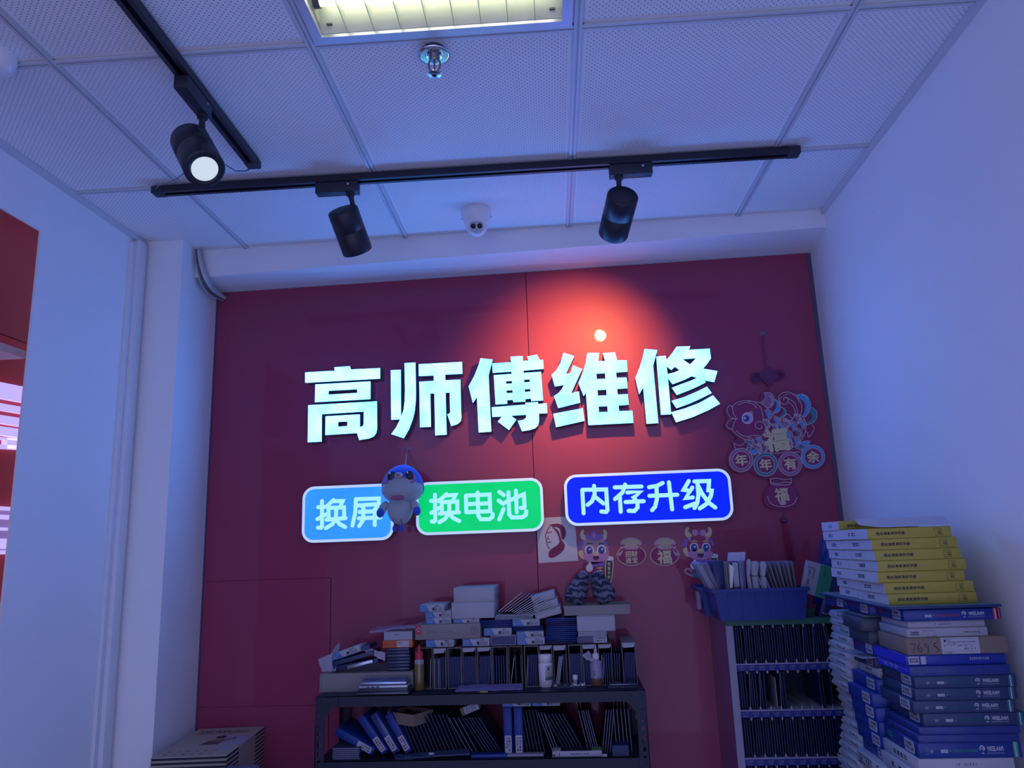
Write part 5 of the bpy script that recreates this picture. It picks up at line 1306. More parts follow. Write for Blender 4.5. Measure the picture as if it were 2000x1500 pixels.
# bubble bag drooping over the clear box
def sheet_obj(name, corners, nx, ny, th, mat_, wob, lab, cat, seed=0, grp=None):
    """crumpled quad sheet with thickness; corners: 4 points"""
    r = random.Random(seed); b = MB(); c = [Vector(p) for p in corners]
    nrm = (c[1]-c[0]).cross(c[3]-c[0]).normalized(); V = []
    for j in range(ny+1):
        for i in range(nx+1):
            u, v = i/nx, j/ny; p = c[0]*(1-u)*(1-v)+c[1]*u*(1-v)+c[2]*u*v+c[3]*(1-u)*v
            V.append(p + nrm*(r.uniform(-1, 1)*wob))
    fs = [(j*(nx+1)+i, j*(nx+1)+i+1, (j+1)*(nx+1)+i+1, (j+1)*(nx+1)+i) for j in range(ny) for i in range(nx)]
    b.add(V, fs, 0, True); b.add([p - nrm*th for p in V], [tuple(reversed(f)) for f in fs], 0, True)
    rim = [i for i in range(nx+1)] + [(j*(nx+1)+nx) for j in range(1, ny+1)] + [ny*(nx+1)+i for i in range(nx-1, -1, -1)] + [j*(nx+1) for j in range(ny-1, 0, -1)]
    k = len(rim); b.add([V[i] for i in rim] + [V[i]-nrm*th for i in rim], [(i, k+i, k+(i+1) % k, (i+1) % k) for i in range(k)], 0)
    return tag(b.build(name, mat_), lab, cat, grp)
film = mat('frosted_film', (0.36, 0.30, 0.48), 0.2, alpha=0.6, noise=0.25, nscale=40)
zf = zo+.0237+.0277
sheet_obj('plastic_bag', [(at(721,1232,Y=-.11).x, -.11, zf+.004), (at(812,1218,Y=-.11).x-.002, -.115, zf+.018), (at(806,1218,Y=-.11).x, -.02, zf+.012), (at(735,1230,Y=-.03).x, -.02, zf+.006)], 12, 6, .006, film, .0025, 'frosted plastic bag lying on the clear lidded box', 'bag', 4)
# bag with dark packets in the tray
bagx0 = at(632, 1300, Y=-.09).x
for i, (px0, py, L, rot, lab) in enumerate(((652, 1311, .150, -9, 'lowest'), (650, 1302, .142, -14, 'middle'), (648, 1293, .134, -17, 'topmost'))):
    p = at(px0, py, Y=-.10)
    b = MB(); b.bevbox((0,0,0),(L,.09,.014),.001); place(b.build('flat_box', navy if i != 1 else slate), (p.x, -.10, max(p.z, TZ+.001)), 0, math.radians(rot)); tag(bpy.context.scene.collection.objects[-1], 'dark flat box tilted in the left tray, %s of three' % lab, 'box', 'dark tilted boxes in the left tray')
p = at(649, 1291, Y=-.115); o = label_box(.098, .085, .020, 12).build('glass_film_box', LB_M)
tag(place(o, (p.x, -.116, p.z), 0, math.radians(-17)), 'tilted blue cornered box lying on dark boxes in the left tray', 'box', 'slim white boxes with a blue corner')
sheet_obj('plastic_bag', [tuple(at(628,1313,Y=-.06)), tuple(at(655,1311,Y=-.11)), tuple(at(664,1254,Y=-.05)), tuple(at(655,1262,Y=-.03))], 6, 8, .001, mat('clear_film', (0.6, 0.6, 0.72), 0.15, alpha=0.45, noise=.2), .003, 'crumpled clear plastic bag standing at the left end of the tray', 'bag', 6)
sheet_obj('plastic_bag', [tuple(at(622,1287,Y=-.10)), tuple(at(648,1276,Y=-.12)), tuple(at(650,1311,Y=-.12)), tuple(at(630,1312,Y=-.09))], 6, 6, .001, MATS['clear_film'], .003, 'folded clear bag corner hanging over the left tray edge', 'bag', 8)
sheet_obj('plastic_bag', [tuple(at(700,1262,Y=-.09)), tuple(at(752,1275,Y=-.09)), tuple(at(752,1292,Y=-.095)), tuple(at(704,1268,Y=-.10))], 8, 4, .001, MATS['clear_film'], .002, 'clear plastic sleeve on the dark boxes left of the smoky cases', 'bag', 9)
b = MB(); p = at(679, 1307, Y=-.122); b.bevbox((0,0,0),(.085,.004,.010),.001); tag(place(b.build('metal_strip', mat('shiny_strip', (0.5, 0.52, 0.6), 0.2, metal=.7)), (p.x, -.122, p.z), 0, math.radians(-12)), 'shiny narrow strip in front of the dark tilted boxes', 'strip')
# phones
def phone(px0, px1, Y, z0, d, h, body, glass, lab, extra=None, tilt=0.0):
    xa = at(px0, 1330, Y=Y).x; xb = at(px1, 1330, Y=Y).x; w = xb-xa
    root = empty('smartphone', (xa+w/2, Y+d/2, z0), lab, 'phone', 'phones stacked at the rack edge')
    b = MB(); b.bevbox((xa, Y, z0), (xb, Y+d, z0+h), h*.42, 0, seg=3); b.build('phone_body', body, root)
    b = MB(); b.bevbox((xa+.004, Y+.003, z0+h-.001), (xb-.004, Y+d-.003, z0+h+.0012), .0008, 0); b.build('glass_back', glass, root)
    if extra: extra(root, xa, xb, w)
    if tilt: root.rotation_euler = (tilt, 0, 0)
    return root
silver = mat('silver_frame', (0.55, 0.56, 0.60), 0.25, metal=.6); gdark = mat('dark_glass', (0.02, 0.03, 0.06), 0.08, coat=1.0); gl_s = mat('silver_glass', (0.10, 0.13, 0.22), 0.12, coat=1.0)
ph_y = -0.195
phone(697, 798, ph_y, RZ[0]+.0002, .072, .0085, MATS['dark_steel'], gdark, 'dark phone, lowest of the stack at the rack edge')
phone(698, 797, ph_y+.002, RZ[0]+.0101, .070, .008, mat('graphite_frame', (0.06, 0.07, 0.11), 0.3, metal=.5), gdark, 'graphite phone, second from the bottom of the phone stack')
def holes(root, xa, xb, w):
    for k, q in enumerate((0.17, 0.26, 0.36)):
        b = MB(); xq = xa+w*q; b.bevbox((xq, ph_y+.0035, RZ[0]+.0218), (xq+w*(.055 if k == 0 else .07), ph_y+.0048, RZ[0]+.0248), .0012, 0); b.build('button', inkm, root)
phone(700, 796, ph_y+.004, RZ[0]+.0194, .068, .0082, silver, gl_s, 'silver phone with three dark side buttons, on two dark phones', holes)
phone(703, 794, ph_y+.006, RZ[0]+.0345, .064, .0075, mat('bright_rim', (0.7, 0.72, 0.8), 0.15, metal=.9), gl_s, 'glossy phone with a bright rim, topmost of the phone stack', tilt=math.radians(9))
# red capped dropper bottle
p = at(819.5, 1349, Z=RZ[0]); 
def bottle_root(n, p, lab): return empty(n, (p.x, p.y, RZ[0]), lab, 'bottle')
r = at(829, 1320, Y=p.y).x - at(819.5, 1320, Y=p.y).x
root = bottle_root('dropper_bottle', p, 'slim oil bottle with red dropper cap in front of the leftmost carton')
T = Matrix.Translation((p.x, p.y, RZ[0]))
H = at(819, 1286, Y=p.y).z - RZ[0]
b = MB(); b.lathe([(r*.2, 0), (r*.9, .001), (r, .004), (r, H*.93), (r*.8, H*.98), (r*.55, H)], T, 0, 24); b.build('bottle_body', mat('amber_plastic', (0.16, 0.12, 0.035), 0.2, coat=.6), root)
b = MB(); b.lathe([(r*.82, H*.93), (r*.86, H*.95), (r*.84, H*1.19), (r*.5, H*1.22), (r*.26, H*1.30), (r*.30, H*1.36), (r*.18, H*1.42), (.0003, H*1.43)], T, 0, 24); b.build('bottle_cap', mat('red_plastic', (0.50, 0.02, 0.06), 0.35), root)
b = MB(); b.lathe([(r*1.01, H*.84), (r*1.01, H*.93), (r*.84, H*.985)], T, 0, 24); b.build('clear_neck', clearp, root)
# purple bubble wrap under the cartons' fronts
sheet_obj('bubble_wrap', [(at(893,1336,Y=-.135).x, -.175, RZ[0]+.006), (at(1022,1332,Y=-.135).x, -.165, RZ[0]+.005), (at(1020,1330,Y=-.12).x, -.118, RZ[0]+.012), (at(897,1330,Y=-.12).x, -.118, RZ[0]+.012)], 14, 6, .004, mat('lilac_wrap', (0.22, 0.20, 0.42), 0.25, noise=.3, nscale=90), .0016, 'lilac plastic wrap lying in front of the middle cartons', 'plastic wrap', 3)
b = MB(); p = at(950, 1345, Z=RZ[0]); b.bevbox((-.012,-.004,0),(.012,.004,.004),.001); tag(place(b.build('sticker_roll', mat('yellow_print', (0.45, 0.42, 0.10), .5)), (p.x, -.186, RZ[0]+.0002)), 'tiny yellow piece lying before the lilac wrap', 'tag')
# white pill bottle
p = at(1067, 1340, Z=RZ[0]); r = (at(1081, 1310, Y=p.y).x - at(1053.5, 1310, Y=p.y).x)/2; T = Matrix.Translation((p.x, p.y-.01, RZ[0])); p.y -= .01
root = bottle_root('pill_bottle', p, 'white plastic pill bottle with label on the rack top')
H = at(1067, 1293, Y=p.y).z - RZ[0]; HT = at(1067, 1277, Y=p.y).z - RZ[0]
b = MB(); b.lathe([(r*.8, 0), (r*.90, .002), (r*.90, H*.22), (r, H*.26), (r, H*.90), (r*.92, H*.97), (r*.80, H)], T, 0, 32); b.build('bottle_body', mat('white_plastic', (0.72, 0.73, 0.76), 0.3), root)
b = MB(); b.lathe([(r*.82, H), (r*.94, H+.001), (r*.95, HT-.004), (r*.88, HT), (.0003, HT)], T, 0, 32); b.build('bottle_cap', MATS['white_plastic'], root)
b = MB(); vs = []; fs = []; na = 12
for k in range(na+1):
    a = math.radians(-92 + 88*k/na)
    for zz_ in (H*.30, H*.44, H*.66, H*.90): vs.append((p.x+(r+.0004)*math.cos(a), p.y+(r+.0004)*math.sin(a), RZ[0]+zz_))
for k in range(na):
    for q in range(3): b.add([vs[k*4+q], vs[(k+1)*4+q], vs[(k+1)*4+q+1], vs[k*4+q+1]], [(0,1,2,3)], q)
for k in range(4): b.box((p.x+r*.3+.002*k, p.y-r*1.0, RZ[0]+H*(.70+.0)), (p.x+r*.3+.002*k+.0012, p.y-r*.94, RZ[0]+H*.84), 3)
b.build('bottle_label', [mat('label_green', (0.03, 0.16, 0.12), .5), mat('label_tan', (0.40, 0.32, 0.30), .5), stick, inkm], root)
# circuit board and small capped vial
p0 = at(1081, 1338, Z=RZ[0]); x0 = p0.x; x1 = at(1145, 1338, Z=RZ[0]).x
b = MB(); y0 = -.145; b.box((x0, y0, RZ[0]+.0045), (x1, y0+.035, RZ[0]+.006), 0); b.box((x0+.002, y0+.002, RZ[0]), (x1-.002, y0+.033, RZ[0]+.0045), 3)
r_ = random.Random(5)
for k in range(26):
    xx = x0+(x1-x0)*r_.random()*.94; yy = y0+.03*r_.random(); b.box((xx, yy, RZ[0]+.006), (xx+.002+.006*r_.random(), yy+.003, RZ[0]+.008+.004*r_.random()), 1 + int(r_.random()*2))
tag(b.build('circuit_board', [mat('pcb_green', (0.02, 0.10, 0.09), .4), mat('chip_dark', (0.01, 0.02, 0.04), .4), silver, navy]), 'green circuit board with small parts right of the pill bottle', 'circuit board')
p = at(1124, 1337, Z=RZ[0]+.009); T = Matrix.Translation((p.x, y0+.012, RZ[0]+.0105)); root = empty('vial', (p.x, y0+.012, RZ[0]+.0105), 'tiny vial with ribbed white cap standing on the circuit board', 'vial')
b = MB(); b.lathe([(.006, 0), (.0065, .001), (.0065, .012)], T, 0, 16); b.build('vial_glass', mat('vial_pinkish', (0.35, 0.28, 0.36), .2), root)
b = MB(); b.lathe([(.0072, .012), (.0078, .013), (.0078, .025), (.006, .027), (.0003, .0275)], T, 0, 16); b.build('vial_cap', MATS['white_plastic'], root)
# squeeze bottle with brown liquid
p = at(1166, 1337, Z=RZ[0]); p.y -= .012; r = (at(1177.5, 1310, Y=p.y).x - at(1153.5, 1310, Y=p.y).x)/2; T = Matrix.Translation((p.x, p.y, RZ[0])); root = bottle_root('squeeze_bottle', p, 'frosted squeeze bottle with brown liquid and pointed tip on the rack top')
H = at(1166, 1286, Y=p.y).z - RZ[0]; HT = at(1166, 1258, Y=p.y).z - RZ[0]
b = MB(); b.lathe([(r*.9, .0), (r*.97, .002), (r*.97, H*.30)], T, 0, 28); b.build('liquid', mat('brown_liquid', (0.20, 0.09, 0.06), .25), root)
b = MB(); b.lathe([(r, H*.29), (r, H*.78), (r*.9, H*.90), (r*.55, H*.97), (r*.5, H)], T, 0, 28)
b.box((p.x-r*.5, p.y-r*1.0, RZ[0]+H*.42), (p.x-r*.1, p.y-r*.86, RZ[0]+H*.45), 1); b.box((p.x-r*.55, p.y-r*.98, RZ[0]+H*.52), (p.x-r*.15, p.y-r*.84, RZ[0]+H*.54), 1)
b.build('bottle_body', [mat('frosted_plastic', (0.30, 0.28, 0.42), .35), inkm], root)
b = MB(); b.lathe([(r*.56, H*.985), (r*.60, H*1.0), (r*.60, H+.013), (r*.5, H+.0155), (r*.28, H+.017), (r*.18, HT-.002), (r*.08, HT)], T, 0, 24); b.build('bottle_cap', MATS['white_plastic'], root)
sheet_obj('plastic_bag', [tuple(at(1138,1279,Y=-.13)), tuple(at(1150,1270,Y=-.14)), tuple(at(1160,1292,Y=-.145)), tuple(at(1146,1288,Y=-.13))], 5, 5, .002, MATS['clear_film'], .003, 'small crumpled clear film stuck behind the squeeze bottle', 'bag', 12)
# flat dark phones at the right end
b = MB(); xa = at(1186, 1334, Y=-.16).x; xb = at(1243, 1332, Y=-.16).x; b.bevbox((xa, -.175, RZ[0]), (xb, -.120, RZ[0]+.0075), .002, 0); b.bevbox((xa+.006, -.173, RZ[0]+.0077), (xb-.002, -.122, RZ[0]+.0145), .002, 1)
tag(b.build('phone_case', [inkm, gdark]), 'black flat phone shells at the right end of the rack top', 'phone case')

# ------------------------------------------------------------------ lower shelf
SZ = RZ[1]
def lean_row(px_list, Y, lab, grp, me, lean):
    for px in px_list:
        p = at(px, 1478, Y=Y); packet(me, (p.x, Y+random.random()*.004, SZ+.0005), lean if not callable(lean) else lean(px), lab, grp)
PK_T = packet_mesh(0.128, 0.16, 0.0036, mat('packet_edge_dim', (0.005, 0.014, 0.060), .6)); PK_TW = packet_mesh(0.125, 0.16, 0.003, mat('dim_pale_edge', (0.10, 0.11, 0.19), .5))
# four blue cartons with white labels, leaning left
def spine(w, h, m_, sd):
    b = MB(); b.bevbox((0, 0, 0), (w, .15, h), .001, 0, seg=1); b.prism([rrect(w*.12, h*.06, w*.88, h*.42, .003, 3)], FM(), .0004, 1)
    glyphs(b, FM(), w*.2, h*.09, w*.8, h*.39, 2, 2, 5, .0007, sd); return b.build('glass_film_box', [m_, stick, inkm])
blue_d = mat('royal_card', (0.005, 0.035, 0.23), .5)
for i, (px, py, rot, lab, h) in enumerate(((727, 1474, -62, 'leftmost, tipped almost flat', .135), (747, 1472, -37, 'second from the left, steeply leaning', .132), (768, 1472, -33, 'third from the left, wrapped in film', .135), (792, 1470, -31, 'fourth from the left, leaning on the packets', .13))):
    p = at(px, py, Y=-.155); o = spine(.024, h, blue_d if i != 2 else mat('film_wrapped_blue', (0.03, 0.05, 0.20), .2), i)
    place(o, (p.x, -.165+.004*i, SZ+.006), 0, math.radians(rot)); tag(o, 'blue box spine on the lower shelf, %s' % lab, 'box', 'blue label boxes leaning on the lower shelf')
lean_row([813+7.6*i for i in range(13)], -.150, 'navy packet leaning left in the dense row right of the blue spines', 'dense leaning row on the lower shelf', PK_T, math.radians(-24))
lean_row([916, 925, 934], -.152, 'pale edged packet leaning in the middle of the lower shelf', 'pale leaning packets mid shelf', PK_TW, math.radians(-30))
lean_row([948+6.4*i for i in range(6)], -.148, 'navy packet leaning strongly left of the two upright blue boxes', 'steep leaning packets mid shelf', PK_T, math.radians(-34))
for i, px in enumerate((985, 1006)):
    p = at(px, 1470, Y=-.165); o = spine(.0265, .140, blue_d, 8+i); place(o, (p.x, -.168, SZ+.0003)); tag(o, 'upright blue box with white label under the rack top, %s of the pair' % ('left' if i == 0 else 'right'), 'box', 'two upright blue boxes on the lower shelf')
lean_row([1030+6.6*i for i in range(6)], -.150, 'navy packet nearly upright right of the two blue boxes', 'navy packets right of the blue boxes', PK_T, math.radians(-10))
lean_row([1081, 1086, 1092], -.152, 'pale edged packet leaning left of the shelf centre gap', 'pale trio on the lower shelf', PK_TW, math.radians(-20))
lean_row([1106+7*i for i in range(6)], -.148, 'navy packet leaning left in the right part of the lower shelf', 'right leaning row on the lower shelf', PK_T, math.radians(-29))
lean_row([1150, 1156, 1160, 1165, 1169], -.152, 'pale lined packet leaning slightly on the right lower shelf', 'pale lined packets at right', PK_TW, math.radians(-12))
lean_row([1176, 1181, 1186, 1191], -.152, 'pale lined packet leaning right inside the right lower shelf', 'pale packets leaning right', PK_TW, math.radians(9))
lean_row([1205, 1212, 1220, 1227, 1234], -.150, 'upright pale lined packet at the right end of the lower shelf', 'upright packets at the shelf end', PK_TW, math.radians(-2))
# boxes tucked under the rack top
def put_lb2(px, lab, sd):
    x0, x1, za, zb = span(*px, -.17); o = label_box(x1-x0, .14, .020, sd).build('glass_film_box', LB_M); place(o, (x0, -.172, SZ+.1425)); tag(o, lab, 'box', 'slim white boxes with a blue corner')
put_lb2((981,1369,1037,1382), 'blue cornered slim box on the two upright blue boxes, left one', 31)
put_lb2((1039,1369,1094,1381), 'blue cornered slim box under the rack top, right one', 32)
# open kraft box hanging askew and the torn carton numbered 6123
p = at(760, 1404, Y=-.10)
b = MB(); w, d, h = .115, .09, .034; t_ = .0015
b.box((0,0,0),(w,d,t_)); b.box((0,0,t_),(w,t_,h)); b.box((0,d-t_,t_),(w,d,h)); b.box((0,t_,t_),(t_,d-t_,h)); b.box((w-t_,t_,t_),(w,d-t_,h))
tag(place(b.build('cardboard_tray', kraft), (p.x, -.125, p.z-.006), math.radians(-32), 0), 'small open brown box turned askew above the leaning packets', 'cardboard box')
p = at(903, 1396, Y=-.12); w, h = .062, .024
b = MB(); cardbox(b, w, .09, h, 0); rect(b, FM(), w*.2, .002, w*.95, h-.001, 1)
text_fit(b, '6123', FM() @ Matrix.Translation((w*.55, h*.38, 0)) @ Matrix.Rotation(PI, 4, 'Z'), w*.5, h*.42, 2, .0006); glyphs(b, FM(), w*.3, h*.68, w*.85, h*.92, 8, 2, 1, .0006)
tag(place(b.build('carton', [kraft, stick, inkm]), (p.x, -.125, p.z-.004), 0, math.radians(-20)), 'small brown carton with an upside down 6123 label', 'carton')
# film sleeves and loose flat things in front
sheet_obj('plastic_sleeve', [tuple(at(772,1482,Y=-.185)), tuple(at(918,1471,Y=-.185)), tuple(at(916,1462,Y=-.15)), tuple(at(768,1474,Y=-.15))], 14, 5, .004, mat('navy_sleeve', (0.05, 0.08, 0.18), .15, noise=.3), .0012, 'shiny dark plastic sleeve lying along the lower shelf front', 'sleeve', 15)
b = MB(); p = at(838, 1473, Y=-.18); b.box((0,0,0),(.016,.001,.006)); tag(place(b.build('paper_tag', stick), (p.x, -.1865, p.z)), 'small white paper tag on the dark plastic sleeve', 'tag')
z0 = SZ+.0004
for k in range(6):
    b = MB(); b.box((0,0,0),(.085,.13,.0052)); b.box((.001,-.0004,.001),(.084,0,.0042),1)
    tag(place(b.build('glass_film_card', [slate, mat('dim_edge', (0.12, 0.12, 0.20), .5)]), (RX0+.05+random.uniform(-.002,.002), -.18, z0+k*.0058)), 'flat grey packet in the low pile at the left end of the lower shelf', 'packet', 'low grey pile on the lower shelf')
# white box with green end lying in front
x0, x1, za, zb = span(1079, 1467, 1176, 1482, -.185)
b = MB(); w = x1-x0; cardbox(b, w, .05, .017, 0); rect(b, TM(.017), w*.17, .006, w*.8, .045, 1); rect(b, TM(.017), w*.8, .002, w-.001, .048, 2)
b.add([(w*.17,-.0003,.0171),(w*.8,-.0003,.0171),(w*.76,.02,.0177),(w*.21,.02,.0177)], [(0,1,2,3)], 1)
text_fit(b, 'XZZX XXXX UPLUS', FM() @ Matrix.Translation((w*.55, .0085, 0)), w*.38, .0042, 1, .0004) if False else glyphs(b, FM(), w*.36, .006, w*.74, .011, 13, 1)
b.prism([[(0.002,0.003),(.008,.001),(.008,.006),(.002,.009)]], FM(), .0005, 1); rect(b, FM(), .020, .003, .022, .012, 1)
tag(place(b.build('carton', [cardw, inkm, mat('leaf_green_card', (0.10, 0.28, 0.10), .5)]), (x0, -.188, SZ+.0003)), 'flat white box with black top and green end on the lower shelf', 'box')
b = MB(); x0, x1, za, zb = span(920, 1472, 1062, 1484, -.185); w = x1-x0; b.bevbox((0,0,0),(w*.5,.03,.010),.001, 0); b.bevbox((w*.45,.002,.001),(w,.028,.009),.002, 1)
tag(place(b.build('flat_box', [blue_d, cardg]), (x0, -.186, SZ+.0003)), 'blue flat packet with pale flap at the lower shelf front', 'box')
for k in range(7):
    b = MB(); b.box((0,0,0),(.050,.12,.0036)); b.box((.001,-.0004,.0008),(.049,0,.0028),1)
    tag(place(b.build('glass_film_card', [navy, slate]), (at(1196, 1470, Y=-.185).x, -.185, SZ+.0004+k*.0042)), 'thin dark card in the small pile at the right lower shelf corner', 'card', 'dark cards at the right shelf corner')
b = MB(); p = at(1176, 1466, Y=-.19); b.box((0,0,0),(.014,.006,.007)); tag(place(b.build('plug', cardw), (p.x, -.19, SZ+.0003)), 'small pale plug by the end of the green white box', 'plug')
# ------------------------------------------------------------------ slotted display cabinet at the right of the red wall
KX0, KX1, KY0, KY1, KZ = 1.762, 2.225, -0.200, 0.085, 1.252
frm = mat('cabinet_white_frame', (0.30, 0.28, 0.38), 0.45); kside = mat('cabinet_violet_side', (0.040, 0.014, 0.13), 0.25, coat=.5, nscale=9, noise=.5)
kin = mat('cabinet_inside', (0.06, 0.07, 0.12), 0.6); strip_b = mat('label_strip_blue', (0.010, 0.022, 0.20), .45); strip_g = mat('label_strip_green', (0.02, 0.13, 0.085), .5)
floor_w = mat('slot_floor', (0.42, 0.43, 0.48), .5)
root = empty('display_cabinet', ((KX0+KX1)/2, (KY0+KY1)/2, 0), 'tall slotted packet cabinet with violet side, under the blue bins', 'cabinet')
b = MB(); b.box((KX0, KY0+.004, 0), (KX0+.012, KY1, KZ)); b.build('side_panel', kside, root)
b = MB(); b.box((KX1-.012, KY0+.004, 0), (KX1, KY1, KZ)); b.build('side_panel', kside, root)
b = MB(); b.box((KX0+.012, KY1-.008, 0), (KX1-.012, KY1, KZ)); b.build('back_panel', kin, root)
b = MB(); b.box((KX0, KY0, 0), (KX0+.021, KY0+.004, KZ)); b.build('front_frame', frm, root)
b = MB(); b.box((KX1-.021, KY0, 0), (KX1, KY0+.004, KZ)); b.build('front_frame', frm, root)
b = MB(); b.box((KX0, KY0, KZ), (KX1, KY1, KZ+.004)); b.build('top_panel', strip_g, root)
b = MB(); b.box((KX0, KY0-.002, KZ-.014), (KX1, KY0, KZ+.004))
PITCH = 0.0300; NS = 14
for k in range(4, NS): glyphs(b, FM(KY0-.002) @ Matrix.Translation((KX0+.036+PITCH*k-.009, 0, 0)), 0, KZ-.011, .013, KZ-.002, 2, 1)
b.build('label_strip', [strip_g, inkm], root)
ROWS = [1.124, 0.993, 0.861, 0.730, 0.60, 0.47, 0.34, 0.21, 0.08]
START = [1, 17, 33, 49]
for ri, z in enumerate(ROWS):
    b = MB(); b.box((KX0+.012, KY0+.001, z), (KX1-.012, KY1-.008, z+.003), 0); b.build('shelf', floor_w, root)
    b = MB(); b.box((KX0+.021, KY0-.001, z-.017), (KX1-.021, KY0+.001, z+.001), 0)
    if ri < 3:
        for k in range(NS):
            if START[ri]+k > START[ri]+12: break
            M = FM(KY0-.001) @ Matrix.Translation((KX0+.036+PITCH*k, z-.0055, 0)); text_fit(b, 'U%02d' % (START[ri]+k), M, .0165, .0062, 1); glyphs(b, FM(KY0-.001), KX0+.030+PITCH*k, z-.0145, KX0+.042+PITCH*k, z-.0105, 4, 1)
    b.build('label_strip', [strip_b, mat('strip_print', (0.25, 0.26, 0.36), .5)], root)
    b = MB(); b.box((KX0+.021, KY0-.0012, z+.001), (KX1-.021, KY0+.001, z+.0045)); b.build('shelf_lip', frm, root)
# dividers: small rounded prongs at the foot and head of each slot
div = MB()
for ri in range(4):
    z = ROWS[ri]; ztop = (KZ-.014) if ri == 0 else ROWS[ri-1]-.017
    for k in range(1, NS):
        x = KX0+.021+PITCH*k
        b = MB(); b.prism([[(x-.0028, z+.004), (x+.0028, z+.004), (x+.0022, z+.010), (x, z+.016), (x-.0022, z+.010)]], FM(KY0+.004), .004)
        b.box((x-.0012, KY0+.004, z+.003), (x+.0012, KY1-.01, z+.008)); b.build('divider', frm, root)
        b = MB(); b.prism([[(x-.0030, ztop), (x-.0026, ztop-.006), (x, ztop-.009), (x+.0026, ztop-.006), (x+.0030, ztop)]], FM(KY0+.004), .004); b.build('hanging_prong', frm, root)
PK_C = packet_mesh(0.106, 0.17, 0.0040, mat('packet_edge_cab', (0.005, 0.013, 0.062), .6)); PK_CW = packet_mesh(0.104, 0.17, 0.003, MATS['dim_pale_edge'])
rowname = ['top', 'second', 'third', 'fourth']
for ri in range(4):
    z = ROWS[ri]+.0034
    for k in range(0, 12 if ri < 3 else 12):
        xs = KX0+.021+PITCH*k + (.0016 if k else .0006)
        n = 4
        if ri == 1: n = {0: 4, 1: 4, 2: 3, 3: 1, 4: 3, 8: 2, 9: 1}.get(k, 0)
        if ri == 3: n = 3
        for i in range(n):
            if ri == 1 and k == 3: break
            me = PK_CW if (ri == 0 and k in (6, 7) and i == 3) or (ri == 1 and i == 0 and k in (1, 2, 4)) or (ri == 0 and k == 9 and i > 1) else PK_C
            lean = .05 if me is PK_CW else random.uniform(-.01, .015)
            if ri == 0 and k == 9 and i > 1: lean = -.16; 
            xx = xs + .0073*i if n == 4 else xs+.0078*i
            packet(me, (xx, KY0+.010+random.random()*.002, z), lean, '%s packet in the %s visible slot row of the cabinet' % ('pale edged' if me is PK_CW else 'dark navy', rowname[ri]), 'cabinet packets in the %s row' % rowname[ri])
# pale card in an emptier slot of the second row
b = MB(); b.box((0,0,0),(.0018,.15,.088)); b.box((.0018,.01,0),(.003,.15,.086),1)
tag(place(b.build('paper_card', [mat('pale_card', (0.30, 0.31, 0.38), .6), cardg]), (KX0+.021+PITCH*3+.022, KY0+.012, ROWS[1]+.0034), math.radians(-2)), 'pale card standing in a half empty slot of the cabinet second row', 'card')

# ------------------------------------------------------------------ blue plastic bins on the cabinet
binm = mat('bin_blue_plastic', (0.006, 0.028, 0.20), .4); 
def bin_(x0, x1, y0, y1, z0, h, lab, rz=0.0, card=False):
    """open tapered parts bin with rim, ribs on the long side"""
    root = empty('storage_bin', ((x0+x1)/2, (y0+y1)/2, z0), lab, 'storage bin', 'blue plastic parts bins')
    tp = .016; t = .0025
    def ring_(z, o): return [(x0-o, y0-o*.4, z), (x1+o, y0-o*.4, z), (x1+o, y1+o*.4, z), (x0-o, y1+o*.4, z)]
    b = MB(); zs = [z0, z0+h*.35, z0+h]; os_ = [0, tp*.35, tp]
    outer = [ring_(z, o) for z, o in zip(zs, os_)]; inner = [ring_(z, o-t) for z, o in zip([z0+t, z0+h*.35, z0+h], os_)]
    V = [p for r_ in outer for p in r_]+[p for r_ in inner for p in r_]; f = [(3,2,1,0), (12,13,14,15)]
    for k in range(2):
        for i in range(4):
            j = (i+1) % 4; f.append((4*k+i, 4*k+j, 4*k+4+j, 4*k+4+i)); f.append((12+4*k+j, 12+4*k+i, 12+4*k+4+i, 12+4*k+4+j))
    for i in range(4): j = (i+1) % 4; f.append((8+i, 8+j, 20+j, 20+i))
    b.add(V, f)
    b.build('bin_body', binm, root)
    b = MB(); o = tp
    for (a, c) in (((x0-o-.004, y0-o*.4-.005), (x1+o+.004, y0-o*.4)), ((x0-o-.004, y1+o*.4), (x1+o+.004, y1+o*.4+.005)), ((x0-o-.006, y0-o*.4), (x0-o, y1+o*.4)), ((x1+o, y0-o*.4), (x1+o+.006, y1+o*.4))):
        b.box((a[0], a[1], z0+h-.009), (c[0], c[1], z0+h+.001))
    b.build('rim', binm, root)
    b = MB()
    for k in range(6):
        xx = x0 + (x1-x0)*(k+.6)/6
        b.hexa([(xx-.0012, y0-.0015, z0+.004), (xx+.0012, y0-.0015, z0+.004), (xx+.0012, y0+.001, z0+.004), (xx-.0012, y0+.001, z0+.004),
                (xx-.0012, y0-o*.4-.002, z0+h-.009), (xx+.0012, y0-o*.4-.002, z0+h-.009), (xx+.0012, y0-o*.4+.001, z0+h-.009), (xx-.0012, y0-o*.4+.001, z0+h-.009)])
    b.build('rib', binm, root)
    if card:
        b = MB(); b.box((x0-o-.0068, y0+.02, z0+h*.22), (x0-o*.7, y0+.05, z0+h*.85)); b.build('label_card', mat('bin_card', (0.28, 0.22, 0.34), .6), root)
    return root
BZ = KZ+.0042
q0 = at(1405, 1200, Y=-.235); q1 = at(1571, 1190, Y=-.235); hB = .092
bin_(q0.x+.004, q1.x, -.235, -.085, BZ, hB, 'large blue parts bin crammed with phone covers on the cabinet')
bin_(q0.x-.012, q1.x+.012, -.070, .070, BZ, .090, 'second blue parts bin standing behind the large one', card=True)
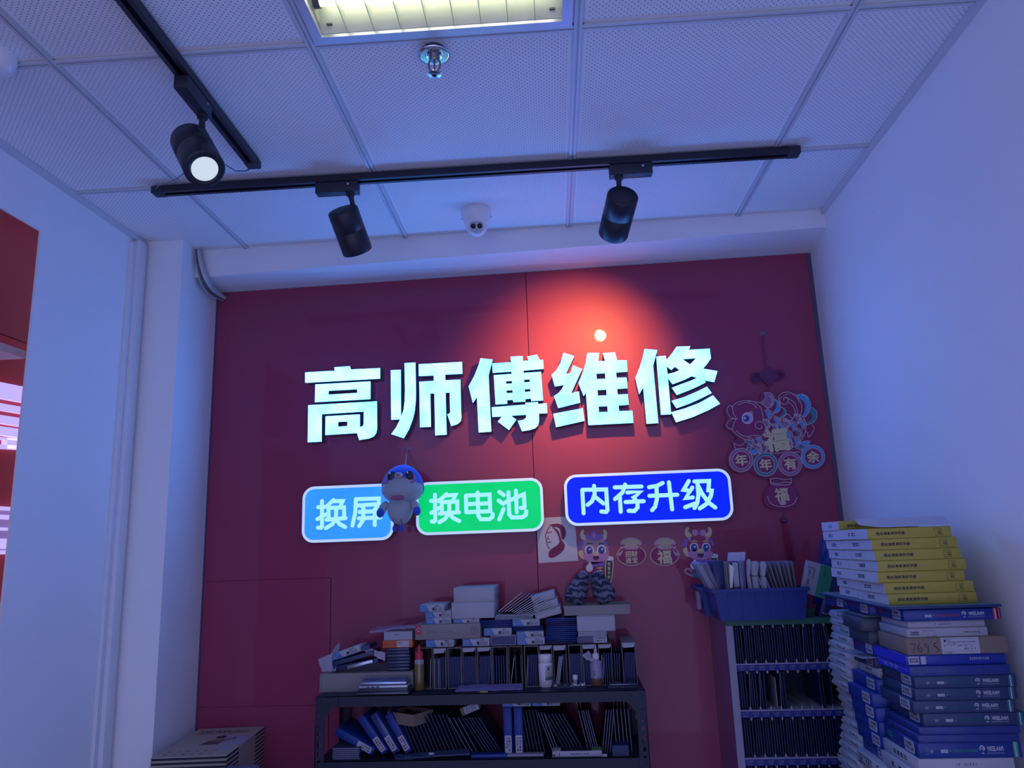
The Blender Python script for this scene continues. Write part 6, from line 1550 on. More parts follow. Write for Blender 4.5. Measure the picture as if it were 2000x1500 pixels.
# contents of the front bin
CZ0 = BZ+.004
def stand(px0, px1, pyt, Y, d, m_, lab, cat, rot=0.0, name='phone_case_box', grp=None, th=None, z0=None, deco=None, mats=None):
    xa = at(px0, 1120, Y=Y).x; xb = at(px1, 1120, Y=Y).x; zt_ = at((px0+px1)/2, pyt, Y=Y).z; z0 = z0 or CZ0
    w = th or (xb-xa); h = (zt_-z0)/max(.5, math.cos(rot)); b = MB(); b.bevbox((0,0,0),(w,d,h),min(.0012,w*.2),0,seg=1)
    if deco: deco(b, w, h, d)
    o = b.build(name, mats or m_); place(o, (xa, Y, z0), 0, rot); return tag(o, lab, cat, grp)
stand(1392, 1402, 1101, -.205, .10, cardg, 'pale slim box leaning left at the left end of the blue bin', 'box', math.radians(-26), z0=BZ+.068)
stand(1402, 1410, 1101, -.205, .10, mat('grey_lilac_card', (0.16, 0.14, 0.22), .5), 'grey lilac slim box leaning left beside the pale one', 'box', math.radians(-20), z0=BZ+.06)
stand(1402, 1407, 1102, -.195, .09, stick, 'white folded paper between the two leaning slim boxes', 'paper', math.radians(-22), th=.002, name='folded_paper', z0=BZ+.06)
stand(1393, 1414, 1096, -.195, .085, mat('deep_navy_card', (0.012, 0.022, 0.12), .4), 'dark navy box standing upright in the blue bin', 'box')
for i, px in enumerate((1415, 1418.5, 1422, 1425)):
    stand(px, px+3, 1098, -.195, .10, [kraft, cardg][i % 2], 'thin brown card upright right of the dark navy box', 'card', name='thin_card', grp='thin cards in the bin', th=.0035)
sheet_obj('folded_paper', [tuple(at(1426,1148,Y=-.20)), tuple(at(1431,1148,Y=-.20)), tuple(at(1433,1107,Y=-.20)), tuple(at(1424,1101,Y=-.20))], 3, 6, .001, white_p, .001, 'curled white paper sheet standing in the blue bin', 'paper', 3)
stand(1431, 1443, 1097, -.190, .10, None, 'white and plum upright box in the middle of the bin', 'box', deco=lambda b, w, h, d: rect(b, FM(), .001, h*.55, w-.001, h-.002, 1), mats=[mat('plum_card', (0.06, 0.035, 0.08), .5), stick])
b_ = stand(1444, 1455, 1096, -.185, .10, mat('frost_blue_plastic', (0.14, 0.17, 0.32), .25), 'frosted blue upright plastic sleeve in the bin', 'sleeve', name='plastic_sleeve')
sheet_obj('bubble_wrap', [tuple(at(1421,1096,Y=-.16)), tuple(at(1455,1096,Y=-.16)), tuple(at(1456,1078,Y=-.155)), tuple(at(1422,1079,Y=-.155))], 12, 6, .004, mat('bright_wrap', (0.42, 0.45, 0.66), .2, noise=.3, nscale=80), .0018, 'bright bubble wrap pouch sticking up from the bin', 'bubble wrap', 5)
# bundled white cables
wc = mat('cream_cable', (0.36, 0.37, 0.42), .5)
def cable_bundle(px, pyt, Y, w, lab, tie=True):
    p = at(px, pyt, Y=Y); p0 = at(px+3, 1148, Y=Y); root = empty('cable_bundle', (p0.x, Y, CZ0), lab, 'cable bundle', 'white cable bundles in the bin')
    b = MB(); n = 6
    for i in range(n):
        a = PI*i/(n-1); ox = w*.5*math.cos(a); oy = .010*math.sin(a)
        b.tube([(p0.x+ox*.8, Y-oy, CZ0+.01), (p0.x+ox*.7, Y-oy, p0.z), (p0.x+ox*.55-.002, Y-oy*1.1, (p.z+p0.z)/2-.004), (p.x+ox*.9, Y-oy, p.z-.010), (p.x+ox*.5, Y-oy*.5, p.z)], [w*.16]*4+[w*.10], 0, 8)
    b.build('cable_loops', wc, root)
    if tie:
        b = MB(); zc_ = (p.z+p0.z)/2-.004; b.lathe([(w*.56, -.0012), (w*.58, 0), (w*.56, .0012)], Matrix.Translation(((p.x+p0.x)/2-.001, Y-.004, zc_)) @ Matrix.Diagonal((1, .9, 1, 1)), 0, 20); b.build('twist_tie', inkm, root)
cable_bundle(1462, 1092, -.200, .012, 'slim bundle of white cable left of the two fat bundles')
cable_bundle(1474, 1096, -.205, .021, 'fat white cable bundle in the middle of the bin, left of two')
cable_bundle(1490, 1097, -.205, .018, 'fat white cable bundle in the middle of the bin, right of two')
stand(1500, 1505, 1098, -.205, .09, stick, 'white card leaning left right of the cable bundles', 'card', math.radians(-15), name='thin_card', th=.004)
for i in range(9):
    px = 1512+i*5.2
    stand(px, px+3, 1098-.3*i, -.200, .10, [mat('brown_grey_card', (0.13, 0.11, 0.15), .6), mat('brown_pale_card', (0.20, 0.17, 0.20), .6)][i % 2], 'brown grey card in the fan at the right end of the blue bin', 'card', math.radians(-19+2.0*i), name='thin_card', grp='fan of brown cards in the bin', th=.0040)
stand(1516, 1524, 1112, -.212, .04, mat('lilac_wrap', (0.22, 0.20, 0.42), .3), 'lilac plastic sleeve against the brown card fan', 'sleeve', math.radians(-17), name='plastic_sleeve', th=.003)
# white and green box leaning right, beside the bins
xr = at(1578, 1150, Y=-.16).x
b = MB(); w, h = .082, .098
b.bevbox((0,0,0),(w,.016,h),.001,0,seg=1); rect(b, FM(), w*.52, .001, w-.0008, h-.001, 1)
glyphs(b, FM(), .008, h*.15, .022, h*.75, 1, 2, 8, .0004, 4); rect(b, FM(), .006, h*.78, .026, h*.83, 2); rect(b, FM(), .024, h*.50, .030, h*.80, 2)
rect(b, FM(), w*.70, h*.62, w*.72, h*.80, 3)
tag(place(b.build('carton', [cardg, mat('emerald_card', (0.012, 0.20, 0.11), .45), mat('taupe_print', (0.20, 0.15, 0.20), .5), stick]), (at(1560, 1150, Y=-.20).x, -.215, at(1560, 1150, Y=-.20).z-.008), 0, math.radians(18)), 'pale box with an emerald green half leaning right beside the bin', 'box')
b = MB(); w, h = .030, .155; b.bevbox((0,0,0),(w,.05,h),.001,0,seg=1); glyphs(b, FM(), w*.2, h*.08, w*.8, h*.16, 2, 1, 2); glyphs(b, FM(), w*.35, h*.36, w*.6, h*.46, 1, 1, 3)
tag(place(b.build('carton', [mat('deep_navy_card', (0.012, 0.022, 0.12), .4), stick]), (at(1594, 1186, Y=-.17).x, -.185, KZ+.0045), 0, math.radians(21)), 'tall dark navy box leaning right, at the right end of the cabinet top', 'box')
b = MB(); sheet_obj('plastic_bag', [tuple(at(1592,1180,Y=-.06)), tuple(at(1632,1180,Y=-.06)), tuple(at(1622,1050,Y=-.04)), tuple(at(1607,1052,Y=-.04))], 8, 14, .03, mat('cobalt_bag', (0.010, 0.030, 0.24), .25, noise=.3, nscale=20), .003, 'tall cobalt blue pouch standing behind the yellow folder stack', 'pouch', 21)
# ------------------------------------------------------------------ low table that carries the stacks by the right wall
TBZ = 0.75
root = empty('side_table', (2.08, -.62, 0), 'low table carrying the box stacks along the right wall', 'table')
b = MB(); b.box((1.90, -.96, TBZ-.025), (2.235, -.24, TBZ)); b.build('table_top', cardg, root)
for x in (1.92, 2.21):
    for y in (-.94, -.27): b = MB(); b.box((x-.015, y-.015, 0), (x+.015, y+.015, TBZ-.025)); b.build('leg', rackm, root)
AX = 2.0
def box3(name, x0, y0, z0, w, d, h, mats, lab, cat='box', grp=None, rz=0.0, deco=None):
    """a carton with its near left lower corner at (x0, y0, z0)"""
    b = MB(); b.bevbox((0,0,0),(w,d,h),min(.001,h*.1),0,seg=1)
    if deco: deco(b, w, d, h)
    o = b.build(name, mats); place(o, (x0, y0, z0), rz); return tag(o, lab, cat, grp)
rj = random.Random(11)
teal_t = mat('teal_ink', (0.01, 0.13, 0.16), .5); silverp = mat('silver_print', (0.42, 0.44, 0.50), .4); lid_line = mat('lid_line', (0.10, 0.12, 0.20), .5)
def weelaam(accent, line, pcs=True):
    def f(b, w, d, h):
        M = FM(); cx_ = w*.645
        arc_ring(b, M, (w*.62, h*.60), h*.15, h*.075, 1, .0004, -60, 210, 12); arc_ring(b, M, (w*.625, h*.57), h*.06, h*.05, 1, .0004, 0, 200, 8)
        bold_text(b, 'WEELAAM', M @ Matrix.Translation((w*.745, h*.57, 0)), w*.155, h*.30, 1, .0004, .0003)
        glyphs(b, M, w*.66, h*.24, w*.83, h*.33, 12, 1); rect(b, M, w*.61, h*.26, w*.635, h*.33, 1)
        glyphs(b, M, w*.22, h*.34, w*.29, h*.56, 4, 1, 1, .0004, 3); rect(b, M, w*.22, h*.34, w*.29, h*.56, 1, .0002)
        rect(b, M, w*.305, h*.44, w*.32, h*.48, 1)
        glyphs(b, M, w*.335, h*.34, w*.58, h*.60, 14, accent, 1, .0003, 5)
        rect(b, M, w*.935, h*.02, w*.945, h*.98, 1); rect(b, M, w*.918, h*.02, w*.935, h*.98, line); rect(b, M, w*.945, h*.02, w*.965, h*.98, line)
        if pcs:
            R90 = Matrix.Rotation(-PI/2, 4, 'Z')
            text_fit(b, 'PCS', M @ Matrix.Translation((w*.085, h*.45, 0)) @ R90, h*.48, w*.022, 2); text_fit(b, '5', M @ Matrix.Translation((w*.13, h*.45, 0)) @ R90, h*.22, w*.028, 1)
        # left face: two faint lines and a sticker near the front
        L = LM(d); glyphs(b, L, d*.10, h*.30, d*.26, h*.80, 4, 2, 2, .0003, 9)
        stickers(b, L, d*.62, h*.10, d*.90, h*.92, 3, 4, 7)
    return f
def W_M(base, acc): return [base, silverp, acc, stick, inkm]
navy_w = mat('weelaam_navy', (0.006, 0.030, 0.22), .4); dark_w = mat('weelaam_dark', (0.022, 0.040, 0.115), .45)
# front column, bottom to top; heights measured on the edge nearest the viewer
Y0 = -0.905; WD = 0.205; DP = .172
colA = [
 ('white', .0235), ('white', .0235), ('white', .0235), ('white', .0235), ('white', .024), ('white', .0235), ('white', .0235),
]
z = TBZ+.0005
def plain_deco(txt=True, seed=0, hand=True):
    def f(b, w, d, h):
        if txt: glyphs(b, FM(), w*.38, h*.42, w*.62, h*.72, 8, 2, 1, .0003, seed)
        if hand: glyphs(b, LM(d), d*.30, h*.25, d*.70, h*.75, 4, 1, 1, .0003, seed+5)
    return f
target_base = at(1795, 1481, X=AX)   # lower near corner of the lowest navy carton
zb = 1.044
n_low = 11; hl = (zb - z)/n_low
for i in range(n_low):
    top = n_low-1-i
    if top > 3: continue
zz = zb
for i in range(n_low):
    zz -= hl
    box3('flat_carton', AX-.002+rj.uniform(-.006, .004) - (0.012 if i == 1 else 0), Y0-.002+rj.uniform(-.004,.004), zz+.0002, WD-.016-(.012 if i == 1 else 0), DP+.01, hl-.0006, [cardw, inkm, cardg],
         'white carton, %s below the lowest navy carton at right' % (['first', 'second', 'third', 'fourth', 'fifth', 'sixth', 'seventh', 'eighth', 'ninth', 'tenth', 'eleventh'][i]), grp='white cartons at the foot of the front right stack', deco=plain_deco(i == 0, i))
z = zb
vio = mat('indigo_card', (0.020, 0.035, 0.22), .4)
def thin_blue(b, w, d, h):
    glyphs(b, FM(), w*.02, h*.55, w*.2, h*.75, 12, 1, 1, .0003, 3)
    for q in range(4): rect(b, FM(), w*.28, h*(.2+.16*q), w*(.42+.05*(q % 2)), h*(.235+.16*q), 1)
    rect(b, FM(), w*.03, h*.3, w*.2, h*.34, 1); rect(b, FM(), w*.03, h*.14, w*.13, h*.18, 1)
    glyphs(b, FM(), w*.62, h*.45, w*.72, h*.6, 5, 1)
    glyphs(b, LM(d), d*.2, h*.2, d*.7, h*.75, 3, 2, 1, .0004, 4)
seqA = [ # kind, height, dx
 ('W', .0305, 0.0, navy_w, greenp, 'lowest with the white brand print, on the white cartons'),
 ('T', .0155, .002, None, None, 'lower of the two thin glossy blue ones near the bottom'),
 ('T', .0155, .006, None, None, 'upper of the two thin glossy blue ones near the bottom'),
 ('W', .0255, .018, dark_w, teal_t, 'second branded one from the bottom of the front right stack'),
 ('W', .0245, .002, dark_w, teal_t, 'third branded one from the bottom of the front right stack'),
 ('W', .0245, .009, dark_w, teal_t, 'fourth branded one from the bottom of the front right stack'),
 ('W', .0240, .011, dark_w, teal_t, 'fifth branded one from the bottom, under the bright blue pair'),
]
for kind, h, dx, base, acc, lab in seqA:
    if kind == 'W':
        o = box3('branded_carton', AX+dx, Y0+rj.uniform(-.002,.002), z, WD, DP, h-.0004, W_M(base, acc), 'navy carton, ' + lab, grp='branded navy cartons of the front right stack', deco=weelaam(2, 2))
    else:
        o = box3('branded_carton', AX+dx, Y0-.003, z, WD-.004, DP, h-.0004, [vio, lid_line, navy], 'indigo carton, ' + lab, grp='thin indigo cartons', deco=thin_blue)
    z += h
def bright(b, w, d, h):
    L = LM(d); rect(b, L, d*.04, h*.55, d*.96, h*.58, 2); rect(b, L, .002, .002, d-.002, h-.002, 3, .0002)
    glyphs(b, L, d*.35, h*.15, d*.70, h*.45, 3, 4, 1, .0005)
    thin_blue(b, w, d*0+d, h)
box3('glossy_carton', AX+.004, Y0-.002, z, WD-.002, DP, .0201, [vio, lid_line, silverp, vivid, navy], 'glossy blue carton, lower of the bright pair under the brown 7695 box', deco=bright); z += .0205
def bright2(b, w, d, h):
    L = LM(d); rect(b, L, .002, .002, d-.002, h-.002, 3, .0002)
    rect(b, FM(), w*.03, h*.12, w*.135, h*.85, 1); glyphs(b, FM(), w*.04, h*.2, w*.125, h*.8, 7, 4, 1, .0005)
    rect(b, FM(), w*.155, h*.12, w*.205, h*.85, 1)
    text_fit(b, '高清膜专用', FM() @ Matrix.Translation((w*.76, h*.55, 0)), w*.2, h*.3, 2, .0004) if False else glyphs(b, FM(), w*.64, h*.4, w*.84, h*.72, 9, 2, 1, .0004)
box3('glossy_carton', AX+.000, Y0+.002, z, WD-.002, DP, .0221, [mat('royal_front', (0.006, 0.03, 0.30), .35), stick, silverp, vivid, inkm], 'glossy royal blue carton with barcode sticker directly under the brown 7695 box', deco=bright2); z += .0225
def k7695(b, w, d, h):
    rect(b, FM(), w*.345, h*.02, w*.72, h*.985, 1)
    hw = [(((.045,.68),(.092,.70),(.075,.20)),), ]
    def st(pts): b.ribbon([(w*x, h*y) for x, y in pts], .0006, FM(), .0004, 2)
    st([(.045,.64),(.09,.66),(.072,.42),(.062,.14)])
    st([(.135,.72),(.108,.45),(.11,.22),(.135,.17),(.150,.30),(.138,.42),(.115,.36)])
    st([(.215,.62),(.19,.66),(.175,.52),(.195,.44),(.215,.52),(.213,.40),(.205,.10)])
    st([(.305,.72),(.275,.62),(.272,.52),(.300,.46)]); st([(.272,.50),(.305,.38),(.315,.24),(.290,.12),(.325,.28)])
    for a in (.35, .715):
        pass
    rect(b, FM(), w*.36, h*.90, w*.70, h*.912, 3, .0005); rect(b, FM(), w*.36, h*.16, w*.70, h*.172, 3, .0005); rect(b, FM(), w*.36, h*.55, w*.70, h*.56, 3, .0005)
    rect(b, FM(), w*.375, h*.72, w*.395, h*.86, 3, .0005); glyphs(b, FM(), w*.405, h*.78, w*.45, h*.87, 3, 3, 1, .0005); glyphs(b, FM(), w*.405, h*.66, w*.69, h*.76, 16, 3, 1, .0005, 2); glyphs(b, FM(), w*.41, h*.57, w*.49, h*.64, 5, 3, 1, .0005)
    glyphs(b, FM(), w*.37, h*.44, w*.67, h*.52, 18, 3, 1, .0005, 5, .6); glyphs(b, FM(), w*.53, h*.26, w*.68, h*.38, 9, 3, 1, .0005, 6); glyphs(b, FM(), w*.37, h*.04, w*.46, h*.12, 6, 3, 1, .0005, 7)
box3('brown_carton', AX+.004, Y0-.004, z, .205, .150, .0340, [kraft, stick, inkm, inkm], 'brown cardboard box with handwritten 7695 and a shipping label', deco=k7695); z += .0345
def wbox(seed, right):
    def f(b, w, d, h):
        if right:
            rect(b, FM(), w*.04, h*.15, w*.15, h*.75, 3, .0002); glyphs(b, FM(), w*.045, h*.15, w*.15, h*.75, 12, 1, 1, .0004, 1, 1.0)
            glyphs(b, FM(), w*.18, h*.6, w*.37, h*.8, 10, 2, 1); glyphs(b, FM(), w*.18, h*.3, w*.37, h*.5, 12, 2, 1, .0003, 4, .5); glyphs(b, FM(), w*.24, h*.08, w*.37, h*.2, 8, 1)
            arc_ring(b, FM(), (w*.895, h*.5), h*.12, h*.05, 1, .0003, 60, 300, 8); glyphs(b, FM(), w*.7, h*.4, w*.87, h*.58, 9, 1)
        else:
            arc_ring(b, FM(), (w*.36, h*.5), h*.12, h*.05, 1, .0003, 60, 300, 8); glyphs(b, FM(), w*.39, h*.4, w*.56, h*.58, 9, 1)
    return f
gm = mat('grey_white_card', (0.36, 0.35, 0.40), .6)
box3('white_carton', AX+.010, Y0+.000, z, .165, .148, .0181, [gm, inkm, cardg, gm], 'pale carton with barcode, lower of two on the brown 7695 box', deco=wbox(1, True)); z += .0185
box3('white_carton', AX+.016, Y0+.004, z, .158, .144, .0141, [gm, inkm, cardg, gm], 'pale carton, upper of two on the brown 7695 box', deco=wbox(2, False)); z += .0145
# WEELAAM blue carton with red stripe and long row of label fronts on its left
def weel_top(b, w, d, h):
    weelaam(2, 2, False)(b, w, d, h)
    rect(b, FM(), w*.955, h*.02, w*.985, h*.98, 2)
ztop = z
box3('branded_carton', AX+.006, Y0-.004, z, .200, .150, .0236, [navy_w, silverp, redp, stick, inkm], 'navy branded carton with a red end stripe, near the top of the front stack', deco=weel_top)
# two further navy cartons behind it in the same layer, end stickers showing
def endlab(seed):
    def f(b, w, d, h):
        glyphs(b, LM(d), d*.08, h*.45, d*.40, h*.85, 4, 1, 2, .0003, seed); stickers(b, LM(d), d*.62, h*.1, d*.92, h*.92, 2, 3, seed)
    return f
plum_ink = mat('plum_ink', (0.16, 0.03, 0.16), .5)
for k, (y_, lab) in enumerate(((-.748, 'middle'), (-.594, 'rearmost'))):
    box3('branded_carton', AX-.004-.004*k, y_, ztop-.0005+.002*k, .17, .150, .0236, [navy_w, plum_ink, stick, inkm], 'navy carton with an end sticker under the yellow folders, %s of the row' % lab, grp='navy cartons in a row under the folders', deco=endlab(k+3))
z = ztop+.0258
b = MB(); b.bevbox((0,0,0),(.228,.48,.0058),.001,0,seg=1); rect(b, TM(.0058), .001, .001, .227, .479, 1); 
tag(place(b.build('flat_panel_box', [navy, mat('teal_top_card', (0.10, 0.22, 0.26), .4)]), (AX-.022, Y0-.012, z)), 'wide thin dark box with teal top, right under the yellow folders', 'box'); z += .0062
# yellow folders: front pile of seven and rear pile of eight
yprint = mat('olive_black_print', (0.05, 0.045, 0.03), .5)
def folder(seed):
    def f(b, w, d, h):
        rect(b, LM(d), .0006, .0006, d-.0006, h-.0006, 1, .0005)
        glyphs(b, LM(d), d*.34, h*.25, d*.58, h*.75, 4, 3, 1, .0008, seed)
        bold_text(b, '超丝滑高清铁甲膜', FM() @ Matrix.Translation((w*.275, h*.50, 0)), w*.34, h*.30, 2, .0003, .00025)
        x0, x1 = w*.80, w*.885
        for (a0, a1, c0, c1) in ((x0, x1, h*.80, h*.83), (x0, x1, h*.16, h*.19), (x0, x0+.0006, h*.16, h*.83), (x1-.0006, x1, h*.16, h*.83)): rect(b, FM(), a0, c0, a1, c1, 2)
        glyphs(b, FM(), x0+w*.035, h*.28, x1-w*.01, h*.72, 2, 2, 2, .0003, 8)
        b.box((0.002, -.0003, h*.49), (w*.9, 0, h*.505), 4)
    return f
FMT = [yellowc, mat('folder_white_end', (0.50, 0.51, 0.58), .5), yprint, inkm, mat('yellow_crease', (0.40, 0.33, 0.04), .6)]
YF = -.880; xF = 1.985; zF = z
offs = [.006, .001, -.010, -.006, -.010, -.014, -.020]
for i in range(7):
    o = box3('yellow_folder_box', xF+offs[i]-.0, YF+rj.uniform(-.003,.003), z, .188-abs(offs[i])*.4, .178, .0232, FMT, 'slim yellow box in the front yellow pile, %s' % ('topmost' if i == 6 else 'lowest' if i == 0 else '%s from the bottom' % ['', 'second', 'third', 'fourth', 'fifth', 'sixth'][i]), grp='front pile of slim yellow boxes', deco=folder(i)); z += .0236
zt7 = z; z = zF+.001
offr = [.012, .008, -.002, .001, -.003, -.007, -.013, -.014]
for i in range(8):
    box3('yellow_folder_box', xF-.004+offr[i], YF+.184+rj.uniform(-.003,.003), z, .188, .130, .0228, FMT, 'slim yellow box in the rear yellow pile, %s' % ('topmost' if i == 7 else 'lowest' if i == 0 else '%s from the bottom' % ['', 'second', 'third', 'fourth', 'fifth', 'sixth', 'seventh'][i]), grp='rear pile of slim yellow boxes', deco=folder(i+20)); z += .0232
zr = z
# white card sheet lying across the piles
b = MB(); nx = 14; V = []; x0s, x1s = xF-.03, xF+.175; y0s, y1s = YF+.0, YF+.22
for j in range(5):
    for i in range(nx+1):
        u = i/nx; v = j/4; zz_ = zt7+.0015 + max(0, (zr-zt7))*v*v + .006*math.exp(-((u-.0)/.12)**2)*(1-v)
        V.append(Vector((x0s+(x1s-x0s)*u+.03*v, y0s+(y1s-y0s)*v*.55, zz_+.0008)))
f = [(j*(nx+1)+i, j*(nx+1)+i+1, (j+1)*(nx+1)+i+1, (j+1)*(nx+1)+i) for j in range(4) for i in range(nx)]
b.add(V, f, 0, True); b.add([p-Vector((0,0,.0008)) for p in V], [tuple(reversed(q)) for q in f], 0, True)
k = nx+1; b.add([V[i] for i in range(k)]+[V[i]-Vector((0,0,.0008)) for i in range(k)], [(i, k+i, k+i+1, i+1) for i in range(nx)], 0)
tag(b.build('paper_sheet', mat('white_paper_bright', (0.50, 0.51, 0.60), .6)), 'curled white card sheet lying on the yellow boxes', 'paper')

# middle column behind the front one
XB = 2.0; YB = -.728
z = TBZ+.0005
zB = X_ = at(1700, 1487, X=XB).z
lowB = 7; hb = (.952 - z)/lowB
for i in range(lowB):
    def deco9(b, w, d, h):
        if i == lowB-1:
            glyphs(b, LM(d), d*.12, h*.1, d*.6, h*.95, 5, 1, 3, .0003, 3)
    box3('white_carton', XB-.004+rj.uniform(-.003,.003), YB+rj.uniform(-.003,.003), z, .20, .165, hb-.0005, [cardw, inkm], 'white carton at the foot of the middle right stack, under the royal blue cartons', grp='white cartons under the middle right stack', deco=deco9); z += hb
b = MB(); L = LM(0.16)
box3('white_carton', XB-.016, YB-.004, z, .20, .160, .030, [cardw, inkm], 'white carton with printed rows and a large 9 in the middle right stack',
     deco=lambda b, w, d, h: (glyphs(b, LM(d), d*.08, h*.1, d*.62, h*.92, 6, 1, 3, .0003, 2), text_fit(b, '9', LM(d) @ Matrix.Translation((d*.84, h*.5, 0)), d*.10, h*.8, 1, .0004))); z += .0305
royal = mat('royal_blue_carton', (0.005, 0.032, 0.26), .4)
offB = [.010, .000, -.002, -.006, -.010, .004]
for i in range(6):
    def db(b, w, d, h):
        L = LM(d); glyphs(b, L, d*.08, h*.35, d*.32, h*.8, 3, 1, 2, .0003, i); stickers(b, L, d*.60, h*.12, d*.90, h*.9, 2, 3, i+4)
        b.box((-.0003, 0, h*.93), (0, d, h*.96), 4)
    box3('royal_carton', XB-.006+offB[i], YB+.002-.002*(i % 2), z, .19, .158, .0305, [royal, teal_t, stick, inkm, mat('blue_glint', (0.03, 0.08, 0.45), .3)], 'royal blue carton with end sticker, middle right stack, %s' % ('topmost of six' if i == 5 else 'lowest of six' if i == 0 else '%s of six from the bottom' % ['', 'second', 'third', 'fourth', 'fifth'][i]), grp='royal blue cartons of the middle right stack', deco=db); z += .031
def pos(px, py): return at(px, py, X=XB)
box3('white_carton', XB+.010, YB+.010, z, .17, .125, .0225, [cardw, inkm, greenp], 'white carton with a green line on the royal blue cartons', deco=lambda b, w, d, h: (rect(b, LM(d), d*.1, h*.05, d*.9, h*.12, 2), glyphs(b, LM(d), d*.35, h*.4, d*.65, h*.65, 4, 1))); z += .023
box3('dark_carton', XB+.002, YB+.008, z, .17, .135, .0235, [navy, plum_ink, cardg, inkm], 'navy carton with red lettering below the paper flyer', deco=endlab(33)); z += .024
b = MB(); b.box((0,0,0),(.085,.13,.0012),0); b.box((0,0,.0012),(.085,.13,.0016),1); glyphs(b, TM(.0016), .01, .02, .07, .07, 6, 2, 4)
tag(place(b.build('flyer', [stick, cardg, inkm]), (XB-.028, YB-.004, z), math.radians(6)), 'white printed flyer poking out between the middle stack cartons', 'flyer'); z += .0025
box3('dark_carton', XB+.004, YB+.006, z, .17, .135, .0265, [navy_w, redp, stick, inkm, mat('rose_top', (0.20, 0.05, 0.12), .5)], 'navy carton with white end sticker above the flyer', deco=endlab(35)); z += .027
box3('grey_carton', XB-.004, YB+.004, z, .16, .135, .0305, [dgrey, lid_line], 'charcoal carton pair with pale edges in the middle right stack', deco=lambda b, w, d, h: (rect(b, LM(d), 0.001, h*.49, d-.001, h*.515, 1), rect(b, LM(d), .001, h*.93, d-.001, h*.98, 1), rect(b, LM(d), d-.003, .001, d-.001, h-.001, 1))); z += .031
box3('grey_carton', XB-.020, YB-.004, z, .16, .130, .0285, [dgrey, lid_line, stick], 'charcoal carton with a white slip on top, highest in the middle right stack', deco=lambda b, w, d, h: (rect(b, LM(d), .001, h*.92, d-.001, h*.97, 1), rect(b, TM(h), w*.1, d*.3, w*.6, d*.8, 2))); z += .029
zmid = z
for i in range(max(1, int((ztop-.0015-z)/.006))):
    box3('thin_card', XB-.006-.001*i, YB+.01, z, .17, .14, .0055, [mat('teal_grey_card', (0.10, 0.15, 0.20), .5)], 'thin grey card wedged under the navy cartons of the row', 'card', grp='thin cards under the navy row'); z += .006

# far column of slim white hand-marked boxes
XC = 2.005; YC = -.560; z = TBZ+.0005; n = 0; hs = []
while z < ztop-.024:
    h = rj.choice([.0195, .0200, .0190]); hs.append(h); z += h
n = len(hs); z = TBZ+.0005
for i, h in enumerate(hs):
    dx = .010*math.sin(i*.55)+rj.uniform(-.004,.004); dy = rj.uniform(-.004,.004) + .008*math.sin(i*.33)
    def dc(b, w, d, hh):
        L = LM(d); r = random.Random(i); x = d*.38
        for q in range(6):
            xq = x + q*d*.07; b.ribbon([(xq, hh*r.uniform(.3,.5)), (xq+d*.03, hh*r.uniform(.55,.8)), (xq+d*.05, hh*r.uniform(.25,.45))], .0005, L, .0004, 1)
        b.prism([[(0.0005, hh-.0006), (-.006, hh*.45), (0.0005, .0008)]], Matrix(((1,0,0,0),(0,0,1,d-.0012),(0,1,0,0),(0,0,0,1))), .0006, 2)
    top = n-1-i
    lab = 'slim white hand marked box in the far right stack, %s from the top' % ORD[top] if top else 'slim white hand marked box topping the far right stack'
    box3('slim_white_box', XC+dx, YC+dy, z, .11, .150, h-.0004, [cardw, inkm, cardg], lab, grp='slim hand marked boxes of the far right stack', deco=dc); z += h
# ------------------------------------------------------------------ glass film boxes at the lower left
gx = Matrix.Translation((0,0,0))
P0 = at(294, 1479, Z=.915); P1 = at(427, 1485, Z=.915); P2 = at(498, 1427, Z=.915); P3 = at(379, 1422, Z=.915)
vx = (P1-P0); Wg = vx.length; ang = math.atan2(vx.y, vx.x); Dg = ((P3-P0).length+(P2-P1).length)/2; shear = 0
ang2 = math.atan2(P3.y-P0.y, P3.x-P0.x)
ang = (ang + ang2 - PI/2)/2
kg = mat('film_box_tan', (0.42, 0.34, 0.28), .6); kd = mat('film_box_dark_core', (0.012, 0.014, 0.04), .5)
b = MB(); b.box((-.10, -.40, .70), (.42, .05, .72))
root = empty('side_table', (.16, -.18, 0), 'low table carrying the tan glass film boxes at lower left', 'table')
b = MB(); b.box((-.03, -.52, .70), (.42, .08, .72)); b.build('table_top', cardg, root)
for x in (-.01, .40):
    for y in (-.50, .06): b = MB(); b.box((x-.012, y-.012, 0), (x+.012, y+.012, .70)); b.build('leg', rackm, root)
zg = .915; hgl = .0128
Dg = .365; Wg = .228
nG = int((zg-.7205)/hgl)
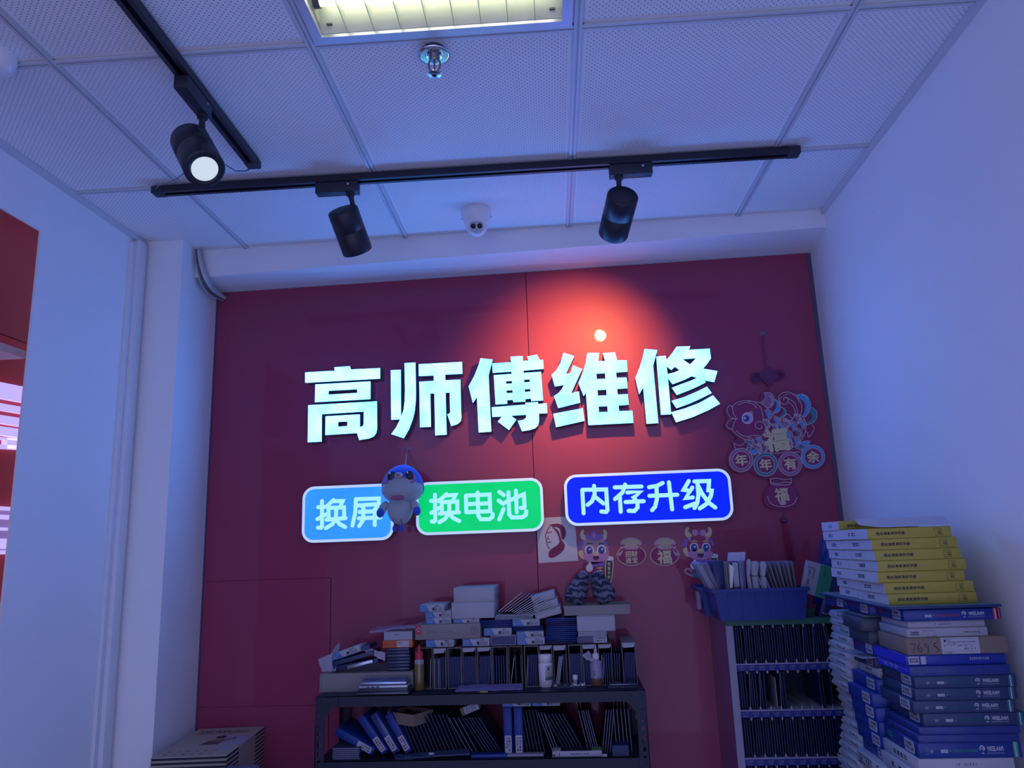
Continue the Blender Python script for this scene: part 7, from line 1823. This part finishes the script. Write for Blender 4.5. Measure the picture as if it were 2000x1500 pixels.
for i in range(nG):
    z1 = zg - i*hgl; z0 = z1-hgl+.0004
    if i == nG-1: z0 = .7205
    b = MB(); w, d = Wg, Dg; h = z1-z0
    b.box((0,0,h*.78),(w,d,h),0); b.box((.0015,.0015,h*.22),(w-.0015,d-.0015,h*.78),1); b.box((0,0,0),(w,d,h*.22),0)
    b.box((w-.0015, d*.30, h*.2), (w+.0002, d*.72, h*.8), 0)
    if i == 0:
        T_ = TM(h)
        text_fit(b, 'GLASS', T_ @ Matrix.Translation((w*.36, d*.845, 0)) @ Matrix(((1,.15,0,0),(0,1,0,0),(0,0,1,0),(0,0,0,1))), w*.46, d*.075, 2, .0004, .02)
        text_fit(b, 'PRO', T_ @ Matrix.Translation((w*.74, d*.825, 0)) @ Matrix(((1,.15,0,0),(0,1,0,0),(0,0,1,0),(0,0,0,1))), w*.22, d*.05, 2, .0004, .01)
        glyphs(b, T_, w*.64, d*.865, w*.86, d*.885, 10, 3); glyphs(b, T_, w*.10, d*.76, w*.86, d*.785, 26, 3)
        rect(b, T_, w*.55, d*.36, w*.985, d*.70, 4)
        b.prism([[(w*.40,d*.37),(w*.66,d*.37),(w*.67,d*.50),(w*.62,d*.60),(w*.57,d*.60),(w*.46,d*.50)]], T_, .0006, 5)
        b.prism([[(w*.48,d*.47),(w*.68,d*.46),(w*.78,d*.55),(w*.75,d*.58),(w*.66,d*.53),(w*.60,d*.60),(w*.51,d*.56)]], T_, .0008, 6)
        b.prism([[(w*.56+.017*math.cos(a*PI/6), d*.635+.017*math.sin(a*PI/6)) for a in range(12)]], T_, .0009, 2)
        rect(b, T_, w*.76, d*.54, w*.80, d*.60, 3, .0009)
        glyphs(b, T_, w*.80, d*.63, w*.95, d*.66, 5, 2); rect(b, T_, w*.76, d*.17, w*.95, d*.27, 4)
        for r_ in range(2):
            for c_ in range(3): arc_ring(b, T_, (w*(.14+.24*c_+.0*r_), d*(.17-.10*r_)), .0055, .0012, 2, .0004, n=10); glyphs(b, T_, w*(.20+.24*c_), d*(.16-.10*r_), w*(.29+.24*c_), d*(.18-.10*r_), 5, 2)
    o = b.build('glass_film_carton', [kg, kd, mat('brown_ink', (0.05, 0.02, 0.03), .5), mat('rust_ink', (0.18, 0.04, 0.04), .5), mat('photo_patch', (0.34, 0.33, 0.44), .5), mat('photo_brown', (0.12, 0.06, 0.05), .5), mat('photo_tan', (0.26, 0.15, 0.10), .5)])
    place(o, (.012, -.296, z0), math.radians(5))
    tag(o, 'tan glass film box printed GLASS PRO, top of the lower left stack' if i == 0 else 'tan glass film box with dark core, %s from the top at lower left' % ORD[i], 'box', 'stack of tan glass film boxes')
p = at(452, 1500, Z=.885)
box3('grey_carton', .272, -.50, .7205, .095, .17, .180, [mat('lilac_grey_card', (0.14, 0.14, 0.20), .6), lid_line], 'grey carton low beside the tan glass film boxes', deco=lambda b, w, d, h: arc_ring(b, TM(h), (w*.55, d*.8), .012, .002, 1, .0003), rz=0)
